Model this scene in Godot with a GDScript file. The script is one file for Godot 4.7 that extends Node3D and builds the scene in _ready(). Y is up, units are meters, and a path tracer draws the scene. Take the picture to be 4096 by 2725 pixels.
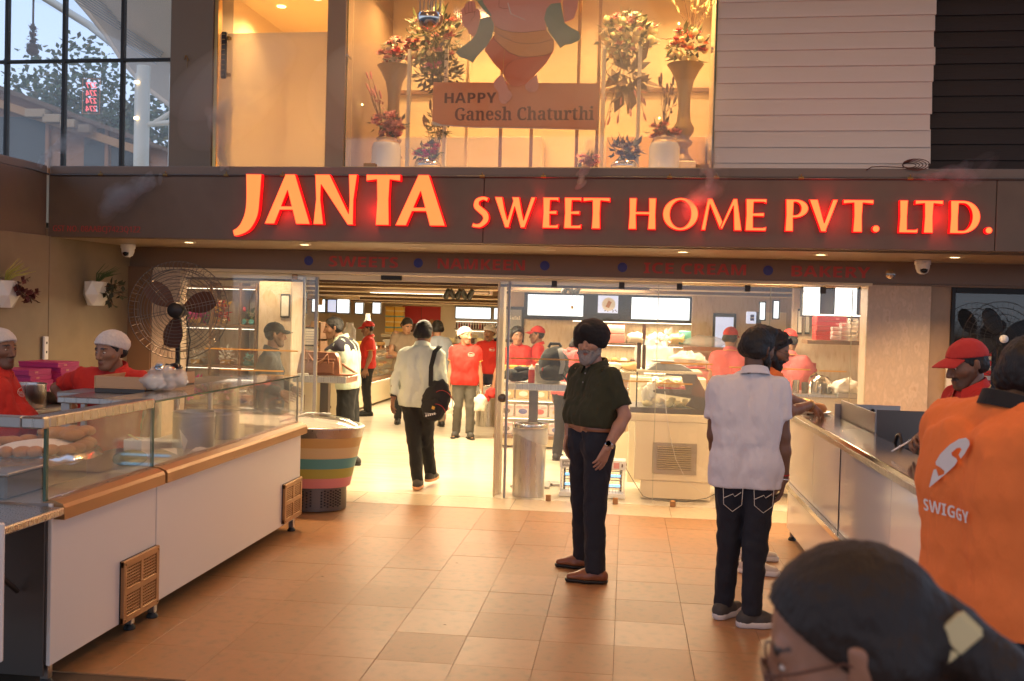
extends Node3D
# A sweet shop front at dusk light: camera, sky, sun and exposure first, then the setting, the things, small details last.

var M := {}
var used := {}
var rng := RandomNumberGenerator.new()
var cloth_noise := FastNoiseLite.new()

func _ready():
	rng.seed = 7
	cloth_noise.seed = 3
	cloth_noise.frequency = 1.0
	# ---- camera
	var cam := Camera3D.new()
	cam.name = "camera"
	var ca := CameraAttributesPhysical.new()
	ca.frustum_focal_length = 35.54
	ca.frustum_focus_distance = 7.0
	ca.frustum_near = 0.05
	ca.frustum_far = 400.0
	ca.exposure_aperture = 5.0
	cam.attributes = ca
	cam.fov = 37.32
	cam.near = 0.05
	cam.far = 400.0
	cam.transform = Transform3D(Basis(Vector3.UP, deg_to_rad(6.48)) * Basis(Vector3.RIGHT, deg_to_rad(-1.436)) * Basis(Vector3.BACK, deg_to_rad(1.551)), V(0, 1.75, 0))
	add_child(cam)
	# ---- sky, exposure
	var we := WorldEnvironment.new()
	we.name = "world_environment"
	var en := Environment.new()
	en.background_mode = Environment.BG_SKY
	var sk := Sky.new()
	var sm := ProceduralSkyMaterial.new()
	sm.sky_top_color = Color(0.62, 0.74, 0.92)
	sm.sky_horizon_color = Color(0.86, 0.90, 0.95)
	sm.sky_curve = 0.15
	sm.ground_bottom_color = Color(0.22, 0.2, 0.18)
	sm.ground_horizon_color = Color(0.45, 0.43, 0.40)
	sk.sky_material = sm
	en.sky = sk
	en.background_energy_multiplier = SKY_E
	en.tonemap_mode = Environment.TONE_MAPPER_LINEAR
	en.tonemap_exposure = 1.0
	en.sdfgi_enabled = true
	en.ssao_enabled = true
	en.ssil_enabled = true
	en.volumetric_fog_enabled = true
	en.volumetric_fog_density = 0.0
	we.environment = en
	add_child(we)
	# ---- soft evening daylight
	var sun := DirectionalLight3D.new()
	sun.name = "sun"
	sun.light_color = Color(1.0, 0.95, 0.88)
	sun.light_energy = 0.2
	sun.light_angular_distance = 12.0
	sun.shadow_enabled = true
	sun.rotation = V(deg_to_rad(-38), deg_to_rad(-28), 0)
	add_child(sun)
	make_materials()
	build_ground()
	build_shell()
	build_lights()
	build_upper()
	build_reflection()
	build_facade_sign()
	build_left_counter()
	build_right_counter()
	build_interior()
	build_goods()
	build_people()
	build_small()
	build_steam()

const SKY_E := 1.5

# ------------------------------------------------------------------ helpers
func V(x: float, y: float, z: float) -> Vector3:
	return Vector3(x, y, z)

func lin(r: float, g: float, b: float, a := 1.0) -> Color:
	var c := Color(r, g, b).linear_to_srgb()
	c.a = a
	return c

func mk(called: String, c: Color, rough := 0.6, metal := 0.0) -> StandardMaterial3D:
	var m := StandardMaterial3D.new()
	m.resource_name = called
	m.albedo_color = c
	m.roughness = rough
	m.metallic = metal
	M[called] = m
	return m

func glow(called: String, c: Color, e: float) -> StandardMaterial3D:
	var m := mk(called, Color(0.6, 0.6, 0.6), 0.5)
	m.emission_enabled = true
	m.emission = c
	m.emission_energy_multiplier = e
	return m

func glass(called: String, c: Color, a: float) -> StandardMaterial3D:
	var m := mk(called, Color(c.r, c.g, c.b, a), 0.03)
	m.transparency = BaseMaterial3D.TRANSPARENCY_ALPHA
	m.metallic_specular = 0.5
	return m

func noise_tex(freq: float, stops: Array, sd := 1, oct := 4, size := 512, kind := FastNoiseLite.TYPE_SIMPLEX_SMOOTH) -> NoiseTexture2D:
	var n := FastNoiseLite.new()
	n.noise_type = kind
	n.frequency = freq
	n.fractal_octaves = oct
	n.seed = sd
	var t := NoiseTexture2D.new()
	t.width = size
	t.height = size
	t.seamless = true
	t.noise = n
	if stops.size():
		var gr := Gradient.new()
		var off := PackedFloat32Array()
		var cols := PackedColorArray()
		for k in stops.size():
			off.append(float(k) / (stops.size() - 1))
			cols.append(stops[k])
		gr.offsets = off
		gr.colors = cols
		t.color_ramp = gr
	return t

func tri(m: StandardMaterial3D, tex: Texture2D, sc: Vector3, world := true) -> StandardMaterial3D:
	m.albedo_texture = tex
	m.albedo_color = Color.WHITE
	m.uv1_triplanar = true
	m.uv1_world_triplanar = world
	m.uv1_scale = sc
	return m

func relief(m: StandardMaterial3D, tex: Texture2D, depth: float, sc: Vector3, world := true):
	m.heightmap_enabled = true
	m.heightmap_texture = tex
	m.heightmap_scale = depth
	if m.albedo_texture == null:
		m.uv1_triplanar = true
		m.uv1_world_triplanar = world
		m.uv1_scale = sc

class G:
	var v := PackedVector3Array()
	var n := PackedVector3Array()
	var c := PackedColorArray()
	var u := PackedVector2Array()
	var i := PackedInt32Array()
	var xf := Transform3D()
	var col := Color.WHITE
	var tinted := false

	func add(p: Vector3, nn: Vector3, uv := Vector2.ZERO) -> int:
		v.append(xf * p)
		n.append((xf.basis * nn).normalized())
		c.append(col)
		u.append(uv)
		return v.size() - 1

	func t3(a: int, b: int, d: int):
		i.append(a); i.append(d); i.append(b)

	func quad(a: Vector3, b: Vector3, d: Vector3, e: Vector3):
		var nn := (b - a).cross(d - a).normalized()
		var k := add(a, nn, Vector2(0, 1))
		add(b, nn, Vector2(1, 1)); add(d, nn, Vector2(1, 0)); add(e, nn, Vector2(0, 0))
		t3(k, k + 1, k + 2); t3(k, k + 2, k + 3)

	func tria(a: Vector3, b: Vector3, d: Vector3):
		var nn := (b - a).cross(d - a).normalized()
		var k := add(a, nn)
		add(b, nn); add(d, nn)
		t3(k, k + 1, k + 2)

	# a chamfered box: centre, size, chamfer
	func box(ce: Vector3, s: Vector3, bev := 0.0):
		var h := s / 2.0
		bev = minf(bev, minf(h.x, minf(h.y, h.z)) * 0.9)
		for ax in 3:
			for sg in [-1.0, 1.0]:
				var nn := Vector3.ZERO
				nn[ax] = sg
				var a1 := (ax + 1) % 3
				var a2 := (ax + 2) % 3
				var q := []
				for w in [[-1, -1], [1, -1], [1, 1], [-1, 1]]:
					var p := Vector3.ZERO
					p[ax] = sg * h[ax]
					p[a1] = w[0] * (h[a1] - bev)
					p[a2] = w[1] * (h[a2] - bev)
					q.append(ce + p)
				if sg > 0: quad(q[0], q[1], q[2], q[3])
				else: quad(q[3], q[2], q[1], q[0])
		if bev <= 0.0: return
		for ax in 3:   # edges parallel to ax
			var a1 := (ax + 1) % 3
			var a2 := (ax + 2) % 3
			for w in [[-1, -1], [1, -1], [1, 1], [-1, 1]]:
				var q := []
				for e in [[0, -1], [0, 1], [1, 1], [1, -1]]:
					var p := Vector3.ZERO
					p[ax] = e[1] * (h[ax] - bev)
					p[a1] = w[0] * (h[a1] - (bev if e[0] == 1 else 0.0))
					p[a2] = w[1] * (h[a2] - (0.0 if e[0] == 1 else bev))
					q.append(ce + p)
				if w[0] * w[1] < 0: quad(q[0], q[1], q[2], q[3])
				else: quad(q[3], q[2], q[1], q[0])
		for sx in [-1.0, 1.0]:
			for sy in [-1.0, 1.0]:
				for sz in [-1.0, 1.0]:
					var a := ce + Vector3(sx * h.x, sy * (h.y - bev), sz * (h.z - bev))
					var b := ce + Vector3(sx * (h.x - bev), sy * h.y, sz * (h.z - bev))
					var d := ce + Vector3(sx * (h.x - bev), sy * (h.y - bev), sz * h.z)
					if sx * sy * sz > 0: tria(a, b, d)
					else: tria(a, d, b)

	# rows of points -> smooth surface
	func grid(rows: Array, close_u := false, close_v := false, flip := false):
		var nr := rows.size()
		var nc: int = rows[0].size()
		var base := v.size()
		var nor := PackedVector3Array()
		nor.resize(nr * nc)
		var cu := nc if close_u else nc - 1
		var cv := nr if close_v else nr - 1
		for r in cv:
			for k in cu:
				var r2 := (r + 1) % nr
				var k2 := (k + 1) % nc
				var a: Vector3 = rows[r][k]
				var b: Vector3 = rows[r][k2]
				var d: Vector3 = rows[r2][k2]
				var e: Vector3 = rows[r2][k]
				var nn := (d - a).cross(e - b)
				if flip: nn = -nn
				nor[r * nc + k] += nn; nor[r * nc + k2] += nn; nor[r2 * nc + k2] += nn; nor[r2 * nc + k] += nn
		for r in nr:
			for k in nc:
				add(rows[r][k], nor[r * nc + k], Vector2(float(k) / maxi(nc - 1, 1), float(r) / maxi(nr - 1, 1)))
		for r in cv:
			for k in cu:
				var r2 := (r + 1) % nr
				var k2 := (k + 1) % nc
				var a := base + r * nc + k
				var b := base + r * nc + k2
				var d := base + r2 * nc + k2
				var e := base + r2 * nc + k
				if flip:
					t3(a, d, b); t3(a, e, d)
				else:
					t3(a, b, d); t3(a, d, e)

	func tube(pts: Array, r, sides := 8, cap := true, closed := false):
		var rows := []
		var np := pts.size()
		var up := Vector3.UP
		var prev := Vector3.ZERO
		for k in np:
			var d: Vector3
			if closed: d = (pts[(k + 1) % np] - pts[(k - 1 + np) % np]).normalized()
			else: d = (pts[mini(k + 1, np - 1)] - pts[maxi(k - 1, 0)]).normalized()
			if k == 0:
				up = Vector3.UP if absf(d.y) < 0.9 else Vector3.RIGHT
			var sd := up.cross(d).normalized()
			up = d.cross(sd).normalized()
			var rr: float = r if (r is float or r is int) else r[k]
			var row := PackedVector3Array()
			for s in sides:
				var a := TAU * s / sides
				row.append(pts[k] + (sd * cos(a) + up * sin(a)) * rr)
			rows.append(row)
		grid(rows, true, closed)
		if cap and not closed:
			for e in [0, np - 1]:
				var row: PackedVector3Array = rows[e]
				for s in range(1, sides - 1):
					if e == 0: tria(row[0], row[s + 1], row[s])
					else: tria(row[0], row[s], row[s + 1])

	func bar(a: Vector3, b: Vector3, r: float, sides := 8):
		tube([a, b], r, sides)

	# profile of (radius, height)
	func lathe(ce: Vector3, prof: Array, segs := 24, sx := 1.0, sz := 1.0, smooth := true):
		if smooth:
			var rows := []
			for p in prof:
				var row := PackedVector3Array()
				for s in segs:
					var a := TAU * s / segs
					row.append(ce + Vector3(cos(a) * p.x * sx, p.y, -sin(a) * p.x * sz))
				rows.append(row)
			grid(rows, true)
		else:
			for k in prof.size() - 1:
				lathe(ce, [prof[k], prof[k + 1]], segs, sx, sz, true)

	func ball(ce: Vector3, r: Vector3, segs := 12, rings := 8):
		var prof := []
		for k in rings + 1:
			var a := -PI / 2 + PI * k / rings
			prof.append(Vector2(maxf(cos(a), 0.001), sin(a)))
		var rows := []
		for p in prof:
			var row := PackedVector3Array()
			for s in segs:
				var a := TAU * s / segs
				row.append(ce + Vector3(cos(a) * p.x * r.x, p.y * r.y, -sin(a) * p.x * r.z))
			rows.append(row)
		grid(rows, true)

	# polygon in x, y pushed from z0 (back) to z1 (front)
	func prism(poly: PackedVector2Array, z0: float, z1: float, face := true, sides := true):
		var area := 0.0
		for k in poly.size():
			area += poly[k].cross(poly[(k + 1) % poly.size()])
		if area < 0:
			poly = poly.duplicate()
			poly.reverse()
		var m := poly.size()
		if sides:
			for k in m:
				var a := poly[k]
				var b := poly[(k + 1) % m]
				quad(Vector3(a.x, a.y, z1), Vector3(a.x, a.y, z0), Vector3(b.x, b.y, z0), Vector3(b.x, b.y, z1))
		if face:
			var ti := Geometry2D.triangulate_polygon(poly)
			for side in 2:
				var z := z1 if side == 0 else z0
				var nn := Vector3(0, 0, 1 if side == 0 else -1)
				var base := v.size()
				for p in poly: add(Vector3(p.x, p.y, z), nn, p)
				for k in range(0, ti.size(), 3):
					var pa := poly[ti[k]]
					var ccw := (poly[ti[k + 1]] - pa).cross(poly[ti[k + 2]] - pa) > 0
					if ccw == (side == 0): t3(base + ti[k], base + ti[k + 1], base + ti[k + 2])
					else: t3(base + ti[k], base + ti[k + 2], base + ti[k + 1])

	func blade(p: Vector3, d: Vector3, side: Vector3, l: float, w: float, bend := 0.2):
		# a leaf: four triangles bent along its rib
		var nn := d.cross(side).normalized()
		var a := p
		var b := p + d * l * 0.45 + side * w * 0.5 + nn * l * bend * 0.4
		var e := p + d * l * 0.45 - side * w * 0.5 + nn * l * bend * 0.4
		var t := p + d * l
		var m := p + d * l * 0.45 + nn * l * bend * 0.2
		tria(a, b, m); tria(a, m, e); tria(b, t, m); tria(m, t, e)

	func face_out(ce: Vector3):   # turns every triangle away from ce
		for t in range(0, i.size(), 3):
			var a := v[i[t]]
			var nn := (v[i[t + 2]] - a).cross(v[i[t + 1]] - a).normalized()
			if nn.dot(a - ce) < 0:
				var q := i[t + 1]
				i[t + 1] = i[t + 2]
				i[t + 2] = q
				nn = -nn
			for k in 3: n[i[t + k]] = nn

	func join(o: G, at: Transform3D):
		var base := v.size()
		for k in o.v.size():
			v.append(at * o.v[k])
			n.append((at.basis * o.n[k]).normalized())
		c.append_array(o.c)
		u.append_array(o.u)
		for k in o.i: i.append(k + base)

	func mesh(mat: Material) -> ArrayMesh:
		var a := []
		a.resize(Mesh.ARRAY_MAX)
		a[Mesh.ARRAY_VERTEX] = v
		a[Mesh.ARRAY_NORMAL] = n
		a[Mesh.ARRAY_TEX_UV] = u
		if tinted: a[Mesh.ARRAY_COLOR] = c
		a[Mesh.ARRAY_INDEX] = i
		var m := ArrayMesh.new()
		m.add_surface_from_arrays(Mesh.PRIMITIVE_TRIANGLES, a)
		m.surface_set_material(0, mat)
		return m

func numbered(called: String) -> String:
	if not used.has(called):
		used[called] = 0
		return called
	used[called] += 1
	return "%s_%03d" % [called, used[called]]

func tag(o: Node, label: String, category: String, group := ""):
	o.set_meta("label", label)
	o.set_meta("category", category)
	if group: o.set_meta("group", group)
	return o

func thing(called: String, label: String, category: String, at := Vector3.ZERO, turn := 0.0, group := "") -> Node3D:
	var o := Node3D.new()
	o.name = numbered(called)
	add_child(o)
	o.position = at
	o.rotation.y = turn
	tag(o, label, category, group)
	return o

func part(p: Node, called: String, g, mat: String, at := Vector3.ZERO) -> MeshInstance3D:
	var o := MeshInstance3D.new()
	o.name = called
	o.mesh = g.mesh(M[mat]) if g is G else g
	o.position = at
	p.add_child(o, true)
	return o

func single(called: String, g, mat: String, label: String, category: String, at := Vector3.ZERO, turn := 0.0, group := "") -> MeshInstance3D:
	var o := MeshInstance3D.new()
	o.name = numbered(called)
	o.mesh = g.mesh(M[mat]) if g is G else g
	add_child(o)
	o.position = at
	o.rotation.y = turn
	tag(o, label, category, group)
	return o

func struct(called: String, g, mat: String, label := "") -> MeshInstance3D:
	var o := MeshInstance3D.new()
	o.name = numbered(called)
	o.mesh = g.mesh(M[mat]) if g is G else g
	add_child(o)
	o.set_meta("kind", "structure")
	if label: o.set_meta("label", label)
	return o

func bx(s: Vector3, bev := 0.0, ce := Vector3.ZERO) -> G:
	var g := G.new()
	g.box(ce, s, bev)
	return g

func span(a: Vector3, b: Vector3, bev := 0.0) -> G:   # a box between two corners
	return bx(V(absf(a.x - b.x), absf(a.y - b.y), absf(a.z - b.z)), bev, (a + b) / 2.0)

func copy(o: Node3D, at: Vector3, turn := 0.0, label := "") -> Node3D:
	var r: Node3D = o.duplicate()
	r.name = numbered(String(o.name).rstrip("0123456789").trim_suffix("_"))
	add_child(r)
	r.position = at
	r.rotation.y = turn
	if label: r.set_meta("label", label)
	return r

func lettering(text: String, size: float, depth: float, serif := false, bold := true) -> TextMesh:
	var f := SystemFont.new()
	f.font_names = PackedStringArray(["Droid Serif" if serif else "Droid Sans"])
	f.font_weight = 700 if bold else 400
	var t := TextMesh.new()
	t.text = text
	t.font = f
	t.font_size = 64
	t.pixel_size = size / 46.0     # size is the height of a capital
	t.depth = depth
	t.curve_step = 2.0
	return t

func words(p: Node, called: String, text: String, size: float, mat: String, at: Vector3, turn := Vector3.ZERO, depth := 0.004, serif := false, wide := 0.0, bold := true) -> MeshInstance3D:
	var t := lettering(text, size, depth, serif, bold)
	t.material = M[mat]
	var o := MeshInstance3D.new()
	o.mesh = t
	o.rotation = turn
	o.position = at
	if wide > 0.0:
		o.scale.x = wide / maxf(t.get_aabb().size.x, 0.001)
	if p == self:
		o.name = numbered(called)
		add_child(o)
	else:
		o.name = called
		p.add_child(o, true)
	return o

func strip(pts: Array, w: Vector3) -> G:   # a flat ribbon along pts
	var g := G.new()
	var a := PackedVector3Array()
	var b := PackedVector3Array()
	for p in pts:
		a.append(p - w / 2.0)
		b.append(p + w / 2.0)
	g.grid([a, b])
	return g

# ------------------------------------------------------------------ materials
func make_materials():
	var cloud := noise_tex(0.012, [], 4, 5)
	var fine := noise_tex(0.08, [], 9, 3, 256)
	tri(mk("floor_tile", Color.WHITE, 0.42), noise_tex(0.011, [lin(0.266, 0.155, 0.075), lin(0.340, 0.185, 0.084), lin(0.385, 0.191, 0.084), lin(0.311, 0.188, 0.096)], 11, 6, 1024), V(0.9, 0.9, 0.9))
	tri(mk("floor_tile_grey", Color.WHITE, 0.45), noise_tex(0.013, [lin(0.259, 0.152, 0.075), lin(0.333, 0.185, 0.087), lin(0.363, 0.185, 0.084), lin(0.296, 0.182, 0.093)], 12, 6, 1024), V(0.9, 0.9, 0.9))
	tri(mk("floor_tile_red", Color.WHITE, 0.4), noise_tex(0.010, [lin(0.281, 0.158, 0.075), lin(0.355, 0.185, 0.084), lin(0.392, 0.195, 0.087), lin(0.318, 0.185, 0.093)], 13, 6, 1024), V(0.9, 0.9, 0.9))
	mk("grout", lin(0.10, 0.065, 0.04), 0.9)
	tri(mk("granite", Color.WHITE, 0.3), noise_tex(0.02, [lin(0.48, 0.38, 0.26), lin(0.60, 0.48, 0.33), lin(0.53, 0.42, 0.29)], 21, 5), V(0.8, 0.8, 0.8))
	tri(mk("shop_floor", Color.WHITE, 0.22), noise_tex(0.006, [lin(0.62, 0.54, 0.42), lin(0.70, 0.62, 0.49), lin(0.58, 0.5, 0.38)], 22, 5), V(0.12, 0.5, 0.9))
	mk("asphalt", lin(0.05, 0.05, 0.05), 0.9)
	tri(mk("fascia", Color.WHITE, 0.5, 0.15), noise_tex(0.006, [lin(0.135, 0.092, 0.062), lin(0.16, 0.11, 0.074), lin(0.145, 0.10, 0.068)], 23, 4), V(0.5, 0.5, 0.5))
	mk("fascia_cap", lin(0.20, 0.155, 0.125), 0.55)
	mk("soffit", lin(0.34, 0.25, 0.16), 0.35)
	mk("sign_band", lin(0.20, 0.125, 0.075), 0.35)
	tri(mk("side_wall", Color.WHITE, 0.4, 0.1), noise_tex(0.005, [lin(0.20, 0.15, 0.09), lin(0.25, 0.19, 0.12), lin(0.22, 0.165, 0.105)], 24, 4), V(0.6, 0.6, 0.6))
	mk("brown_board", lin(0.20, 0.105, 0.05), 0.5)
	var stone := [lin(0.46, 0.33, 0.22), lin(0.56, 0.42, 0.29), lin(0.5, 0.38, 0.27), lin(0.60, 0.46, 0.33), lin(0.44, 0.31, 0.2)]
	tri(mk("stone", Color.WHITE, 0.45), noise_tex(0.014, stone, 31, 6, 1024), V(0.7, 0.35, 0.7))
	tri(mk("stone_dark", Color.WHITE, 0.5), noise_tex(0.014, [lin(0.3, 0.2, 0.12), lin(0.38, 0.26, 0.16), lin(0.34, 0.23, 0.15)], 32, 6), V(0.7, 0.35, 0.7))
	tri(mk("travertine", Color.WHITE, 0.5), noise_tex(0.03, [lin(0.42, 0.30, 0.19), lin(0.52, 0.40, 0.27), lin(0.56, 0.44, 0.31), lin(0.46, 0.34, 0.22)], 33, 5), V(1.3, 0.3, 1.3))
	tri(mk("wood", Color.WHITE, 0.45), noise_tex(0.02, [lin(0.16, 0.085, 0.045), lin(0.21, 0.115, 0.06), lin(0.18, 0.10, 0.05)], 34, 5), V(0.4, 3.0, 0.4))
	mk("cream", lin(0.66, 0.56, 0.38), 0.35)
	mk("cream_wall", lin(0.66, 0.54, 0.36), 0.6)
	mk("beam", lin(0.60, 0.48, 0.32), 0.5)
	mk("slot", lin(0.10, 0.06, 0.035), 0.8)
	mk("grey_column", lin(0.20, 0.165, 0.125), 0.6)
	mk("beige_column", lin(0.36, 0.26, 0.17), 0.6)
	relief(mk("siding", lin(0.72, 0.64, 0.58), 0.6), noise_tex(0.03, [], 35, 4), 0.12, V(0.25, 4.0, 4.0))
	relief(mk("dark_siding", lin(0.024, 0.016, 0.014), 0.65), noise_tex(0.03, [], 36, 4), 0.12, V(0.25, 4.0, 4.0))
	mk("bronze_pale", lin(0.42, 0.36, 0.27), 0.35, 0.7)
	mk("pink_pale", lin(0.75, 0.42, 0.42), 0.5)
	var pc := mk("pack_clear", lin(0.70, 0.50, 0.45), 0.2)
	mk("leather_shoe", lin(0.24, 0.085, 0.035), 0.32)
	mk("shoe_grey", lin(0.06, 0.055, 0.05), 0.7)
	mk("shoe_white", lin(0.6, 0.55, 0.5), 0.6)
	mk("shoe_sole", lin(0.62, 0.58, 0.55), 0.6)
	mk("shoe_orange", lin(0.7, 0.35, 0.18), 0.6)
	mk("clip_gold", lin(0.70, 0.62, 0.35), 0.25, 0.3)
	mk("print_white", lin(0.72, 0.68, 0.66), 0.7)
	mk("white_gloss", lin(0.70, 0.65, 0.60), 0.10)
	mk("white_panel", lin(0.70, 0.65, 0.60), 0.38)
	var brush := noise_tex(0.03, [Color(0.24, 0.24, 0.24), Color(0.36, 0.36, 0.36)], 41, 3, 256)
	var st := mk("steel", lin(0.52, 0.49, 0.46), 0.3, 1.0)
	st.roughness_texture = brush
	st.roughness = 1.0
	st.uv1_triplanar = true
	st.uv1_scale = V(14, 0.4, 14)
	mk("steel_dark", lin(0.16, 0.14, 0.125), 0.4, 0.9)
	mk("steel_shiny", lin(0.62, 0.6, 0.57), 0.14, 1.0)
	mk("steel_dull", lin(0.38, 0.36, 0.34), 0.45, 0.9)
	mk("bronze", lin(0.40, 0.22, 0.10), 0.38, 0.7)
	mk("gold", lin(0.55, 0.36, 0.14), 0.35, 0.9)
	mk("black", lin(0.012, 0.011, 0.01), 0.5)
	mk("black_gloss", lin(0.01, 0.01, 0.01), 0.15)
	mk("dark_grey", lin(0.04, 0.038, 0.036), 0.6)
	mk("grey", lin(0.25, 0.25, 0.25), 0.5)
	mk("white", lin(0.78, 0.77, 0.74), 0.45)
	mk("off_white", lin(0.62, 0.57, 0.48), 0.5)
	mk("red", lin(0.46, 0.025, 0.02), 0.5)
	mk("sign_red", lin(0.48, 0.06, 0.05), 0.5)
	mk("sign_blue", lin(0.035, 0.045, 0.26), 0.4)
	mk("pink_box", lin(0.50, 0.035, 0.18), 0.5)
	mk("pink", lin(0.75, 0.12, 0.40), 0.5)
	mk("hot_pink", lin(0.85, 0.05, 0.35), 0.4)
	mk("rose", lin(0.70, 0.28, 0.26), 0.6)
	mk("orange", lin(0.75, 0.22, 0.04), 0.6)
	mk("yellow", lin(0.72, 0.42, 0.06), 0.5)
	mk("pale_yellow", lin(0.75, 0.62, 0.32), 0.5)
	mk("teal", lin(0.10, 0.33, 0.32), 0.45)
	mk("lime", lin(0.42, 0.40, 0.08), 0.45)
	mk("sand", lin(0.60, 0.38, 0.13), 0.45)
	mk("sand_pale", lin(0.66, 0.52, 0.27), 0.45)
	mk("salmon", lin(0.68, 0.25, 0.24), 0.45)
	mk("green", lin(0.05, 0.10, 0.025), 0.6)
	mk("olive_leaf", lin(0.09, 0.11, 0.03), 0.6)
	mk("dark_leaf", lin(0.03, 0.035, 0.015), 0.6)
	mk("red_leaf", lin(0.10, 0.02, 0.015), 0.55)
	mk("dry_brown", lin(0.16, 0.085, 0.045), 0.7)
	mk("card", lin(0.42, 0.26, 0.14), 0.7)
	mk("paper", lin(0.75, 0.70, 0.60), 0.7)
	mk("bread", lin(0.42, 0.19, 0.06), 0.6)
	mk("bread_light", lin(0.62, 0.36, 0.13), 0.6)
	mk("leather", lin(0.30, 0.12, 0.055), 0.33)
	mk("choc", lin(0.09, 0.035, 0.02), 0.5)
	mk("brass", lin(0.30, 0.20, 0.07), 0.4, 0.6)
	mk("porcelain", lin(0.72, 0.70, 0.62), 0.2)
	mk("tape", lin(0.50, 0.28, 0.08), 0.5)
	mk("standee_orange", lin(0.74, 0.30, 0.13), 0.6)
	mk("standee_skin", lin(0.76, 0.38, 0.28), 0.6)
	mk("standee_sash", lin(0.76, 0.38, 0.13), 0.6)
	mk("standee_cloth", lin(0.70, 0.20, 0.09), 0.6)
	mk("standee_scarf", lin(0.30, 0.38, 0.27), 0.6)
	mk("ink", lin(0.16, 0.05, 0.03), 0.6)
	mk("ink_light", lin(0.35, 0.11, 0.06), 0.6)
	glass("pane", Color(0.92, 0.97, 0.94), 0.04)
	glass("pane_smoky", Color(0.3, 0.27, 0.24), 0.25)
	mk("glass_edge", lin(0.05, 0.10, 0.07), 0.1)
	mk("glass_edge_pale", lin(0.45, 0.42, 0.30), 0.1)
	var fr := mk("frosted", lin(0.80, 0.68, 0.45), 0.5)
	fr.transparency = BaseMaterial3D.TRANSPARENCY_ALPHA
	fr.albedo_color.a = 0.62
	var film := mk("plastic_film", lin(0.8, 0.8, 0.78), 0.28)
	film.transparency = BaseMaterial3D.TRANSPARENCY_ALPHA
	film.albedo_color.a = 0.3
	var net := mk("hair_net", lin(0.78, 0.74, 0.70), 0.6)
	net.transparency = BaseMaterial3D.TRANSPARENCY_ALPHA
	net.albedo_color.a = 0.68
	glow("letter_face", Color(1.0, 0.58, 0.26), 1.05)
	M["letter_face"].albedo_color = lin(0.5, 0.2, 0.08)
	glow("letter_side", Color(1.0, 0.02, 0.05), 1.5)
	M["letter_side"].albedo_color = lin(0.4, 0.02, 0.03)
	glow("lamp_warm", Color(1.0, 0.86, 0.62), 9.0)
	glow("lamp_white", Color(1.0, 0.93, 0.8), 5.0)
	glow("screen", Color(0.97, 1.0, 1.0), 1.7)
	glow("screen_soft", Color(0.8, 0.84, 0.95), 0.9)
	glow("uv_tube", Color(0.45, 0.8, 1.0), 2.2)
	glow("digit", Color(1.0, 0.12, 0.14), 1.2)
	glow("fairy", Color(1.0, 0.85, 0.5), 14.0)
	mk("canopy_white", lin(0.72, 0.60, 0.50), 0.7)
	M["canopy_white"].backlight_enabled = true
	M["canopy_white"].backlight = Color(0.25, 0.2, 0.16)
	mk("timber", lin(0.30, 0.11, 0.035), 0.6)
	mk("bark", lin(0.10, 0.07, 0.05), 0.9)
	var lf := mk("tree_leaf", Color.WHITE, 0.55)
	lf.vertex_color_use_as_albedo = true
	lf.backlight_enabled = true
	lf.backlight = Color(0.5, 0.5, 0.3)
	var sk := mk("skin", Color.WHITE, 0.48)
	sk.vertex_color_use_as_albedo = true
	mk("hair", lin(0.010, 0.008, 0.007), 0.6)
	relief(M["hair"], fine, 0.25, V(6, 2, 6), false)
	mk("hair_brown", lin(0.011, 0.006, 0.004), 0.62)
	relief(M["hair_brown"], fine, 0.25, V(6, 2, 6), false)
	mk("beard_grey", lin(0.26, 0.23, 0.21), 0.8)
	relief(M["beard_grey"], fine, 0.6, V(8, 3, 8), false)
	mk("eye_white", lin(0.62, 0.58, 0.52), 0.2)
	mk("iris", lin(0.02, 0.012, 0.008), 0.15)
	for d in [["cloth_olive", 0.030, 0.032, 0.012], ["cloth_black", 0.010, 0.010, 0.011], ["cloth_denim", 0.012, 0.014, 0.022], ["cloth_white", 0.70, 0.66, 0.66], ["cloth_red", 0.50, 0.022, 0.014],
			["cloth_pink", 0.60, 0.10, 0.10], ["cloth_orange", 0.80, 0.19, 0.04], ["cloth_mint", 0.52, 0.60, 0.47], ["cloth_pale", 0.66, 0.72, 0.60], ["cloth_navy", 0.025, 0.022, 0.035],
			["cloth_beige", 0.24, 0.18, 0.125], ["cloth_blue", 0.30, 0.34, 0.40], ["cloth_grey", 0.09, 0.08, 0.065], ["cloth_jacket", 0.045, 0.047, 0.05], ["cloth_turban", 0.008, 0.007, 0.007], ["cloth_cap", 0.46, 0.03, 0.025], ["cloth_bag", 0.02, 0.02, 0.02], ["cloth_rust", 0.6, 0.15, 0.05], ["cloth_teal", 0.1, 0.32, 0.26]]:
		var m := mk(d[0], lin(d[1], d[2], d[3]), 0.85)
		m.rim_enabled = true
		m.rim = 0.25
		m.rim_tint = 0.6
		relief(m, cloud, 0.5, V(2.2, 1.1, 2.2), false)

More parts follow.
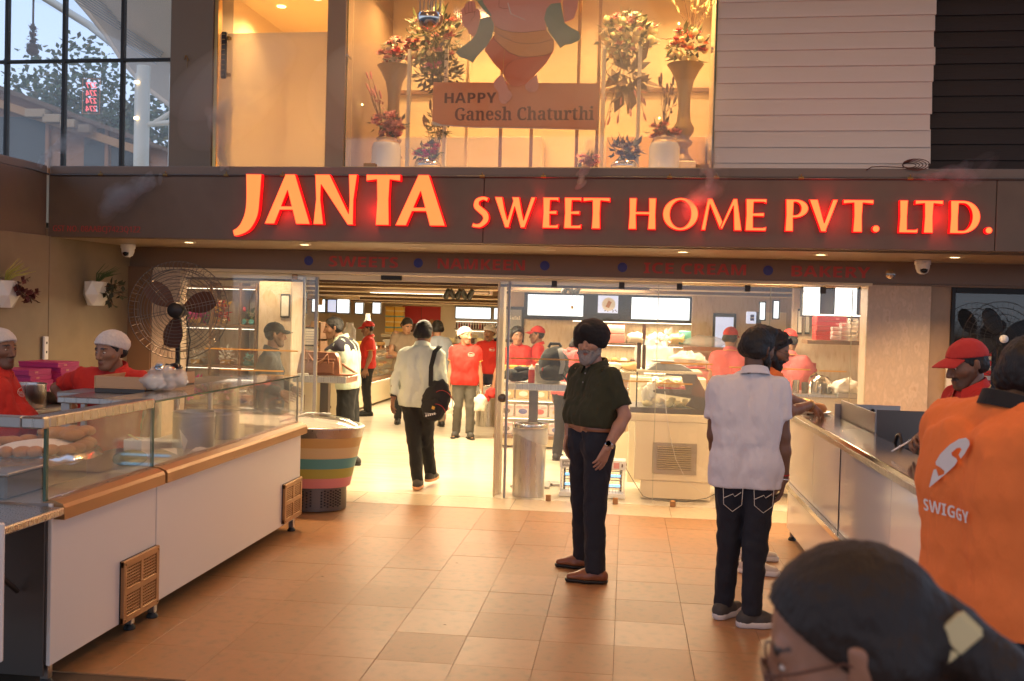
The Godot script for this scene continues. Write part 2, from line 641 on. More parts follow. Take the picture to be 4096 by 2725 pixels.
# ------------------------------------------------------------------ ground
func build_ground():
	var g := G.new()
	g.quad(V(-150, -0.06, 150), V(150, -0.06, 150), V(150, -0.06, -150), V(-150, -0.06, -150))
	struct("ground", g, "asphalt")
	# the tiled forecourt: a mortar bed that carries every tile as a piece of its own
	var bed := struct("forecourt_floor", span(V(-7, -0.05, 5), V(6, -0.006, -8.97)), "grout")
	var kinds := ["floor_tile", "floor_tile_grey", "floor_tile_red", "floor_tile"]
	var shapes := []
	for w in 3: shapes.append(bx(V(0.3955, 0.012, 0.4472), 0.001).mesh(null))
	var r := RandomNumberGenerator.new()
	r.seed = 5
	for ix in range(-9, 5):
		for iz in range(-3, 15):
			if ix < -5 and iz > 6: continue
			var o := MeshInstance3D.new()
			o.name = "tile"
			o.mesh = shapes[(ix + iz * 2 + 99) % 3]
			o.material_override = M[kinds[r.randi() % 4]]
			o.position = V(-0.018 + 0.397 * (ix + 0.5), -0.0055 + r.randf_range(-0.0008, 0.0006), -8.97 + 0.2245 + 0.4485 * (iz + 3) - 0.0)
			o.rotation = V(r.randf_range(-0.0012, 0.0012), r.randf_range(-0.002, 0.002), r.randf_range(-0.0012, 0.0012))
			if o.position.z > -2.0: continue
			bed.add_child(o, true)
	var rest := G.new()
	rest.box(V(-0.5, -0.004, 1.6), V(13, 0.008, 7.0))
	rest.box(V(4.0, -0.004, -5.45), V(4.3, 0.008, 7.0))
	rest.box(V(-5.3, -0.004, -5.45), V(3.4, 0.008, 7.0))
	part(bed, "outer_tiling", rest, "floor_tile").set_meta("kind", "stuff")
	var step := struct("granite_threshold", span(V(-5.2, -0.05, -8.972), V(4.2, 0.003, -9.50), 0.002), "granite")
	var joints := G.new()
	for k in 12: joints.box(V(-4.6 + k * 0.72, 0.0035, -9.236), V(0.0025, 0.002, 0.52))
	part(step, "joint", joints, "grout")
	struct("shop_floor", span(V(-7, -0.05, -9.502), V(4.2, 0.004, -22)), "shop_floor")

# ------------------------------------------------------------------ walls, soffit, fascia
var FT := Transform3D(Basis(Vector3.UP, deg_to_rad(-2.72)), V(0, 0, -8.065))

func up_thing(called: String, label: String, category: String, group := "") -> Node3D:   # a thing in the frame of the upper front
	var o := thing(called, label, category, Vector3.ZERO, 0.0, group)
	o.transform = FT
	return o

func build_shell():
	# front board with its cap, its joints and the return on the left
	var f := up_thing("fascia", "long brown metal fascia board that carries the lit red shop letters", "fascia")
	part(f, "panel", span(V(-5.05, 2.325, -0.10), V(-1.187, 2.87, 0), 0.004), "fascia")
	part(f, "panel", span(V(-1.183, 2.325, -0.10), V(2.722, 2.87, 0), 0.004), "fascia")
	part(f, "panel", span(V(2.726, 2.325, -0.10), V(4.6, 2.87, 0), 0.004), "fascia")
	part(f, "cap", span(V(-5.05, 2.872, -0.13), V(4.6, 2.945, -0.012), 0.006), "fascia_cap")
	var w := thing("fascia_return", "brown fascia return that turns toward the viewer at the left edge", "fascia", V(-5.045, 0, -8.3), deg_to_rad(-3))
	part(w, "panel", span(V(-0.1, 2.325, 0.02), V(0, 2.87, 2.4), 0.004), "fascia")
	part(w, "cap", span(V(-0.22, 2.872, 0.0), V(-0.012, 2.945, 2.4), 0.006), "fascia_cap")
	var s := thing("soffit", "smooth tan soffit under the fascia holding round downlights", "soffit")
	part(s, "board", span(V(-5.5, 2.326, -8.32), V(4.6, 2.40, -9.46)), "soffit")
	part(s, "board", span(V(-5.6, 2.33, -6.0), V(-5.15, 2.40, -8.318)), "soffit")
	var b := thing("sign_band", "brown header band above the glass front with faded red words", "signboard", V(0, 0, -9.47))
	part(b, "board", span(V(-5.2, 2.13, -0.08), V(4.6, 2.3255, 0), 0.002), "sign_band")
	part(b, "trim", span(V(-4.64, 2.10, -0.06), V(2.2, 2.129, 0.012), 0.003), "cream")
	part(b, "trim", span(V(2.2, 2.11, -0.06), V(4.6, 2.129, 0.008), 0.003), "sign_band")
	for d in [["SWEETS", -2.531, 0.679], ["NAMKEEN", -1.39, 0.835], ["ICE CREAM", 0.612, 0.932], ["BAKERY", 1.82, 0.697]]:
		words(b, "word", d[0], 0.098, "sign_red", V(d[1], 2.221, 0.002), Vector3.ZERO, 0.003, false, d[2])
	for x in [-3.073, -1.996, -0.785, -0.058, 1.271]:
		var g := G.new()
		g.lathe(Vector3.ZERO, [Vector2(0.001, 0.004), Vector2(0.044, 0.004), Vector2(0.045, 0.0)], 24)
		var p := part(b, "dot", g, "sign_blue", V(x, 2.224, 0.0))
		p.rotation.x = PI / 2
	var gl := G.new()
	gl.lathe(Vector3.ZERO, [Vector2(0.001, 0.02), Vector2(0.03, 0.015), Vector2(0.045, 0.0)], 24)
	part(b, "dot", gl, "steel_shiny", V(2.358, 2.216, 0.0)).rotation.x = PI / 2
	var tr := thing("fascia_tax_number", "row of thin faded red letters low on the fascia's left", "lettering")
	tr.transform = FT
	words(tr, "letters", "GST NO. 08AABCJ7423Q1Z2", 0.05, "sign_red", V(-4.59, 2.398, 0.004), Vector3.ZERO, 0.004, false, 0.82, false)
	# left side wall, from the glass line toward the viewer
	var a := V(-4.885, 0, -9.48)
	var lw := thing("side_wall", "olive brown panelled side wall with hanging white planters", "wall", a, atan2(-0.35, 3.2))
	part(lw, "panel", span(V(-0.08, 0, -0.02), V(0, 2.33, 1.2), 0.003), "side_wall")
	part(lw, "panel", span(V(-0.08, 0, 1.207), V(0, 2.33, 3.6), 0.003), "side_wall")
	part(lw, "joint_strip", span(V(-0.06, 0, 1.2), V(-0.006, 2.33, 1.207)), "brown_board")
	var bp := thing("brown_pillar", "plain brown board pillar beside the standing fan", "pillar")
	part(bp, "board", span(V(-5.0, 0, -9.6), V(-4.65, 2.131, -9.44), 0.004), "brown_board")
	var sp := thing("marble_pillar", "cream marble pillar between brown pillar and glass shop front", "pillar")
	part(sp, "block", span(V(-4.648, 0, -9.62), V(-4.36, 2.10, -9.455), 0.004), "stone")
	var rp := thing("marble_wall", "broad peach marble wall right of the glass front", "wall")
	part(rp, "slab", span(V(2.165, 0, -9.75), V(2.715, 2.112, -9.46), 0.003), "stone")
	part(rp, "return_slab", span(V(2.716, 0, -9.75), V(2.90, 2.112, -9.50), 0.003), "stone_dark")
	var dw := thing("dark_window", "dark window at the right behind the red-capped server", "window", V(2.9, 0, -9.5))
	part(dw, "frame", span(V(0.0, 0, -0.05), V(0.035, 2.11, 0.02), 0.003), "black")
	part(dw, "frame", span(V(0.036, 2.06, -0.05), V(1.7, 2.11, 0.02), 0.003), "black")
	part(dw, "pane", span(V(0.036, 0.0, -0.03), V(1.7, 2.059, -0.02)), "pane_smoky")
	part(dw, "backing", span(V(0.0, 0, -0.5), V(1.7, 2.11, -0.45)), "dark_grey")
	var stripes := thing("striped_board", "red and white striped board low on the right window", "board", V(2.93, 0, -9.46))
	for k in 11:
		part(stripes, "stripe", span(V(0, 0.62 + k * 0.088, 0), V(0.32, 0.62 + k * 0.088 + 0.045, 0.012), 0.002), "red")
		part(stripes, "slat", span(V(0, 0.667 + k * 0.088, 0), V(0.32, 0.667 + k * 0.088 + 0.039, 0.008), 0.002), "off_white")
	build_glass()

func pane_thing(x0: float, x1: float, y1: float, label: String, z := -9.48) -> Node3D:
	var o := thing("glass_panel", label, "glass panel", V((x0 + x1) / 2, 0, z))
	var h := (x1 - x0) / 2
	part(o, "pane", span(V(-h, 0.012, -0.006), V(h, y1, 0.006)), "pane")
	for s in [-1.0, 1.0]:
		part(o, "edge", span(V(s * h, 0.012, -0.0065), V(s * (h + 0.003), y1, 0.0065)), "glass_edge_pale")
	return o

func build_glass():
	pane_thing(-4.355, -3.10, 2.07, "left fixed glass panel in front of the gift shelves")
	var sl := pane_thing(-3.25, -2.985, 2.07, "narrow sliding glass leaf left of the open doorway", -9.52)
	part(sl, "stile", span(V(0.10, 0.012, -0.012), V(0.13, 2.07, 0.012), 0.004), "steel_dull")
	part(sl, "stile", span(V(-0.02, 0.012, -0.012), V(0.0, 2.07, 0.012), 0.004), "steel_dull")
	var s2 := pane_thing(-1.225, -1.13, 2.07, "narrow sliding glass leaf right of the open doorway", -9.52)
	part(s2, "stile", span(V(-0.048, 0.012, -0.012), V(-0.028, 2.07, 0.012), 0.004), "cream")
	var lock := G.new()
	lock.lathe(Vector3.ZERO, [Vector2(0.001, 0.02), Vector2(0.04, 0.02), Vector2(0.042, 0.0)], 20)
	part(s2, "lock", lock, "steel_dark", V(0.02, 0.96, 0.01)).rotation.x = PI / 2
	var p1 := pane_thing(-1.12, 0.28, 2.07, "glass panel before the steel bin and backpack table")
	part(p1, "stile", span(V(-0.70, 0.012, -0.012), V(-0.68, 2.07, 0.012), 0.004), "steel_dull")
	var p2 := pane_thing(0.286, 1.30, 2.07, "glass panel before the white cabinet with the louvred vent")
	var p3 := pane_thing(1.306, 2.03, 2.07, "glass panel before the kitchen at the right")
	var p4 := pane_thing(2.035, 2.163, 2.07, "narrow glass strip beside the marble wall")
	for d in [[p1, -0.27], [p1, 0.36], [p2, -0.32], [p2, 0.3], [p3, 0.1]]:
		part(d[0], "floor_clip", bx(V(0.05, 0.06, 0.03), 0.004), "bronze", V(d[1], 0.035, 0.0))
		part(d[0], "head_clip", bx(V(0.05, 0.06, 0.03), 0.004), "dark_grey", V(d[1], 2.055, 0.0))
	var rail := thing("door_header", "sliding door rail and motor cover over the glass doors", "door rail", V(0, 0, -9.56))
	part(rail, "rail", span(V(-4.35, 2.045, -0.06), V(0.5, 2.099, 0.03), 0.004), "cream")
	part(rail, "slot", span(V(-4.35, 2.02, -0.05), V(0.2, 2.044, 0.0), 0.002), "slot")
	part(rail, "sensor", bx(V(0.20, 0.05, 0.05), 0.008), "black", V(-2.26, 2.08, 0.06))
	part(rail, "bracket", bx(V(0.05, 0.05, 0.04), 0.006), "bronze", V(-3.22, 2.065, 0.05))
	# orange sticker stripes at two heights across the fixed panels
	for d in [[-4.1, -3.16, 1.345, "upper", "left"], [-3.95, -3.3, 1.145, "lower", "left"], [-1.10, 0.05, 1.345, "upper", "middle"], [-0.42, 0.27, 1.165, "lower", "middle"], [0.32, 0.80, 1.345, "upper", "cabinet"], [0.31, 0.62, 1.155, "lower", "cabinet"], [0.95, 1.68, 1.325, "upper", "kitchen"], [1.76, 2.0, 1.318, "upper short", "marble-side"]]:
		single("sticker_stripe", bx(V(d[1] - d[0], 0.013, 0.002)), "tape", "%s thin tape stripe stuck on the %s glass panel" % [d[3], d[4]], "tape", V((d[0] + d[1]) / 2, d[2], -9.471), 0.0, "tape stripes on the shop glass")

# ------------------------------------------------------------------ lamps
func downlight(at: Vector3, label: String, e: float, r := 0.045, spot := true, col := Color(1.0, 0.80, 0.56), group := "round downlights in the soffit"):
	var o := thing("ceiling_light", label, "downlight", at, 0.0, group)
	var g := G.new()
	g.lathe(Vector3.ZERO, [Vector2(r * 1.0, -0.001), Vector2(r * 1.35, -0.006), Vector2(r * 1.4, 0.0)], 24)
	part(o, "rim", g, "off_white")
	var d := G.new()
	d.lathe(Vector3.ZERO, [Vector2(0.001, -0.003), Vector2(r, -0.003)], 20)
	part(o, "lamp_lens", d, "lamp_warm" if e > 0 else "off_white")
	if e > 0 and spot:
		var l := SpotLight3D.new()
		l.name = "spot"
		l.light_color = col
		l.light_energy = e
		l.light_size = r
		l.spot_angle = 62
		l.spot_angle_attenuation = 0.9
		l.spot_range = 12
		l.shadow_enabled = true
		l.position = V(0, -0.02, 0)
		l.rotation.x = -PI / 2
		o.add_child(l)
	return o

func area(p: Node, at: Vector3, size: Vector2, e: float, col: Color, rot := V(-PI / 2, 0, 0)):
	var l := AreaLight3D.new()
	l.name = "area"
	l.area_size = size
	l.light_color = col
	l.light_energy = e
	l.area_normalize_energy = true
	l.area_range = 14
	l.shadow_enabled = true
	l.position = at
	l.rotation = rot
	p.add_child(l)

func build_lights():
	var names := ["over the red-shirted counter men", "above the word SWEETS", "", "", "right of the middle over the turbaned man", "above the word BAKERY", "beside the right dome camera"]
	var xs := [-3.917, -2.85, -1.838, -0.698, 0.451, 1.587, 2.66]
	for k in 7:
		if k == 2 or k == 3:
			downlight(V(xs[k], 2.325, -8.72), "unlit round downlight in the soffit %s" % ["under the big final A" if k == 2 else "under the red word SWEET"], 0.0, 0.05)
		else:
			downlight(V(xs[k], 2.325, -8.66), "glowing round downlight in the soffit %s" % names[k], 3.6, 0.042)
	downlight(V(-5.2, 2.329, -7.5), "glowing downlight at the left edge above the lit planter", 2.6, 0.042)
	# canopy lamps over the forecourt, behind and above the viewer
	var cn := thing("forecourt_canopy", "pale canopy roof over the forecourt with warm lamps", "canopy", V(0, 5.6, -1.5))
	part(cn, "deck", span(V(-8, 0, -6.4), V(8, 0.12, 6.5)), "canopy_white")
	for p in [V(-2.4, -0.03, -2.2), V(2.0, -0.03, -2.2), V(-2.4, -0.03, 2.6), V(2.0, -0.03, 2.6)]:
		part(cn, "lamp_panel", bx(V(0.6, 0.03, 0.6), 0.004), "lamp_white", p)
		area(cn, p + V(0, -0.03, 0), Vector2(0.6, 0.6), 5.0, Color(1.0, 0.74, 0.50))
	# the shop's own ceiling lights
	for d in [[-2.0, -10.6, 1.6, 0.5, 14.0, 2.26, "over the open doorway"], [0.2, -10.7, 1.6, 0.5, 12.0, 2.26, "over the backpack table"], [1.55, -10.7, 0.5, 0.4, 6.0, 2.26, "over the kitchen counter"], [-3.9, -10.2, 0.6, 0.3, 8.0, 2.26, "before the gift shelves"], [-2.6, -13.4, 1.8, 0.4, 13.0, 2.085, "over the walking staff"], [-0.6, -12.4, 1.6, 0.4, 9.0, 2.18, "before the bakery case"], [-3.4, -17.5, 2.2, 0.6, 14.0, 1.965, "near the back wall"]]:
		var o := thing("ceiling_light", "bright flat ceiling light panel inside the shop %s" % d[6], "ceiling light", V(d[0], d[5], d[1]), 0.0, "light panels in the shop ceiling")
		part(o, "lamp_panel", bx(V(d[2], 0.02, d[3]), 0.003), "lamp_white")
		area(o, V(0, -0.025, 0), Vector2(d[2], d[3]), d[4], Color(1.0, 0.90, 0.72))

# ------------------------------------------------------------------ letters of the sign
func stroke(pts: Array, ws: Array) -> PackedVector2Array:
	var l := PackedVector2Array()
	var r := PackedVector2Array()
	var fine := []
	var fw := []
	for k in pts.size() - 1:      # Catmull-Rom for a smooth run
		var p0: Vector2 = pts[maxi(k - 1, 0)]
		var p3: Vector2 = pts[mini(k + 2, pts.size() - 1)]
		for s in 5:
			var t := s / 5.0
			fine.append((pts[k] as Vector2).cubic_interpolate(pts[k + 1], p0, p3, t))
			fw.append(lerpf(ws[k], ws[k + 1], t))
	fine.append(pts[-1])
	fw.append(ws[-1])
	for k in fine.size():
		var d: Vector2 = (fine[mini(k + 1, fine.size() - 1)] - fine[maxi(k - 1, 0)]).normalized()
		var nn: Vector2 = Vector2(-d.y, d.x) * fw[k] * 0.5
		l.append(fine[k] + nn)
		r.append(fine[k] - nn)
	r.reverse()
	l.append_array(r)
	return l

func poly(a: Array) -> PackedVector2Array:
	var p := PackedVector2Array()
	for k in range(0, a.size(), 2): p.append(Vector2(a[k], a[k + 1]))
	return p

func bowl(x0: float, y0: float, y1: float, rx: float, thick: float, thin: float) -> PackedVector2Array:
	var p := PackedVector2Array()
	var cy := (y0 + y1) / 2
	var ry := (y1 - y0) / 2
	for k in 19:
		var a := -PI / 2 + PI * k / 18
		p.append(Vector2(x0 + cos(a) * rx, cy + sin(a) * ry))
	for k in 19:
		var a := PI / 2 - PI * k / 18
		p.append(Vector2(x0 + cos(a) * (rx - thick), cy + sin(a) * (ry - thin)))
	return p

func glyph(ch: String, w: float) -> Array:   # strokes in units of the capital's height
	match ch:
		"J": return [stroke([Vector2(0.413, 1), Vector2(0.405, 0.5), Vector2(0.375, 0.2), Vector2(0.27, -0.03), Vector2(0.13, -0.15), Vector2(0.0, -0.2)], [0.34, 0.29, 0.285, 0.25, 0.17, 0.12])]
		"A": return [poly([0, 0, 0.22 * w, 0, 0.57 * w, 0.86, 0.62 * w, 1, 0.44 * w, 1]), poly([0.69 * w, 0, w, 0, 0.65 * w, 1, 0.43 * w, 1, 0.46 * w, 0.78]), poly([0.22 * w, 0.28, 0.78 * w, 0.28, 0.75 * w, 0.36, 0.25 * w, 0.36])]
		"N": return [poly([0, 0, 0.24 * w, 0, 0.16 * w, 0.5, 0.17 * w, 1, 0.02 * w, 1, 0.05 * w, 0.5]), poly([0, 1, 0.36 * w, 1, 0.95 * w, 0, 0.80 * w, 0]), poly([0.81 * w, 0, 0.93 * w, 0, 0.93 * w, 0.5, w, 1, 0.80 * w, 1, 0.83 * w, 0.5])]
		"T":
			var sw := 0.25
			return [poly([0, 0.87, 0.5 * w, 0.915, w, 0.87, w, 1, 0, 1]), poly([0.5 * w - sw * 0.56, 0, 0.5 * w + sw * 0.56, 0, 0.5 * w + sw * 0.48, 0.5, 0.5 * w + sw * 0.55, 0.95, 0.5 * w - sw * 0.55, 0.95, 0.5 * w - sw * 0.48, 0.5])]
		"S": return [stroke([Vector2(0.50, 0.90), Vector2(0.34, 0.95), Vector2(0.15, 0.87), Vector2(0.13, 0.69), Vector2(0.28, 0.55), Vector2(0.42, 0.42), Vector2(0.44, 0.24), Vector2(0.28, 0.07), Vector2(0.12, 0.05), Vector2(0.0, 0.08)], [0.14, 0.12, 0.16, 0.21, 0.22, 0.22, 0.20, 0.15, 0.12, 0.14])]
		"W": return [poly([0, 1, 0.19 * w, 1, 0.25 * w, 0.6, 0.38 * w, 0, 0.27 * w, 0]), poly([0.27 * w, 0, 0.36 * w, 0, 0.55 * w, 0.96, 0.47 * w, 0.96]), poly([0.42 * w, 1, 0.60 * w, 1, 0.66 * w, 0.6, 0.76 * w, 0, 0.65 * w, 0]), poly([0.66 * w, 0, 0.75 * w, 0, w, 1, 0.89 * w, 1])]
		"E": return [poly([0, 0, 0.25, 0, 0.235, 0.5, 0.25, 1, 0, 1, 0.02, 0.5]), poly([0.1, 0, w, 0, w * 1.02, 0.14, 0.85 * w, 0.10, 0.1, 0.10]), poly([0.1, 0.46, 0.9 * w, 0.45, 0.9 * w, 0.57, 0.1, 0.55]), poly([0.1, 0.90, 0.85 * w, 0.90, w, 0.86, w, 1, 0.1, 1])]
		"H": return [poly([0, 0, 0.26, 0, 0.235, 0.5, 0.25, 1, 0.01, 1, 0.02, 0.5]), poly([w - 0.26, 0, w, 0, w - 0.02, 0.5, w - 0.01, 1, w - 0.25, 1, w - 0.235, 0.5]), poly([0.15, 0.47, w - 0.15, 0.47, w - 0.15, 0.565, 0.15, 0.565])]
		"O":
			var lft := PackedVector2Array()
			for v in bowl(0, -0.02, 1.02, w * 0.5, 0.235, 0.085): lft.append(Vector2(w * 0.5 - v.x + 0.01, v.y))
			var rgt := PackedVector2Array()
			for v in bowl(0, -0.02, 1.02, w * 0.5, 0.235, 0.085): rgt.append(Vector2(w * 0.5 + v.x - 0.01, v.y))
			return [lft, rgt]
		"M": return [poly([0, 0, 0.11 * w, 0, 0.21 * w, 0.85, 0.24 * w, 1, 0.14 * w, 1]), poly([0.14 * w, 1, 0.26 * w, 1, 0.53 * w, 0.27, 0.46 * w, 0.05]), poly([0.46 * w, 0.05, 0.53 * w, 0.05, 0.86 * w, 1, 0.77 * w, 1]), poly([0.77 * w, 1, 0.87 * w, 1, w, 0, 0.81 * w, 0])]
		"P": return [poly([0, 0, 0.25, 0, 0.235, 0.5, 0.25, 1, 0, 1, 0.02, 0.5]), bowl(w * 0.42, 0.42, 1.0, w * 0.58, 0.225, 0.09), poly([0.15, 0.91, w * 0.46, 0.91, w * 0.46, 1, 0.15, 1]), poly([0.15, 0.42, w * 0.46, 0.42, w * 0.46, 0.51, 0.15, 0.51])]
		"V": return [poly([0, 1, 0.30 * w, 1, 0.64 * w, 0, 0.44 * w, 0]), poly([0.44 * w, 0, 0.60 * w, 0, w, 1, 0.82 * w, 1])]
		"L": return [poly([0, 0, 0.25, 0, 0.235, 0.5, 0.25, 1, 0, 1, 0.02, 0.5]), poly([0.1, 0, w, 0, w * 1.02, 0.14, 0.85 * w, 0.10, 0.1, 0.10])]
		"D": return [poly([0, 0, 0.25, 0, 0.235, 0.5, 0.25, 1, 0, 1, 0.02, 0.5]), bowl(w * 0.42, 0, 1, w * 0.58, 0.235, 0.09), poly([0.15, 0.91, w * 0.46, 0.91, w * 0.46, 1, 0.15, 1]), poly([0.15, 0, w * 0.46, 0, w * 0.46, 0.09, 0.15, 0.09])]
	var dot := PackedVector2Array()
	for k in 20: dot.append(Vector2(w / 2, w / 2) + Vector2.from_angle(TAU * k / 20) * w / 2)
	return [dot]

func joined(strokes: Array) -> Array:   # union of strokes: outlines first, holes after
	var turned := []
	for p in strokes:
		var q: PackedVector2Array = p.duplicate()
		if Geometry2D.is_polygon_clockwise(q): q.reverse()
		turned.append(q)
	strokes = turned
	var have: Array = [strokes[0]]
	for k in range(1, strokes.size()):
		var next: Array = [strokes[k]]
		var keep := []
		for h in have:
			if Geometry2D.is_polygon_clockwise(h):
				keep.append(h)
				continue
			var mm := Geometry2D.merge_polygons(h, next[0])
			var outs := []
			for q in mm:
				if not Geometry2D.is_polygon_clockwise(q): outs.append(q)
			if outs.size() == 1:
				next = [outs[0]]
				for q in mm:
					if Geometry2D.is_polygon_clockwise(q): keep.append(q)
			else:
				keep.append(h)
		have = keep + [next[0]]
	return have

func letter_mesh(strokes: Array, z0: float, z1: float, inset: float, face: bool, sides: bool) -> G:
	var g := G.new()
	var outs := []
	var holes := []
	for p in joined(strokes):
		var clock := Geometry2D.is_polygon_clockwise(p)
		var q: PackedVector2Array = p
		if inset > 0.0:
			var o := Geometry2D.offset_polygon(p, inset if clock else -inset)
			if o.size(): q = o[0]
		if clock: holes.append(q)
		else: outs.append(q)
	for o in outs:
		if sides: g.prism(o, z0, z1, false, true)
		var big: PackedVector2Array = o
		for h in holes:
			if not Geometry2D.is_point_in_polygon(h[0], o): continue
			if sides:
				var s := G.new()
				s.prism(h, z0, z1, false, true)
				for k in s.n.size(): s.n[k] = -s.n[k]
				g.join(s, Transform3D())
			# bridge the hole into its outline
			var bi := 0
			var bj := 0
			var best := 1e9
			for a in big.size():
				for b in h.size():
					var dd := big[a].distance_squared_to(h[b])
					if dd < best:
						best = dd; bi = a; bj = b
			var hh: PackedVector2Array = h.duplicate()
			var same := (area2(hh) > 0) == (area2(big) > 0)
			if same:
				hh.reverse()
				bj = hh.size() - 1 - bj
			var nb := PackedVector2Array()
			for a in bi + 1: nb.append(big[a])
			for b in hh.size() + 1: nb.append(hh[(bj + b) % hh.size()])
			for a in range(bi, big.size()): nb.append(big[a])
			big = nb
		if face: g.prism(big, z0, z1, true, false)
	return g

func area2(p: PackedVector2Array) -> float:
	var s := 0.0
	for k in p.size(): s += p[k].cross(p[(k + 1) % p.size()])
	return s

func scaled(strokes: Array, s: float) -> Array:
	var r := []
	for p in strokes:
		var q := PackedVector2Array()
		for v in p: q.append(v * s)
		r.append(q)
	return r

func build_facade_sign():
	var o := up_thing("shop_sign", "big glowing orange and red letters spelling the shop name", "sign")
	var rows := [["J", -3.304, 0.6, 1], ["A", -3.031, 0.40, 1], ["N", -2.605, 0.37, 1], ["T", -2.158, 0.29, 1], ["A", -1.904, 0.42, 1],
		["S", -1.262, 0.13, 0], ["W", -1.085, 0.335, 0], ["E", -0.693, 0.128, 0], ["E", -0.520, 0.137, 0], ["T", -0.372, 0.214, 0],
		["H", -0.01, 0.215, 0], ["O", 0.252, 0.28, 0], ["M", 0.553, 0.31, 0], ["E", 0.888, 0.157, 0],
		["P", 1.187, 0.17, 0], ["V", 1.36, 0.213, 0], ["T", 1.611, 0.222, 0], [".", 1.828, 0.055, 0],
		["L", 2.02, 0.136, 0], ["T", 2.132, 0.20, 0], ["D", 2.383, 0.215, 0], [".", 2.634, 0.052, 0]]
	for r in rows:
		var h := 0.414 if r[3] else 0.246
		var st := scaled(glyph(r[0], r[2] / h), h)
		var at := V(r[1], 2.457 if r[3] else 2.451, 0)
		var p := part(o, "letter", letter_mesh(st, 0.012, 0.062, 0.0, true, true), "letter_side", at)
		part(p, "face", letter_mesh(st, 0.0615, 0.0665, 0.0045, true, true), "letter_face")
	for x in [-2.9, -2.1, -0.7, 0.5, 1.5, 2.3]:
		var l := OmniLight3D.new()
		l.name = "halo"
		l.light_color = Color(1.0, 0.12, 0.12)
		l.light_energy = 0.07
		l.light_size = 0.05
		l.omni_range = 4
		l.shadow_enabled = true
		l.position = V(x, 2.58, 0.12)
		o.add_child(l)

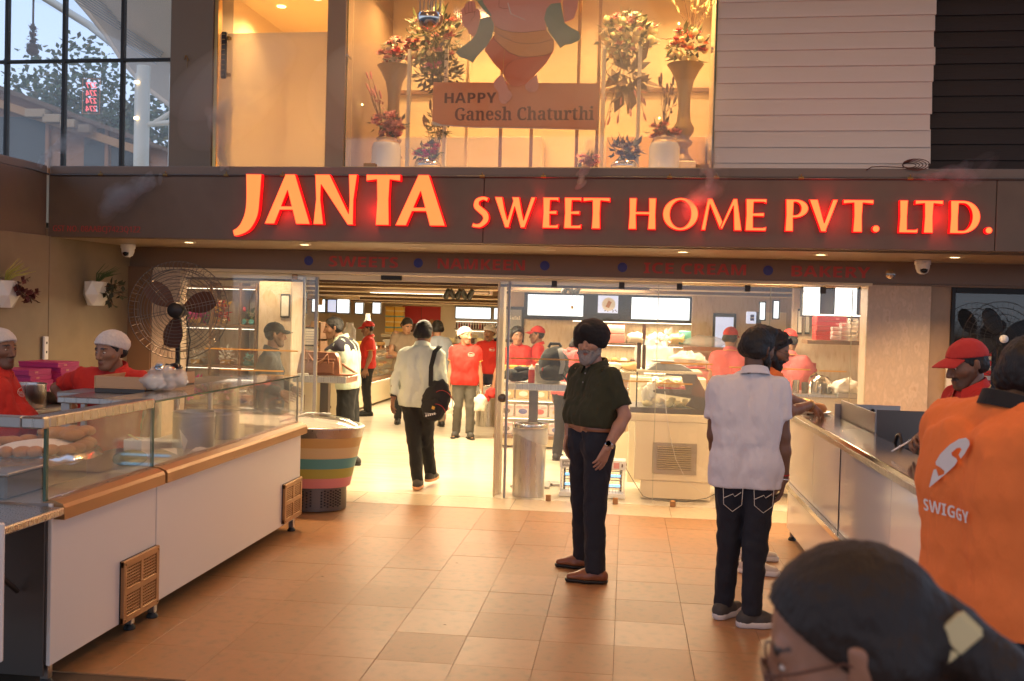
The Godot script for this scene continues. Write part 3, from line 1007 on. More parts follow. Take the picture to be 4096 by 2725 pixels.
# ------------------------------------------------------------------ upper storey
func build_upper():
	struct("upper_floor_slab", span(V(-7.2, 2.46, -8.45), V(4.8, 2.88, -21.9)), "cream_wall")
	# left window wall
	var w := up_thing("upper_window", "tall upper window with thin black mullions at the left", "window")
	for x in [-6.1, -5.562, -5.004, -4.447]:
		part(w, "mullion", span(V(x - 0.015, 2.946, -0.16), V(x + 0.015, 4.75, -0.11), 0.003), "black")
	part(w, "transom", span(V(-6.2, 3.868, -0.158), V(-3.992, 3.894, -0.112), 0.003), "black")
	var xs := [-6.1, -5.562, -5.004, -4.447, -3.992]
	for k in 4:
		part(w, "pane", span(V(xs[k] + 0.015, 2.946, -0.138), V(xs[k + 1] - 0.015, 3.868, -0.132)), "pane")
		part(w, "pane", span(V(xs[k] + 0.015, 3.894, -0.138), V(xs[k + 1] - 0.015, 4.75, -0.132)), "pane")
	var gc := up_thing("grey_column", "plain grey brown column between the upper windows", "column")
	part(gc, "shaft", span(V(-3.99, 2.946, -0.5), V(-3.602, 4.75, -0.10), 0.004), "grey_column")
	var g := G.new()
	g.tube([V(-3.85, 3.868, -0.09), V(-3.835, 3.90, -0.07), V(-3.82, 3.895, -0.065), V(-3.818, 3.86, -0.09)], 0.005, 6)
	g.bar(V(-3.826, 3.87, -0.085), V(-3.828, 3.80, -0.092), 0.003, 5)
	part(gc, "hook", g, "brass")
	# lit room behind a frosted glass door
	var r := up_thing("upper_room", "lit cream room behind the frosted upper glass door", "room")
	part(r, "wall", span(V(-3.7, 2.946, -1.9), V(-2.42, 5.2, -1.85)), "cream_wall")
	part(r, "wall", span(V(-3.70, 2.946, -1.85), V(-3.64, 5.2, -0.5)), "cream_wall")
	part(r, "wall", span(V(-2.48, 2.946, -1.85), V(-2.42, 5.2, -0.3)), "cream_wall")
	part(r, "ceiling", span(V(-3.7, 4.56, -1.85), V(-2.42, 4.62, -0.17)), "cream_wall")
	part(r, "jamb", span(V(-3.600, 2.946, -0.2), V(-3.565, 4.75, -0.12), 0.003), "gold")
	for p in [V(-3.32, 4.555, -0.9), V(-2.9, 4.555, -0.7)]:
		var d := G.new()
		d.lathe(Vector3.ZERO, [Vector2(0.001, -0.002), Vector2(0.04, -0.002)], 16)
		part(r, "lamp_lens", d, "lamp_warm", p)
		var l := SpotLight3D.new()
		l.name = "spot"
		l.light_color = Color(1.0, 0.80, 0.52)
		l.light_energy = 5.0
		l.light_size = 0.05
		l.spot_angle = 75
		l.shadow_enabled = true
		l.position = p + V(0, -0.03, 0)
		l.rotation.x = -PI / 2
		r.add_child(l)
	var dr := up_thing("upper_door", "frosted upper glass door with a long dark carved handle", "door")
	part(dr, "frosted_pane", span(V(-3.56, 2.95, -0.146), V(-2.585, 4.098, -0.138)), "frosted")
	part(dr, "pane", span(V(-3.56, 4.102, -0.146), V(-2.585, 4.75, -0.138)), "pane")
	var hd := part(dr, "handle", span(V(-3.507, 3.70, -0.09), V(-3.462, 4.094, -0.06), 0.006), "black")
	var orn := G.new()
	for k in 9: orn.lathe(V(-3.4845, 3.725 + k * 0.043, -0.0575), [Vector2(0.012, -0.004), Vector2(0.017, 0.0), Vector2(0.012, 0.004)], 8, 1.0, 0.3)
	part(hd, "ornament", orn, "brass")
	part(dr, "handle_mount", span(V(-3.495, 4.04, -0.138), V(-3.45, 4.065, -0.09)), "brass")
	part(dr, "handle_mount", span(V(-3.495, 3.73, -0.138), V(-3.45, 3.755, -0.09)), "brass")
	var bc := up_thing("beige_column", "smooth beige column left of the flower display window", "column")
	part(bc, "shaft", span(V(-2.583, 2.946, -0.30), V(-2.42, 4.75, -0.11), 0.004), "beige_column")
	# the flower display
	var d := up_thing("display_window", "warm lit display window full of flower arrangements", "display window")
	part(d, "back_wall", span(V(-2.5, 2.946, -1.55), V(0.66, 4.85, -1.5)), "cream_wall")
	part(d, "ceiling", span(V(-2.5, 4.80, -1.5), V(0.66, 4.85, -0.12)), "cream_wall")
	part(d, "shelf_floor", span(V(-2.42, 2.9465, -1.5), V(0.66, 2.96, -0.10)), "sand_pale")
	part(d, "end_wall", span(V(0.62, 2.946, -1.5), V(0.66, 4.85, -0.16)), "cream_wall")
	part(d, "end_wall", span(V(-2.48, 2.946, -1.5), V(-2.42, 4.85, -0.31)), "beige_column")
	part(d, "rail", span(V(-2.42, 3.86, -1.49), V(0.62, 3.90, -1.46), 0.004), "wood")
	part(d, "cupboard", span(V(-2.40, 2.961, -1.49), V(-0.9, 3.42, -1.3), 0.004), "cream")
	part(d, "cupboard", span(V(-0.3, 2.961, -1.49), V(0.6, 3.42, -1.3), 0.004), "sand")
	part(d, "pane", span(V(-2.412, 2.962, -0.148), V(0.625, 4.75, -0.140)), "pane")
	part(d, "pane_edge", span(V(0.626, 2.95, -0.149), V(0.636, 4.75, -0.139)), "glass_edge")
	part(d, "pane_edge", span(V(-2.417, 2.95, -0.149), V(-2.413, 4.75, -0.139)), "glass_edge")
	for x in [-2.24, 0.50]: part(d, "glass_shoe", span(V(x, 2.946, -0.17), V(x + 0.10, 2.99, -0.105), 0.003), "bronze")
	for p in [[-2.40, 3.885], [0.60, 3.895]]:
		var b := G.new()
		b.bar(V(p[0], p[1], -0.20), V(p[0], p[1], -0.09), 0.010, 10)
		part(d, "glass_bolt", b, "steel")
	for x in [-1.957, -1.63, -0.277, 0.02]: part(d, "white_post", span(V(x - 0.016, 2.961, -0.466), V(x + 0.016, 4.02, -0.434), 0.003), "off_white")
	for x in [-1.80, -1.545, -1.23, -0.95, -0.54, -0.36]: part(d, "back_post", span(V(x - 0.014, 2.961, -0.96), V(x + 0.014, 4.8, -0.93), 0.003), "wood" if x > -1.5 else "cream")
	for p in [[-2.06, -0.95], [-1.3, -0.95], [-0.5, -0.95], [0.3, -0.95], [-1.8, -0.28], [-0.1, -0.28], [0.40, -0.28]]:
		var q := V(p[0], 4.79, p[1])
		var le := G.new()
		le.lathe(Vector3.ZERO, [Vector2(0.001, -0.002), Vector2(0.05, -0.002)], 16)
		part(d, "lamp_lens", le, "lamp_warm", q)
		var l := SpotLight3D.new()
		l.name = "spot"
		l.light_color = Color(1.0, 0.78, 0.50)
		l.light_energy = 2.6
		l.light_size = 0.06
		l.spot_angle = 74
		l.shadow_enabled = true
		l.position = q + V(0, -0.03, 0)
		l.rotation.x = -PI / 2
		d.add_child(l)
	var fl := thing("fairy_lights", "four tiny bright sparkle lights between the display flowers", "string lights")
	fl.transform = FT
	for p in [V(-2.18, 4.135, -0.7), V(0.30, 4.125, -0.75), V(-2.39, 3.56, -0.5), V(0.19, 3.47, -0.7), V(0.33, 4.27, -0.7)]:
		var b := G.new()
		b.ball(p, V(0.009, 0.009, 0.009), 8, 6)
		part(fl, "bulb", b, "fairy")
	# siding: a board each
	var sd := up_thing("white_siding", "white lapped timber siding on the upper wall", "wall")
	var ys := [4.66, 4.53, 4.40, 4.27, 4.143, 4.017, 3.889, 3.762, 3.635, 3.508, 3.382, 3.256, 3.13, 3.006, 2.946]
	for k in ys.size() - 1:
		var b := G.new()
		var xr := 2.282 + 0.006 * sin(k * 2.3) - 0.001 * k
		var t: float = ys[k]
		var bo: float = ys[k + 1]
		# tapered lap board: thin at the top, thick at the foot
		var pr := PackedVector2Array([Vector2(0.0, t + 0.012), Vector2(0.006, t + 0.012), Vector2(0.022, bo + 0.002), Vector2(0.022, bo), Vector2(0.0, bo)])
		var x0 := 0.64
		var q := []
		for v in pr: q.append([V(x0, v.y, -0.165 + v.x), V(xr, v.y, -0.165 + v.x)])
		for e in pr.size():
			var f := (e + 1) % pr.size()
			b.quad(q[f][0], q[f][1], q[e][1], q[e][0])
		b.quad(q[2][1], q[3][1], q[4][1], q[0][1])
		b.quad(q[4][1], q[0][1], q[1][1], q[2][1])
		var pl := part(sd, "board", b, "siding")
		pl.rotation.z = 0.0012 * sin(k * 5.1)
	part(sd, "backing", span(V(0.645, 2.946, -0.22), V(2.262, 4.75, -0.167)), "grey_column")
	var ds := up_thing("dark_siding", "dark brown lapped siding at the upper right", "wall")
	for k in 14:
		var y := 2.93 + k * 0.125
		var b := G.new()
		b.quad(V(2.2, y, -0.30), V(4.6, y, -0.30), V(4.6, y + 0.128, -0.318), V(2.2, y + 0.128, -0.318))
		b.quad(V(2.2, y, -0.32), V(4.6, y, -0.32), V(4.6, y, -0.30), V(2.2, y, -0.30))
		part(ds, "board", b, "dark_siding")
	part(ds, "backing", span(V(2.2, 2.9, -0.40), V(4.6, 4.75, -0.34)), "black")
	build_standee()
	build_flowers()
	var bl := up_thing("hanging_bell", "steel bell shaped fitting hanging on rods before the display", "hanging lamp")
	var bg := G.new()
	bg.lathe(V(-1.607, 4.055, 0.25), [Vector2(0.001, -0.085), Vector2(0.04, -0.08), Vector2(0.078, -0.055), Vector2(0.1, -0.02), Vector2(0.106, 0.02), Vector2(0.10, 0.05), Vector2(0.09, 0.055), Vector2(0.001, 0.055)], 28)
	part(bl, "bowl", bg, "steel_shiny")
	for k in 7:
		var rd := G.new()
		var x := -1.607 + (k - 3) * 0.025
		rd.bar(V(x, 4.10, 0.25 + 0.03 * cos(k * 1.4)), V(x, 4.9, 0.25 + 0.03 * cos(k * 1.4)), 0.006, 8)
		part(bl, "rod", rd, "steel_dull")

func build_standee():
	var o := up_thing("festival_standee", "flat painted greeting standee of a round-bellied figure on an orange board", "cutout")
	var cv := func(a: Array) -> PackedVector2Array:
		var p := PackedVector2Array()
		for k in range(0, a.size(), 2): p.append(Vector2(-1.655 + a[k] * 0.000716, 4.343 - a[k + 1] * 0.000705))
		return p
	var put := func(called: String, a: Array, mat: String, z: float):
		var g := G.new()
		g.prism(cv.call(a), z - 0.003, z)
		part(o, called, g, mat)
	put.call("board", [-8, 965, 1915, 1000, 1903, 1525, 1200, 1500, 500, 1490, 180, 1468, 100, 1460, -12, 1420], "standee_orange", -0.128)
	put.call("backing", [-14, 1400, 100, 1440, 500, 1475, 1200, 1488, 1908, 1512, 1907, 1530, 1200, 1512, 500, 1500, 180, 1480, 60, 1478, -14, 1455], "off_white", -0.1315)
	put.call("belly", [430, -300, 470, 0, 540, 110, 640, 220, 690, 320, 695, 420, 1305, 420, 1275, 260, 1330, 90, 1450, 80, 1480, 0, 1500, -300], "standee_skin", -0.122)
	put.call("arm", [1470, 90, 1485, -200, 1645, -200, 1648, 60, 1640, 150, 1600, 260, 1490, 305], "standee_skin", -0.126)
	put.call("hand", [303, 130, 308, 250, 325, 310, 370, 350, 400, 410, 470, 460, 510, 390, 522, 200, 512, 140, 495, 120, 470, 130, 465, 60, 450, 35, 425, 28, 405, 35, 385, 30, 365, 60, 345, 62, 340, 95], "standee_skin", -0.122)
	put.call("loincloth", [690, 440, 600, 560, 590, 610, 700, 760, 800, 860, 850, 960, 900, 1018, 980, 1030, 1060, 1010, 1150, 930, 1220, 850, 1300, 770, 1385, 620, 1390, 520], "standee_cloth", -0.118)
	put.call("sash", [690, 325, 780, 372, 900, 402, 1050, 410, 1290, 385, 1385, 500, 1390, 560, 1375, 640, 1250, 690, 1000, 690, 880, 640, 780, 560, 700, 470], "standee_sash", -0.114)
	put.call("foot", [800, 880, 760, 910, 720, 950, 702, 1000, 715, 1040, 760, 1090, 770, 1180, 800, 1220, 845, 1230, 900, 1180, 922, 1130, 905, 1090, 872, 1060, 860, 1020], "standee_skin", -0.118)
	put.call("foot", [1200, 890, 1215, 980, 1225, 1010, 1215, 1060, 1180, 1092, 1110, 1090, 1070, 1050, 1072, 1000, 1140, 940], "standee_skin", -0.1215)
	put.call("scarf", [530, 250, 590, 225, 650, 224, 685, 300, 690, 360, 670, 460, 620, 550, 560, 620, 500, 680, 455, 755, 430, 735, 390, 712, 310, 690, 250, 632, 290, 590, 350, 545, 440, 480, 490, 410, 515, 320], "standee_scarf", -0.110)
	put.call("scarf", [1268, 262, 1290, 150, 1340, 90, 1450, 80, 1475, 200, 1500, 310, 1580, 370, 1660, 410, 1690, 470, 1670, 515, 1580, 555, 1520, 560, 1490, 575, 1465, 602, 1430, 550, 1390, 500, 1330, 420], "standee_scarf", -0.110)
	put.call("scarf", [410, -60, 470, 20, 540, 110, 640, 215, 660, 205, 560, 60, 520, -60], "standee_scarf", -0.119)
	# ink lines
	var ink := func(a: Array, w: float, z: float, mat := "ink_light"):
		var pts := []
		for v in cv.call(a): pts.append(V(v.x, v.y, z))
		var g := G.new()
		g.tube(pts, w, 5)
		part(o, "ink_line", g, mat)
	ink.call([690, 325, 780, 372, 900, 402, 1050, 410, 1290, 385], 0.0016, -0.1135)
	ink.call([700, 395, 820, 470, 950, 525, 1060, 538, 1220, 535, 1370, 495], 0.0016, -0.1135)
	ink.call([690, 475, 780, 560, 880, 640, 1000, 688, 1120, 692, 1290, 675, 1378, 640], 0.0016, -0.1135)
	ink.call([1110, 690, 950, 715, 860, 770, 820, 860, 830, 950], 0.0014, -0.1175)
	ink.call([820, 600, 806, 870, 850, 960, 905, 1025], 0.003, -0.1175, "standee_sash")
	ink.call([345, 185, 385, 165, 470, 158], 0.0014, -0.1215)
	ink.call([340, 95, 350, 175], 0.0014, -0.1215)
	ink.call([383, 40, 392, 160], 0.0014, -0.1215)
	ink.call([422, 30, 430, 158], 0.0014, -0.1215)
	ink.call([415, 275, 430, 235, 460, 205, 458, 150], 0.0014, -0.1215)
	ink.call([740, 20, 740, 110, 800, 130, 845, 125], 0.0014, -0.1215)
	for d in [[832, 1185, 862, 1195, 870, 1215], [860, 1155, 895, 1170, 905, 1185], [880, 1130, 905, 1140, 915, 1155], [1105, 1050, 1110, 1075, 1120, 1088], [1140, 1045, 1132, 1070, 1150, 1090]]: ink.call(d, 0.0012, -0.1175)
	for k in 16:
		var t := k / 15.0
		var p := Vector2(845, 70).lerp(Vector2(880, 190), minf(t * 2, 1)).lerp(Vector2(1035, 258), maxf(0, t * 2 - 1) if t > 0.5 else 0.0)
		var b := G.new()
		var q: PackedVector2Array = cv.call([p.x, p.y])
		b.ball(V(q[0].x, q[0].y, -0.1205), V(0.0055, 0.0055, 0.003), 8, 5)
		part(o, "bead", b, "paper")
	words(o, "lettering", "HAPPY", 0.083, "ink", V(-1.352, 3.528, -0.1265), Vector3.ZERO, 0.002, false, 0.435)
	words(o, "lettering", "Ganesh Chaturthi", 0.105, "ink", V(-0.898, 3.395, -0.1265), Vector3.ZERO, 0.002, true, 1.15)

# ------------------------------------------------------------------ flowers
func bloom(g: G, at: Vector3, r: float, rn: RandomNumberGenerator, petals := 9):
	for ring in 2:
		for k in petals:
			var a := TAU * k / petals + rn.randf() * 0.4
			var el := 0.25 + ring * 0.65
			var d := V(cos(a) * cos(el), sin(el) * 0.7 + 0.1, sin(a) * cos(el)).rotated(Vector3.RIGHT, 0.5).normalized()
			var sd := d.cross(V(0.2, 1, 0.3)).normalized()
			g.blade(at, d, sd, r * (1.0 - ring * 0.3), r * 0.5, 0.35)

func puff(g: G, ce: Vector3, rad: Vector3, count: int, r: float, rn: RandomNumberGenerator, what := 0):
	for k in count:
		var d := V(rn.randfn(), rn.randfn(), rn.randfn()).normalized() * pow(rn.randf(), 0.4)
		var p := ce + d * rad
		if what == 0: bloom(g, p, r * rn.randf_range(0.7, 1.2), rn)
		elif what == 1:
			var dd := (d + V(rn.randfn(), rn.randfn(), rn.randfn()) * 0.5).normalized()
			g.blade(p, dd, dd.cross(V(rn.randf(), 1, rn.randf())).normalized(), r * rn.randf_range(0.7, 1.5), r * 0.5, 0.25)
		else: g.ball(p, Vector3.ONE * r * rn.randf_range(0.5, 0.9), 7, 5)

func bouquet(at: Vector3, label: String, rad: Vector3, mix: Array, sd: int) -> Node3D:
	var o := up_thing("flower_bouquet", label, "flowers", "flower arrangements in the display window")
	o.transform = FT * Transform3D(Basis(), at)
	var rn := RandomNumberGenerator.new()
	rn.seed = sd
	for m in mix:      # [name, material, count, size, kind]
		var g := G.new()
		puff(g, Vector3.ZERO, rad * (1.0 if m[4] != 1 else 0.95), m[2], m[3], rn, m[4])
		part(o, m[0], g, m[1])
	return o

func stems(o: Node3D, count: int, l: float, spread: float, mat: String, tip: String, sd: int, base := Vector3.ZERO, lean := Vector3.ZERO):
	var rn := RandomNumberGenerator.new()
	rn.seed = sd
	var g := G.new()
	var t := G.new()
	for k in count:
		var d := (V(rn.randfn() * spread, 1, rn.randfn() * spread) + lean).normalized()
		var ll := l * rn.randf_range(0.6, 1.1)
		var e := base + d * ll + V(rn.randfn(), 0, rn.randfn()) * 0.03
		g.tube([base, base + d * ll * 0.5, e], 0.0025, 5)
		t.xf = Transform3D(Basis(Quaternion(Vector3.UP, d)), e)
		t.ball(Vector3.ZERO, V(0.011, 0.04, 0.011), 7, 5)
		if k % 2 == 0:
			for q in 3: t.blade(V(0, -0.06 - q * 0.03, 0), V(rn.randfn(), 0.6, rn.randfn()).normalized(), Vector3.RIGHT, 0.05, 0.02)
	part(o, "stem", g, mat)
	part(o, "seed_head", t, tip)

func build_flowers():
	var trumpet := [Vector2(0.085, 0.0), Vector2(0.09, 0.02), Vector2(0.05, 0.07), Vector2(0.04, 0.12), Vector2(0.075, 0.15), Vector2(0.08, 0.17), Vector2(0.05, 0.20), Vector2(0.085, 0.25), Vector2(0.09, 0.29), Vector2(0.06, 0.34), Vector2(0.05, 0.45), Vector2(0.055, 0.58), Vector2(0.075, 0.68), Vector2(0.12, 0.77), Vector2(0.155, 0.82), Vector2(0.15, 0.82), Vector2(0.1, 0.76)]
	for d in [[V(-2.14, 3.10, -0.62), "tall brass trumpet vase at the display's left end"], [V(0.395, 3.08, -0.62), "tall brass trumpet vase at the display's right end"]]:
		var v := up_thing("trumpet_vase", d[1], "vase", "brass trumpet vases")
		v.transform = FT * Transform3D(Basis(), d[0])
		var g := G.new()
		g.lathe(Vector3.ZERO, trumpet, 24)
		part(v, "vessel", g, "brass")
		part(v, "stand", bx(V(0.22, 0.14, 0.22), 0.01, V(0, -0.07, 0)), "sand_pale")
	for d in [[V(-2.12, 2.961, -0.36), "white cylinder jar at the display's left under pink flowers"], [V(0.245, 2.961, -0.36), "white ceramic jar with tan neck under red flowers"]]:
		var v := up_thing("ceramic_jar", d[1], "jar", "white jars")
		v.transform = FT * Transform3D(Basis(), d[0])
		var g := G.new()
		g.lathe(Vector3.ZERO, [Vector2(0.001, 0), Vector2(0.118, 0), Vector2(0.125, 0.01), Vector2(0.125, 0.20), Vector2(0.11, 0.235)], 26)
		part(v, "body", g, "porcelain")
		var n := G.new()
		n.lathe(Vector3.ZERO, [Vector2(0.112, 0.234), Vector2(0.095, 0.25), Vector2(0.085, 0.262), Vector2(0.092, 0.275), Vector2(0.085, 0.28), Vector2(0.06, 0.27)], 26)
		part(v, "neck", n, "sand")
	for d in [[V(-1.76, 2.961, -0.40), "low silver bowl of red blooms at left"], [V(-0.08, 2.961, -0.40), "low glass bowl of dark blooms between the right posts"]]:
		var v := up_thing("flower_bowl", d[1], "bowl", "low bowls")
		v.transform = FT * Transform3D(Basis(), d[0])
		var g := G.new()
		g.lathe(Vector3.ZERO, [Vector2(0.05, 0), Vector2(0.10, 0.02), Vector2(0.12, 0.05), Vector2(0.10, 0.085), Vector2(0.09, 0.08)], 24)
		part(v, "bowl", g, "steel_shiny")
	bouquet(V(-2.10, 4.02, -0.60), "pink and cream bouquet in the left brass vase", V(0.17, 0.13, 0.14), [["blossom", "rose", 26, 0.055, 0], ["white_blossom", "paper", 10, 0.05, 2], ["leaf", "green", 90, 0.06, 1], ["red_blossom", "red", 5, 0.07, 0]], 3)
	bouquet(V(-1.77, 4.13, -0.55), "large hanging bouquet of white pompons and greenery at left", V(0.24, 0.27, 0.18), [["pompon", "pale_yellow", 34, 0.045, 2], ["leaf", "olive_leaf", 380, 0.075, 1], ["blossom", "rose", 12, 0.06, 0], ["red_blossom", "red", 6, 0.07, 0]], 4)
	bouquet(V(-1.72, 3.82, -0.55), "dark trailing greenery under the left hanging bouquet", V(0.20, 0.15, 0.14), [["leaf", "dark_leaf", 240, 0.075, 1], ["red_blossom", "hot_pink", 5, 0.06, 0]], 5)
	var b3 := bouquet(V(-2.12, 3.36, -0.40), "dusty pink bouquet with dried stems in the left white jar", V(0.15, 0.12, 0.12), [["blossom", "rose", 30, 0.06, 0], ["red_blossom", "red", 10, 0.05, 0], ["leaf", "dark_leaf", 60, 0.06, 1]], 6)
	stems(b3, 9, 0.42, 0.18, "dry_brown", "rose", 61, V(-0.05, 0.0, 0), V(-0.45, 0, 0))
	bouquet(V(-1.76, 3.12, -0.40), "red and green blooms in the low silver bowl", V(0.11, 0.08, 0.08), [["red_blossom", "red", 12, 0.05, 0], ["pink_blossom", "hot_pink", 4, 0.05, 0], ["leaf", "olive_leaf", 60, 0.06, 1]], 7)
	var b6 := bouquet(V(-1.70, 3.33, -0.45), "thin dry twig bunch between the left white posts", V(0.08, 0.12, 0.06), [["leaf", "olive_leaf", 60, 0.08, 1]], 71)
	stems(b6, 10, 0.5, 0.12, "dry_brown", "dry_brown", 72, V(0, -0.25, 0))
	var b4 := bouquet(V(-0.10, 4.12, -0.55), "large cream and peach bouquet hanging between the right posts", V(0.25, 0.22, 0.18), [["pompon", "pale_yellow", 30, 0.05, 2], ["blossom", "rose", 22, 0.06, 0], ["leaf", "olive_leaf", 260, 0.07, 1], ["cream_blossom", "paper", 14, 0.06, 0]], 8)
	stems(b4, 12, 0.62, 0.35, "dry_brown", "rose", 81, V(0, -0.1, 0), V(0, -2.2, 0))
	bouquet(V(-0.08, 3.78, -0.55), "brown dried banana leaves hanging below the cream bouquet", V(0.10, 0.14, 0.06), [["dry_leaf", "dry_brown", 36, 0.20, 1]], 9)
	bouquet(V(-0.08, 3.14, -0.40), "dark maroon blooms in the low glass bowl", V(0.12, 0.09, 0.08), [["red_blossom", "red_leaf", 16, 0.06, 0], ["leaf", "dark_leaf", 50, 0.08, 1], ["white_blossom", "paper", 3, 0.05, 0]], 10)
	var b5 := bouquet(V(0.40, 4.05, -0.60), "mixed cream and rust bouquet in the right brass vase", V(0.17, 0.15, 0.14), [["pompon", "pale_yellow", 20, 0.042, 2], ["blossom", "orange", 8, 0.06, 0], ["red_blossom", "red", 7, 0.06, 0], ["leaf", "olive_leaf", 90, 0.075, 1]], 11)
	stems(b5, 14, 0.40, 0.22, "dry_brown", "pale_yellow", 12, V(0.05, 0.05, 0))
	var b7 := bouquet(V(0.24, 3.29, -0.36), "bright red blooms with tall dried buds in the tan-necked jar", V(0.13, 0.075, 0.1), [["red_blossom", "red", 24, 0.055, 0], ["leaf", "dark_leaf", 40, 0.06, 1]], 13)
	stems(b7, 9, 0.42, 0.12, "dry_brown", "red_leaf", 14)
	bouquet(V(-0.38, 3.04, -0.30), "small pink posy on the display floor below the standee's right end", V(0.10, 0.07, 0.06), [["blossom", "rose", 14, 0.05, 0], ["leaf", "olive_leaf", 24, 0.05, 1]], 15)
	bouquet(V(-1.15, 3.76, -0.9), "pale blurred posy behind the standee's left side", V(0.16, 0.14, 0.06), [["pompon", "pale_yellow", 26, 0.04, 2], ["blossom", "hot_pink", 3, 0.05, 0], ["leaf", "olive_leaf", 40, 0.05, 1]], 16)

# ------------------------------------------------------------------ reflection in the left upper window, built as solid things behind the glass
func build_reflection():
	var rn := RandomNumberGenerator.new()
	rn.seed = 19
	var t := thing("tree", "reflected leafy green tree, set behind the upper window against pale sky", "tree", V(-12.4, -0.06, -22))
	var tr := G.new()
	tr.tube([V(0, 0, 0), V(0.1, 2.2, 0), V(-0.1, 4.6, 0), V(0.1, 6.3, 0)], [0.22, 0.17, 0.12, 0.05], 9)
	var tips := []
	for k in 26:
		var a := rn.randf() * TAU
		var y := rn.randf_range(3.6, 6.0)
		var l := rn.randf_range(1.0, 2.3)
		var e := V(cos(a) * l, y + rn.randf_range(0.3, 1.5), sin(a) * l * 0.8)
		tr.tube([V(0, y, 0), V(cos(a) * l * 0.5, y + 0.4, sin(a) * l * 0.4), e], [0.06, 0.035, 0.012], 5, false)
		tips.append(e)
		for q in 3: tips.append(e.lerp(V(0, y, 0), rn.randf() * 0.7) + V(rn.randfn(), rn.randfn() * 0.6, rn.randfn()) * 0.35)
	for q in 9: tips.append(V(rn.randf_range(-1.8, 2.2), rn.randf_range(6.6, 7.5), rn.randf_range(-0.6, 0.8)))
	part(t, "trunk", tr, "bark")
	var cr := G.new()
	cr.tinted = true
	for p in tips:
		for q in 60:
			var o := V(rn.randfn(), rn.randfn() * 0.8, rn.randfn()) * 0.26
			var d := (V(rn.randfn(), -0.4 + rn.randfn() * 0.6, rn.randfn())).normalized()
			var s := rn.randf_range(0.55, 1.25)
			cr.col = Color(0.075 * s, 0.095 * s, 0.03 * s) if rn.randf() < 0.75 else Color(0.15 * s, 0.12 * s, 0.035 * s)
			cr.blade(p + o, d, d.cross(V(rn.randf(), rn.randf(), 1)).normalized(), rn.randf_range(0.13, 0.2), 0.095)
	part(t, "crown", cr, "tree_leaf")
	# reflected timber building with a falling roof line
	var b := thing("reflected_building", "reflected rust brown timber building with sloping roofline, set behind the window", "building", V(0, 0, -19))
	var wl := G.new()
	wl.prism(PackedVector2Array([Vector2(-14.5, 0), Vector2(-7.9, 0), Vector2(-7.9, 4.35), Vector2(-9.03, 4.78), Vector2(-12.371, 5.92), Vector2(-14.5, 6.6)]), -2.0, 0.0)
	part(b, "wall", wl, "timber")
	var roof := G.new()
	roof.prism(PackedVector2Array([Vector2(-14.6, 6.65), Vector2(-7.8, 4.34), Vector2(-7.8, 4.42), Vector2(-14.6, 6.75)]), -2.2, 0.25)
	part(b, "roof", roof, "dry_brown")
	for d in [[-12.3, 4.2, 1.5, 1.25], [-10.55, 4.1, 0.5, 1.0], [-9.85, 4.05, 0.75, 0.75], [-8.7, 3.9, 0.5, 0.55], [-13.6, 4.4, 0.8, 1.5]]:
		var wd := part(b, "window", bx(V(d[2], d[3], 0.06), 0.01), "dark_grey", V(d[0], d[1] + 0.62, 0.0))
		part(wd, "frame", bx(V(d[2] + 0.1, 0.09, 0.1), 0.01), "timber", V(0, -d[3] / 2, 0.03))
		part(wd, "frame", bx(V(0.08, d[3], 0.1), 0.01), "timber", V(d[2] / 2, 0, 0.03))
	for k in 4: part(b, "crate", bx(V(0.42 - k * 0.06, 0.16, 0.3), 0.01), "card", V(-11.65 + k * 0.34, 5.46 - k * 0.1, 0.2))
	part(b, "beam", bx(V(3.4, 0.16, 0.16), 0.01), "bread", V(-11.2, 5.27, 0.12)).rotation.z = -0.3
	# reflected white canopy with its edge tube
	var c := thing("reflected_canopy", "reflected white curved canopy underside with ceiling lamps and vent, set behind the window", "canopy")
	var e1 := [V(-8.6, 6.62, -14), V(-8.189, 6.174 + 0.1, -14), V(-7.918, 5.984, -14), V(-7.645, 5.668, -14), V(-7.406, 5.322, -14), V(-7.135, 5.02, -14), V(-6.934, 4.852, -14), V(-6.6, 4.62, -14), V(-6.0, 4.42, -14), V(-5.0, 4.3, -14)]
	var rows := []
	for s in 4:
		var row := PackedVector3Array()
		for p in e1: row.append(p + V(0.25 * s, 0.72 * s, 1.1 * s))
		rows.append(row)
	var cg := G.new()
	cg.grid(rows)
	part(c, "membrane", cg, "canopy_white")
	var ed := G.new()
	ed.tube(e1, 0.045, 8)
	part(c, "edge_tube", ed, "canopy_white")
	var rb := G.new()
	rb.tube([V(-9.6, 6.75, -15), V(-8.48, 6.097, -15), V(-7.6, 5.5, -14.6)], 0.06, 8)
	part(c, "rib", rb, "off_white")
	for d in [V(-6.62, 5.82, -12.98), V(-6.47, 5.70, -12.98)]:
		var le := G.new()
		le.ball(d, V(0.085, 0.025, 0.06), 12, 6)
		part(c, "lamp_lens", le, "lamp_warm")
	for k in 2:
		var v := G.new()
		for q in 7: v.box(V(0, -0.03 * q, 0), V(0.75 - k * 0.15, 0.014, 0.02))
		var vm := part(c, "vent", v, "grey", V(-7.25, 5.86, -13.2) if k == 0 else V(-6.6, 5.33, -13.1))
		vm.rotation.z = -0.55
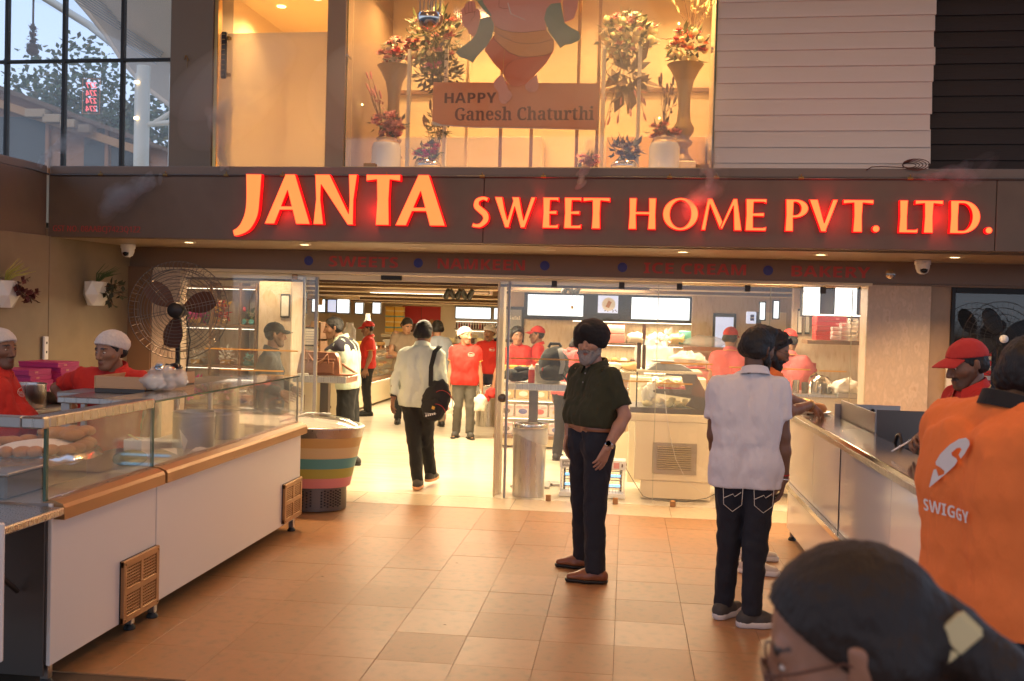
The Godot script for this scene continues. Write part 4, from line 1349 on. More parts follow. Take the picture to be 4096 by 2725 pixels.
	for d in [[V(-6.06, 0, -12), 0.082, "reflected stout white round column set right behind the upper window"], [V(-6.33, 0, -12.4), 0.045, "reflected slim pale column left of the stout white column"], [V(-5.86, 0, -12.4), 0.05, "reflected short pale column at the right edge of the upper window"]]:
		var o := thing("reflected_column", d[2], "column", d[0], 0.0, "reflected white columns behind the window")
		var g := G.new()
		g.lathe(Vector3.ZERO, [Vector2(d[1], 2.88), Vector2(d[1], 4.72)], 20)
		part(o, "shaft", g, "off_white")
		var s := G.new()
		s.lathe(Vector3.ZERO, [Vector2(d[1] + 0.004, 2.9), Vector2(d[1] + 0.004, 3.46)], 20)
		part(o, "band", s, "rose" if d[1] > 0.08 else "off_white")
		if d[1] > 0.08:
			for y in [4.5, 4.06]:
				var le := G.new()
				le.ball(V(-0.04, y, 0.09), V(0.035, 0.02, 0.02), 10, 6)
				part(o, "lamp_lens", le, "lamp_warm")
	var fk := G.new()
	fk.tube([V(-6.0, 4.0, -12), V(-5.75, 4.02, -12), V(-5.4, 4.02, -12)], 0.035, 8)
	fk.tube([V(-5.9, 4.02, -12), V(-5.6, 4.2, -12)], 0.035, 8)
	single("reflected_tube", fk, "off_white", "reflected pale forked tube reaching right from the stout white column", "pipe")
	var db := thing("reflected_board", "reflected red glowing digit board with mirrored prices, set behind the window", "display board", V(-5.90, 4.02, -10.5))
	for k in 4:
		var m := words(db, "digits", "277" if k == 0 else "274", 0.06, "digit", V(0, 0.12 - k * 0.085, 0), V(0, PI, 0), 0.004)
		m.scale = V(0.95, 1, 1)
	var fr := G.new()
	for s in [-1.0, 1.0]: fr.box(V(0.10 * s, 0, 0), V(0.004, 0.38, 0.004))
	fr.box(V(0, 0.19, 0), V(0.2, 0.004, 0.004))
	fr.box(V(0, -0.19, 0), V(0.2, 0.004, 0.004))
	part(db, "frame", fr, "orange")
	var ga := thing("reflected_garland", "reflected dried marigold garland, set just inside the upper left window", "garland", V(-5.41, 4.0, -8.62))
	var gs := G.new()
	gs.bar(V(0, 0.06, 0), V(0, 0.9, 0), 0.009, 6)
	part(ga, "cord", gs, "dry_brown")
	for d in [[0.21, 0.03], [0.15, 0.03], [0.085, 0.028], [0.04, 0.045], [0.0, 0.055]]:
		var q := G.new()
		puff(q, V(0, d[0] + 0.02, 0), Vector3.ONE * d[1], 26, 0.03, rn, 1)
		q.ball(V(0, d[0] + 0.02, 0), V(d[1], d[1] * 0.75, d[1]), 10, 7)
		part(ga, "flower_head", q, "dry_brown")

# ------------------------------------------------------------------ left counter run
func vent_grille(p: Node, at: Vector3, w: float, h: float):   # in the plane x = at.x, facing +x
	var o := part(p, "vent_grille", span(V(0.001, -h / 2, -w / 2), V(0.006, h / 2, w / 2)), "black", at)
	var g := G.new()
	var m := 0.035
	g.box(V(0.016, h / 2 - m / 2, 0), V(0.02, m, w), 0.003)
	g.box(V(0.016, -h / 2 + m / 2, 0), V(0.02, m, w), 0.003)
	g.box(V(0.016, 0, 0), V(0.019, m * 0.9, w - m), 0.002)
	for s in [-1.0, 1.0]: g.box(V(0.016, 0, s * (w / 2 - m / 2)), V(0.0205, h - 0.002, m), 0.003)
	g.box(V(0.016, 0, 0), V(0.0195, h - m, m * 0.9), 0.002)
	part(o, "frame", g, "bronze")
	var b := G.new()
	for sy in [-1.0, 1.0]:
		for sz in [-1.0, 1.0]:
			var cw := w / 2 - m * 1.45
			var ch := h / 2 - m * 1.45
			var cz: float = sz * (w / 4 - m * 0.27)
			var cy: float = sy * (h / 4 - m * 0.27)
			for k in 8: b.box(V(0.019, cy + (k / 7.0 - 0.5) * ch, cz), V(0.005, 0.008, cw))
			for k in 9: b.box(V(0.019, cy, cz + (k / 8.0 - 0.5) * cw), V(0.0052, ch, 0.006))
	part(o, "lattice", b, "bronze")
	var sc := G.new()
	for sy in [-1.0, 1.0]:
		for sz in [-1.0, 1.0]: sc.ball(V(0.027, sy * (h / 2 - m * 0.5), sz * (w / 2 - m * 0.5)), V(0.004, 0.005, 0.005), 7, 5)
	part(o, "screw", sc, "brass")

func leg(p: Node, at: Vector3, h: float, mat := "steel"):
	var g := span(V(-0.02, 0.03, -0.02), V(0.02, h, 0.02), 0.003)
	var o := part(p, "leg", g, mat, at)
	var f := G.new()
	f.lathe(Vector3.ZERO, [Vector2(0.03, 0.001), Vector2(0.032, 0.012), Vector2(0.018, 0.032)], 14)
	part(o, "foot", f, "black")

func counter_body(o: Node, z0: float, z1: float):
	part(o, "front_panel", span(V(-2.57, 0.105, z0 - 0.002), V(-2.55, 0.843, z1 + 0.002), 0.003), "white_panel")
	part(o, "body", span(V(-3.28, 0.11, z0 - 0.004), V(-2.573, 0.79, z1 + 0.004), 0.003), "steel_dark")
	part(o, "deck", span(V(-3.28, 0.791, z0 - 0.004), V(-2.573, 0.815, z1 + 0.004)), "steel_dull")
	# the steel ledge: a sloped lip along the front
	var g := G.new()
	var pr := [Vector2(-2.60, 0.862), Vector2(-2.545, 0.858), Vector2(-2.505, 0.842), Vector2(-2.495, 0.825), Vector2(-2.495, 0.772), Vector2(-2.548, 0.772), Vector2(-2.548, 0.845), Vector2(-2.60, 0.845)]
	for k in pr.size():
		var a: Vector2 = pr[k]
		var b: Vector2 = pr[(k + 1) % pr.size()]
		g.quad(V(a.x, a.y, z0 - 0.012), V(b.x, b.y, z0 - 0.012), V(b.x, b.y, z1 + 0.012), V(a.x, a.y, z1 + 0.012))
	var e0 := PackedVector2Array()
	for v in pr: e0.append(v)
	var cap := G.new()
	cap.prism(e0, z1 + 0.0118, z1 + 0.0122)
	cap.prism(e0, z0 - 0.0122, z0 - 0.0118)
	g.join(cap, Transform3D())
	part(o, "ledge", g, "bronze")  # steel lip tinted bronze, the reflected red put into its colour
	var r := G.new()
	for k in 5:
		var z := lerpf(z0 - 0.1, z1 + 0.1, k / 4.0)
		r.ball(V(-2.56, 0.862, z), V(0.004, 0.003, 0.004), 7, 5)
	part(o, "screw", r, "steel_shiny")

func build_left_counter():
	var a := thing("food_counter", "near white counter with steel framed glass guard and grille", "counter", Vector3.ZERO, 0.0, "white food counters on the left")
	counter_body(a, -4.262, -5.283)
	part(a, "end_panel", span(V(-3.28, 0.06, -4.258), V(-2.574, 0.80, -4.25), 0.002), "steel_dark")
	part(a, "glass_pane", span(V(-2.585, 0.862, -4.27), V(-2.575, 1.192, -5.27)), "pane")
	part(a, "glass_pane", span(V(-3.26, 0.845, -4.262), V(-2.60, 1.192, -4.254)), "pane")
	part(a, "glass_edge", span(V(-2.587, 0.855, -4.268), V(-2.573, 1.19, -4.25)), "glass_edge")
	part(a, "glass_edge", span(V(-2.587, 0.862, -5.272), V(-2.573, 1.225, -5.284)), "glass_edge")
	part(a, "top_rail", span(V(-2.66, 1.188, -4.262), V(-2.565, 1.238, -5.272), 0.004), "steel")
	part(a, "top_rail", span(V(-3.6, 1.188, -4.27), V(-2.672, 1.238, -4.205), 0.004), "steel_dull")
	part(a, "corner_cap", span(V(-2.668, 1.186, -4.258), V(-2.56, 1.24, -4.20), 0.008), "steel")
	leg(a, V(-2.60, 0, -4.32), 0.11)
	leg(a, V(-2.62, 0, -5.14), 0.11)
	vent_grille(a, V(-2.55, 0.268, -5.085), 0.395, 0.325)
	var b := thing("food_counter", "long white counter with clear green edged glass box on top", "counter", Vector3.ZERO, 0.0, "white food counters on the left")
	counter_body(b, -5.287, -7.76)
	part(b, "glass_pane", span(V(-2.585, 0.862, -5.29), V(-2.575, 1.214, -7.74)), "pane")
	part(b, "glass_pane", span(V(-3.26, 0.82, -7.742), V(-2.588, 1.214, -7.734)), "pane")
	part(b, "top_glass", span(V(-2.88, 1.216, -5.30), V(-2.573, 1.226, -7.745)), "pane")
	part(b, "glass_edge", span(V(-2.5725, 1.2155, -5.295), V(-2.567, 1.2265, -7.748)), "glass_edge")
	part(b, "glass_edge", span(V(-2.588, 0.862, -5.2865), V(-2.572, 1.214, -5.2895)), "glass_edge")
	part(b, "glass_edge", span(V(-2.5865, 0.862, -7.7415), V(-2.5735, 1.214, -7.7475)), "glass_edge_pale")
	part(b, "back_shelf", span(V(-3.30, 1.165, -5.55), V(-2.885, 1.203, -7.70), 0.005), "steel")
	part(b, "shelf_post", span(V(-3.28, 0.815, -5.6), V(-3.25, 1.165, -5.63), 0.003), "steel_dull")
	part(b, "shelf_post", span(V(-3.28, 0.815, -7.65), V(-3.25, 1.165, -7.68), 0.003), "steel_dull")
	leg(b, V(-2.60, 0, -5.36), 0.11, "steel")
	leg(b, V(-2.585, 0, -7.68), 0.11)
	vent_grille(b, V(-2.55, 0.275, -7.54), 0.40, 0.30)
	# near side table and its bits
	var t := thing("side_table", "low steel side table fixed to the near counter's end", "table", V(-2.75, 0, -3.85))
	part(t, "top", span(V(-0.7, 0.80, -0.40), V(0.27, 0.835, 0.6), 0.006), "steel")
	var br := G.new()
	br.bar(V(0.06, 0.45, -0.38), V(0.10, 0.80, 0.1), 0.012, 8)
	part(t, "bracket", br, "steel_dark")
	for p in [V(-0.62, 0, 0.5), V(-0.62, 0, -0.3)]: leg(t, p, 0.80)
	single("white_board", span(V(-3.3, 0.36, -3.62), V(-2.352, 0.90, -3.60), 0.006), "white_panel", "white panel edge cut off at the photo's left border", "panel")
	# tray of rolls on the fryer stand behind the near glass
	var st := thing("fryer_stand", "dark steel cooker block behind the near counter glass", "cooker", V(-3.0, 0, -4.85))
	part(st, "body", span(V(-0.40, 0.816, -0.30), V(0.12, 0.93, 0.42), 0.01), "steel_dark")
	part(st, "rim", span(V(-0.42, 0.931, -0.32), V(0.14, 0.945, 0.44), 0.004), "steel_dull")
	part(st, "front_drawer", span(V(-0.30, 0.82, 0.421), V(0.05, 0.90, 0.44), 0.004), "steel")
	var rt := thing("roll_tray", "foil covered round tray heaped with brown bread rolls", "tray", V(-3.06, 0.948, -4.98))
	var fo := G.new()
	var rn := RandomNumberGenerator.new()
	rn.seed = 77
	var rows := []
	for k in 4:
		var row := PackedVector3Array()
		for s in 36:
			var an := TAU * s / 36
			var rr: float = [0.10, 0.30, 0.36, 0.40][k] * (1.0 + rn.randf_range(-0.04, 0.04))
			row.append(V(cos(an) * rr * 0.72, [0.0, 0.01, 0.03, -0.012][k] + rn.randf_range(-0.008, 0.008), sin(an) * rr))
		rows.append(row)
	fo.grid(rows, true, false, true)
	part(rt, "foil", fo, "steel_shiny")
	var rl := G.new()
	for k in 22:
		var an := TAU * k / 22 + rn.randf() * 0.1
		rl.xf = Transform3D(Basis(Vector3.UP, an + rn.randf()), V(cos(an) * 0.215, 0.045 + rn.randf() * 0.015, sin(an) * 0.31))
		rl.ball(Vector3.ZERO, V(0.055, 0.028, 0.035), 12, 8)
	for k in 10:
		rl.xf = Transform3D(Basis(Vector3.UP, rn.randf() * 3), V(rn.randf_range(-0.12, 0.14), 0.09 + rn.randf() * 0.02, rn.randf_range(-0.30, -0.1)))
		rl.ball(Vector3.ZERO, V(0.06, 0.03, 0.036), 12, 8)
	part(rt, "rolls", rl, "bread").set_meta("kind", "stuff")
	var cloth := G.new()
	cloth.ball(V(0, 0.03, 0.02), V(0.18, 0.05, 0.26), 18, 8)
	part(rt, "paper_liner", cloth, "paper")
	# steel stand, tin drums and kitchen stuff behind the glass
	var ss := thing("steel_stand", "grey steel frame stand behind the counter by the plastic bag", "stand", V(-3.25, 0, -6.3))
	part(ss, "top", span(V(-0.25, 1.165, -0.5), V(-0.06, 1.20, 0.42), 0.005), "steel_dull")
	for p in [V(-0.22, 0, -0.46), V(-0.09, 0, -0.46), V(-0.22, 0, 0.38), V(-0.09, 0, 0.38)]: part(ss, "leg", span(p + V(-0.015, 0.01, -0.015), p + V(0.015, 1.165, 0.015), 0.002), "steel_dull")
	for d in [[V(-2.86, 0.816, -6.45), 0.135, 0.235, "larger tin drum inside the glass counter"], [V(-2.86, 0.816, -6.93), 0.118, 0.195, "smaller tin drum inside the glass counter"]]:
		var o := thing("tin_drum", d[3], "drum", d[0], 0.0, "tin drums inside the counter")
		var g := G.new()
		var r: float = d[1]
		var h: float = d[2]
		g.lathe(Vector3.ZERO, [Vector2(r, 0), Vector2(r, h * 0.86), Vector2(r + 0.004, h * 0.87), Vector2(r + 0.004, h * 0.88), Vector2(r, h * 0.89), Vector2(r, h - 0.005), Vector2(r + 0.003, h), Vector2(r - 0.004, h), Vector2(r - 0.006, 0.02)], 28)
		part(o, "shell", g, "steel_dull")
		var b2 := G.new()
		b2.lathe(Vector3.ZERO, [Vector2(0.001, 0.01), Vector2(r - 0.004, 0.01)], 24)
		part(o, "bottom", b2, "steel_dark")
	var cl := G.new()
	cl.ball(Vector3.ZERO, V(0.09, 0.045, 0.13), 14, 8)
	single("folded_towel", cl, "olive_leaf", "dull green folded towel inside the counter glass", "towel", V(-2.88, 0.85, -5.62))
	var pp := thing("paper_scraps", "crumpled white paper scraps lying inside the counter", "paper", V(-2.72, 0.82, -5.95))
	for k in 4:
		var g := G.new()
		g.blade(V(rn.randf_range(-0.05, 0.05), 0.005, rn.randf_range(-0.1, 0.1)), V(rn.randfn(), 0.35, rn.randfn()).normalized(), V(rn.randfn(), 0.1, rn.randfn()).normalized(), 0.16, 0.11, 0.3)
		part(pp, "sheet", g, "paper")
	var tb := thing("tiny_ladle_box", "small white carton with a wooden stick inside the counter", "carton", V(-2.98, 0.816, -5.92))
	part(tb, "carton", bx(V(0.12, 0.11, 0.15), 0.004, V(0, 0.055, 0)), "off_white")
	var stg := G.new()
	stg.bar(V(0.02, 0.10, 0.02), V(0.05, 0.16, 0.22), 0.006, 6)
	part(tb, "stick", stg, "bread_light")
	# on top of the counter
	var ct := thing("cardboard_tray", "open brown cardboard tray on the counter shelf", "tray", V(-3.09, 1.232, -6.25))
	part(ct, "floor", span(V(-0.17, 0, -0.36), V(0.16, 0.006, 0.36)), "card")
	for d in [[V(-0.17, 0.006, -0.36), V(-0.163, 0.075, 0.36)], [V(0.153, 0.006, -0.36), V(0.16, 0.075, 0.36)], [V(-0.162, 0.006, 0.353), V(0.152, 0.075, 0.36)], [V(-0.162, 0.006, -0.36), V(0.152, 0.075, -0.353)]]:
		part(ct, "side", span(d[0], d[1], 0.002), "card")
	part(ct, "dark_base", span(V(-0.168, -0.028, -0.358), V(0.158, -0.001, 0.358), 0.002), "dark_grey")
	var bag := thing("plastic_bag", "clear crinkled plastic bag of white cups beside the tray", "bag", V(-2.86, 1.228, -6.02))
	var bm := crumple(V(0.12, 0.075, 0.21), 0.028, 5, 22, 16)
	part(bag, "film", bm, "plastic_film", V(0, 0.065, 0))
	var cu := G.new()
	for k in 12:
		cu.xf = Transform3D(Basis(Vector3.RIGHT, rn.randf() * 0.6) * Basis(Vector3.BACK, rn.randf()), V(rn.randf_range(-0.06, 0.06), 0.05, rn.randf_range(-0.15, 0.13)))
		cu.lathe(Vector3.ZERO, [Vector2(0.001, -0.035), Vector2(0.026, -0.035), Vector2(0.036, 0.035)], 12)
	part(bag, "cups", cu, "porcelain").set_meta("kind", "stuff")
	var bb := crumple(V(0.05, 0.03, 0.06), 0.02, 8, 14, 8)
	part(bag, "black_film", bb, "black_gloss", V(0.01, 0.135, -0.08))
	var bb2 := crumple(V(0.06, 0.025, 0.07), 0.02, 9, 14, 8)
	part(bag, "blue_film", bb2, "steel_shiny", V(0.0, 0.13, 0.04))
	# back worktop along the wall with boxes and pots
	var wt := thing("back_worktop", "steel worktop along the side wall behind the counter men", "worktop", V(-4.62, 0, -6.9))
	part(wt, "top", span(V(-0.42, 0.955, -1.9), V(0.48, 0.985, 1.9), 0.005), "steel_dull")
	part(wt, "cabinet", span(V(-0.40, 0.05, -1.88), V(0.42, 0.953, 1.88), 0.004), "steel_dark")
	for st2 in 2:
		var n := 6 if st2 == 0 else 7
		for k in n:
			var o := thing("sweet_box", "%s magenta sweet box in the %s stack by the side wall" % [["lowest", "second lowest", "third", "fourth", "fifth", "sixth", "topmost"][k] if k < n - 1 else "topmost", "front" if st2 == 0 else "back"], "box", V(-4.60 + st2 * 0.03 + rn.randf_range(-0.012, 0.012), 0.987 + k * 0.0425, -7.24 - st2 * 0.34 + rn.randf_range(-0.012, 0.012)), rn.randf_range(-0.05, 0.05), "magenta sweet boxes by the side wall")
			part(o, "carton", bx(V(0.34, 0.041, 0.28), 0.002, V(0, 0.0205, 0)), "pink_box")
			part(o, "lid", bx(V(0.345, 0.014, 0.285), 0.002, V(0, 0.0345, 0)), "pink_box")
			part(o, "emblem", bx(V(0.003, 0.014, 0.04), 0.001, V(0.1735, 0.02, 0.05)), "rose")
	for d in [["steel_can", "tall brushed steel can by the magenta boxes", V(-4.32, 0.987, -6.85), [Vector2(0.001, 0.002), Vector2(0.145, 0.002), Vector2(0.145, 0.165), Vector2(0.15, 0.17), Vector2(0.145, 0.175), Vector2(0.13, 0.17), Vector2(0.13, 0.03)], "can"],
			["steel_bowl", "wide shallow steel bowl beside the tall can", V(-4.28, 0.987, -7.25), [Vector2(0.001, 0.002), Vector2(0.09, 0.004), Vector2(0.15, 0.05), Vector2(0.175, 0.10), Vector2(0.19, 0.102), Vector2(0.17, 0.09), Vector2(0.1, 0.012)], "bowl"],
			["steel_pot", "small steel pot behind the shallow bowl", V(-4.28, 0.987, -7.72), [Vector2(0.001, 0.002), Vector2(0.11, 0.002), Vector2(0.115, 0.13), Vector2(0.125, 0.135), Vector2(0.105, 0.13), Vector2(0.1, 0.02)], "pot"]]:
		var g := G.new()
		g.lathe(Vector3.ZERO, d[3], 30)
		single(d[0], g, "steel", d[1], d[4], d[2])
	# the ice cream freezer
	var f := thing("ice_cream_freezer", "oval ice cream freezer with pastel stripes and a lit glass top", "freezer", V(-3.08, 0, -8.80), deg_to_rad(-20))
	var sx := 0.86
	var sz := 0.46
	var lay := func(called: String, pr: Array, mat: String):
		var g := G.new()
		g.lathe(Vector3.ZERO, pr, 56, sx, sz)
		part(f, called, g, mat)
	lay.call("base", [Vector2(0.80, 0.01), Vector2(0.80, 0.215)], "steel_dark")
	var y0 := 0.215
	for d in [["salmon", 0.085], ["lime", 0.085], ["teal", 0.09], ["sand_pale", 0.095], ["sand", 0.085]]:
		var y1: float = y0 + d[1]
		lay.call("stripe", [Vector2(0.84 + (y0 - 0.215) * 0.3, y0), Vector2(0.84 + (y1 - 0.215) * 0.3, y1)], d[0])
		y0 = y1
	lay.call("band", [Vector2(0.975, y0), Vector2(0.995, y0 + 0.075), Vector2(1.0, y0 + 0.085), Vector2(0.97, y0 + 0.095), Vector2(0.93, y0 + 0.085)], "steel")
	lay.call("glass_top", [Vector2(0.93, y0 + 0.09), Vector2(0.80, y0 + 0.135), Vector2(0.5, y0 + 0.17), Vector2(0.001, y0 + 0.185)], "pane")
	lay.call("tub", [Vector2(0.92, y0 + 0.08), Vector2(0.84, y0 - 0.12), Vector2(0.001, y0 - 0.12)], "porcelain")
	var tl := G.new()
	tl.box(V(0.1, y0 - 0.10, 0.05), V(1.1, 0.012, 0.40), 0.004)
	part(f, "lamp_panel", tl, "screen_soft")
	var sr := G.new()
	sr.tube([V(0.28, y0 + 0.125, 0.36), V(0.30, y0 + 0.178, 0.0), V(0.28, y0 + 0.14, -0.36)], 0.008, 6)
	part(f, "glass_seam", sr, "steel_dull")
	var hl := G.new()
	for row in 6:
		for k in 20:
			var an := -1.25 + k * 0.062
			if k > 9 and k < 12: continue
			var rr := 0.802
			hl.ball(V(cos(an) * rr * sx, 0.05 + row * 0.025 + (0.012 if k % 2 else 0.0), -sin(an) * rr * sz), V(0.010, 0.007, 0.010), 7, 5)
	part(f, "vent_holes", hl, "black").set_meta("kind", "stuff")

func crumple(r: Vector3, amp: float, sd: int, segs: int, rings: int) -> G:
	var n := FastNoiseLite.new()
	n.seed = sd
	n.frequency = 11.0
	n.fractal_octaves = 2
	var rows := []
	for k in rings + 1:
		var a := -PI / 2 + PI * k / rings
		var row := PackedVector3Array()
		for s in segs:
			var b := TAU * s / segs
			var p := V(cos(a) * cos(b) * r.x, sin(a) * r.y, -cos(a) * sin(b) * r.z)
			var q := p + p.normalized() * amp * n.get_noise_3d(p.x, p.y, p.z) * 2.0
			q.y = maxf(q.y, -r.y * 0.8)
			row.append(q)
		rows.append(row)
	var g := G.new()
	g.grid(rows, true)
	return g

# ------------------------------------------------------------------ right counter
func build_right_counter():
	var o := thing("serving_counter", "long glossy white serving counter with steel top at the right", "counter")
	part(o, "top", span(V(1.57, 1.03, -8.36), V(1.30, 1.062, -6.872), 0.004), "steel_shiny")
	part(o, "top", span(V(1.57, 1.03, -6.868), V(1.30, 1.062, -2.8), 0.004), "steel_shiny")
	part(o, "top_lip", span(V(1.316, 0.995, -8.35), V(1.302, 1.0295, -2.8), 0.003), "steel")
	for d in [[-8.33, -7.30], [-7.296, -6.40], [-6.394, -5.2], [-5.196, -4.0], [-3.996, -2.8]]:
		part(o, "front_panel", span(V(1.335, 0.47, d[0]), V(1.345, 0.994, d[1] - 0.002), 0.002), "white_gloss")
	part(o, "seam", span(V(1.330, 0.47, -6.3985), V(1.3345, 0.994, -6.3925)), "dark_grey")
	part(o, "rail", span(V(1.30, 0.425, -8.35), V(1.35, 0.468, -2.8), 0.004), "steel_shiny")
	part(o, "lower_panel", span(V(1.335, 0.09, -8.33), V(1.345, 0.424, -2.8), 0.002), "white_gloss")
	part(o, "body", span(V(1.36, 0.10, -8.33), V(1.56, 1.028, -2.8)), "steel_dull")
	part(o, "end_panel", span(V(1.335, 0.09, -8.352), V(1.565, 1.028, -8.334)), "cream")
	for z in [-8.28, -6.4, -4.6, -3.0]: leg(o, V(1.37, 0, z), 0.10)
	# the steel fryer box behind it
	var b := thing("steel_hood_box", "open dark steel splash box behind the serving counter", "steel box", V(1.60, 0, -6.95))
	part(b, "front_sheet", span(V(0.0, 0.95, 0.30), V(0.34, 1.21, 0.308), 0.002), "steel_dark")
	part(b, "back_sheet", span(V(-0.05, 0.95, -0.75), V(0.42, 1.16, -0.742), 0.002), "steel_dull")
	part(b, "side_sheet", span(V(-0.008, 0.95, -0.74), V(0.0, 1.19, 0.299), 0.002), "steel_dull")
	var kn := G.new()
	kn.lathe(Vector3.ZERO, [Vector2(0.001, 0.02), Vector2(0.012, 0.02), Vector2(0.012, 0.0)], 12)
	part(b, "knob", kn, "black", V(0.22, 1.12, -0.738)).rotation.x = PI / 2
	var stv := thing("cook_top", "steel cooking range behind the serving counter", "cooker", V(2.0, 0, -5.3))
	part(stv, "body", span(V(-0.40, 0.1, -1.6), V(0.0, 0.90, 1.2), 0.004), "steel_dull")
	part(stv, "plate", span(V(-0.40, 0.901, -1.6), V(0.0, 0.92, 1.2), 0.003), "steel_dark")
	for d in [[V(1.75, 0.925, -6.1), "far black frying pan with looped handle behind the counter"], [V(1.72, 0.925, -5.45), "near black frying pan with looped handle behind the counter"]]:
		var p := thing("frying_pan", d[1], "pan", d[0], 0.0, "black pans on the range")
		var g := G.new()
		g.lathe(Vector3.ZERO, [Vector2(0.001, 0.0), Vector2(0.12, 0.002), Vector2(0.19, 0.05), Vector2(0.21, 0.09), Vector2(0.2, 0.09), Vector2(0.17, 0.05)], 28)
		part(p, "pan", g, "black")
		for s in [-1.0, 1.0]:
			var h := G.new()
			var pts := []
			for k in 9:
				var a := PI * k / 8
				pts.append(V(-0.15 + 0.0, 0.09 + sin(a) * 0.10, s * 0.0 + cos(a) * 0.085))
			if s < 0:
				for k in pts.size(): pts[k].x = 0.17
			h.tube(pts, 0.011, 7)
			part(p, "handle", h, "black")
	var plates := [[V(1.45, 1.063, -7.86), "nearer white plate holding a brown fried bread", "bread"], [V(1.42, 1.063, -8.10), "farther white plate holding a pale snack", "bread_light"]]
	for d in plates:
		var p := thing("plate", d[1], "plate", d[0], 0.0, "plates on the serving counter")
		var g := G.new()
		g.lathe(Vector3.ZERO, [Vector2(0.001, 0.004), Vector2(0.06, 0.004), Vector2(0.11, 0.02), Vector2(0.115, 0.022), Vector2(0.105, 0.01), Vector2(0.07, 0.0)], 28)
		part(p, "dish", g, "porcelain")
		var s := thing("fried_snack", "brown fried bread lying on the nearer white plate" if d[2] == "bread" else "pale yellow snack lying on the farther plate", "snack", d[0] + V(0, 0.02, 0))
		var f := crumple(V(0.085, 0.04, 0.055), 0.012, 31, 18, 10)
		part(s, "piece", f, d[2], V(0, 0.025, 0))
		if d[2] != "bread": part(s, "topping", crumple(V(0.05, 0.015, 0.03), 0.01, 33, 14, 8), "yellow", V(0.0, 0.055, 0))
	var lad := thing("steel_ladle", "thin steel ladle held by the red-capped server", "ladle")
	var lg := G.new()
	lg.bar(V(1.50, 1.165, -5.44), V(1.40, 1.09, -5.47), 0.006, 6)
	part(lad, "handle", lg, "steel_shiny")
	# wall fan behind the dark window, switch box
	var wf := thing("wall_fan", "black pedestal fan dimly seen in the dark window", "fan", V(3.24, 1.66, -9.2))
	var cg := G.new()
	for k in 6:
		var r := 0.05 + 0.055 * k
		var pts := []
		for s in 28:
			var a := TAU * s / 28
			pts.append(V(cos(a) * r, sin(a) * r, 0.06 - r * r * 0.6))
		cg.tube(pts, 0.0028, 4, false, true)
	for s in 40:
		var a := TAU * s / 40
		cg.tube([V(cos(a) * 0.05, sin(a) * 0.05, 0.06), V(cos(a) * 0.2, sin(a) * 0.2, 0.037), V(cos(a) * 0.325, sin(a) * 0.325, -0.005)], 0.0016, 4, false)
	part(wf, "cage", cg, "black")
	for k in 4:
		var a := TAU * k / 4 + 0.5
		var bl := G.new()
		bl.xf = Transform3D(Basis(Vector3.BACK, a), Vector3.ZERO)
		bl.ball(V(0.17, 0, 0.0), V(0.13, 0.075, 0.008), 14, 6)
		part(wf, "blade", bl, "black")
	var hub := G.new()
	hub.lathe(Vector3.ZERO, [Vector2(0.001, 0.075), Vector2(0.034, 0.072), Vector2(0.036, 0.05)], 20)
	part(wf, "badge", hub, "white").rotation.x = PI / 2
	part(wf, "pole", span(V(-0.02, -1.6, -0.05), V(0.02, -0.05, -0.01), 0.004), "black")
	var sw := thing("switch_box", "cream wall switch box with a plugged charger at the right", "switch box", V(2.89, 1.28, -9.44))
	part(sw, "box", bx(V(0.065, 0.235, 0.04), 0.006), "off_white")
	part(sw, "plug", bx(V(0.06, 0.03, 0.03), 0.006, V(0.065, 0.0, 0.02)), "white")
	part(sw, "plug", bx(V(0.05, 0.03, 0.03), 0.006, V(0.06, -0.08, 0.02)), "white")
	var wire := G.new()
	wire.tube([V(0.095, 0, 0.02), V(0.16, -0.02, 0.04), V(0.20, -0.12, 0.05)], 0.004, 6)
	part(sw, "cable", wire, "white")

# ------------------------------------------------------------------ inside the shop
func wall(called: String, label: String, a: Vector3, b: Vector3, mat: String, bev := 0.0) -> MeshInstance3D:
	return single(called, span(a, b, bev), mat, label, "wall")

func screen(at: Vector3, w: float, h: float, label: String, turn := 0.0, lines: Array = [], mat := "screen") -> Node3D:
	var o := thing("menu_screen", label, "screen", at, turn, "lit menu screens")
	part(o, "frame", bx(V(w + 0.03, h + 0.03, 0.03), 0.004, V(0, 0, -0.016)), "black")
	part(o, "screen_face", bx(V(w, h, 0.004), 0.0, V(0, 0, 0.001)), mat)
	for k in lines.size():
		words(o, "print", lines[k], h * 0.065, "screen_ink", V(-w * 0.36, h * 0.30 - k * h * 0.135, 0.0035), Vector3.ZERO, 0.001, false, 0.0, false)
	return o

func crate_row(o: Node3D, y: float, x0: float, x1: float, z: float, mats: Array, rn: RandomNumberGenerator, hh: float, called := "pack", gap := 0.012, wmin := 0.06, wmax := 0.12, dd := 0.1):
	var x := x0
	while x < x1 - wmin:
		var w := rn.randf_range(wmin, wmax)
		var h := hh * rn.randf_range(0.7, 1.0)
		part(o, called, bx(V(w, h, dd), 0.006, V(x + w / 2, y + h / 2, z + rn.randf_range(-0.02, 0.02))), mats[rn.randi() % mats.size()])
		x += w + gap

func heap(o: Node3D, called: String, mat: String, ce: Vector3, s: Vector3, count: int, r: Vector3, rn: RandomNumberGenerator):
	var g := G.new()
	for k in count:
		g.xf = Transform3D(Basis(Vector3.UP, rn.randf() * 6.0) * Basis(Vector3.RIGHT, rn.randf_range(-0.4, 0.4)), ce + V(rn.randf_range(-1, 1) * s.x, rn.randf() * s.y, rn.randf_range(-1, 1) * s.z))
		g.ball(Vector3.ZERO, r * rn.randf_range(0.8, 1.15), 8, 5)
	part(o, called, g, mat).set_meta("kind", "stuff")

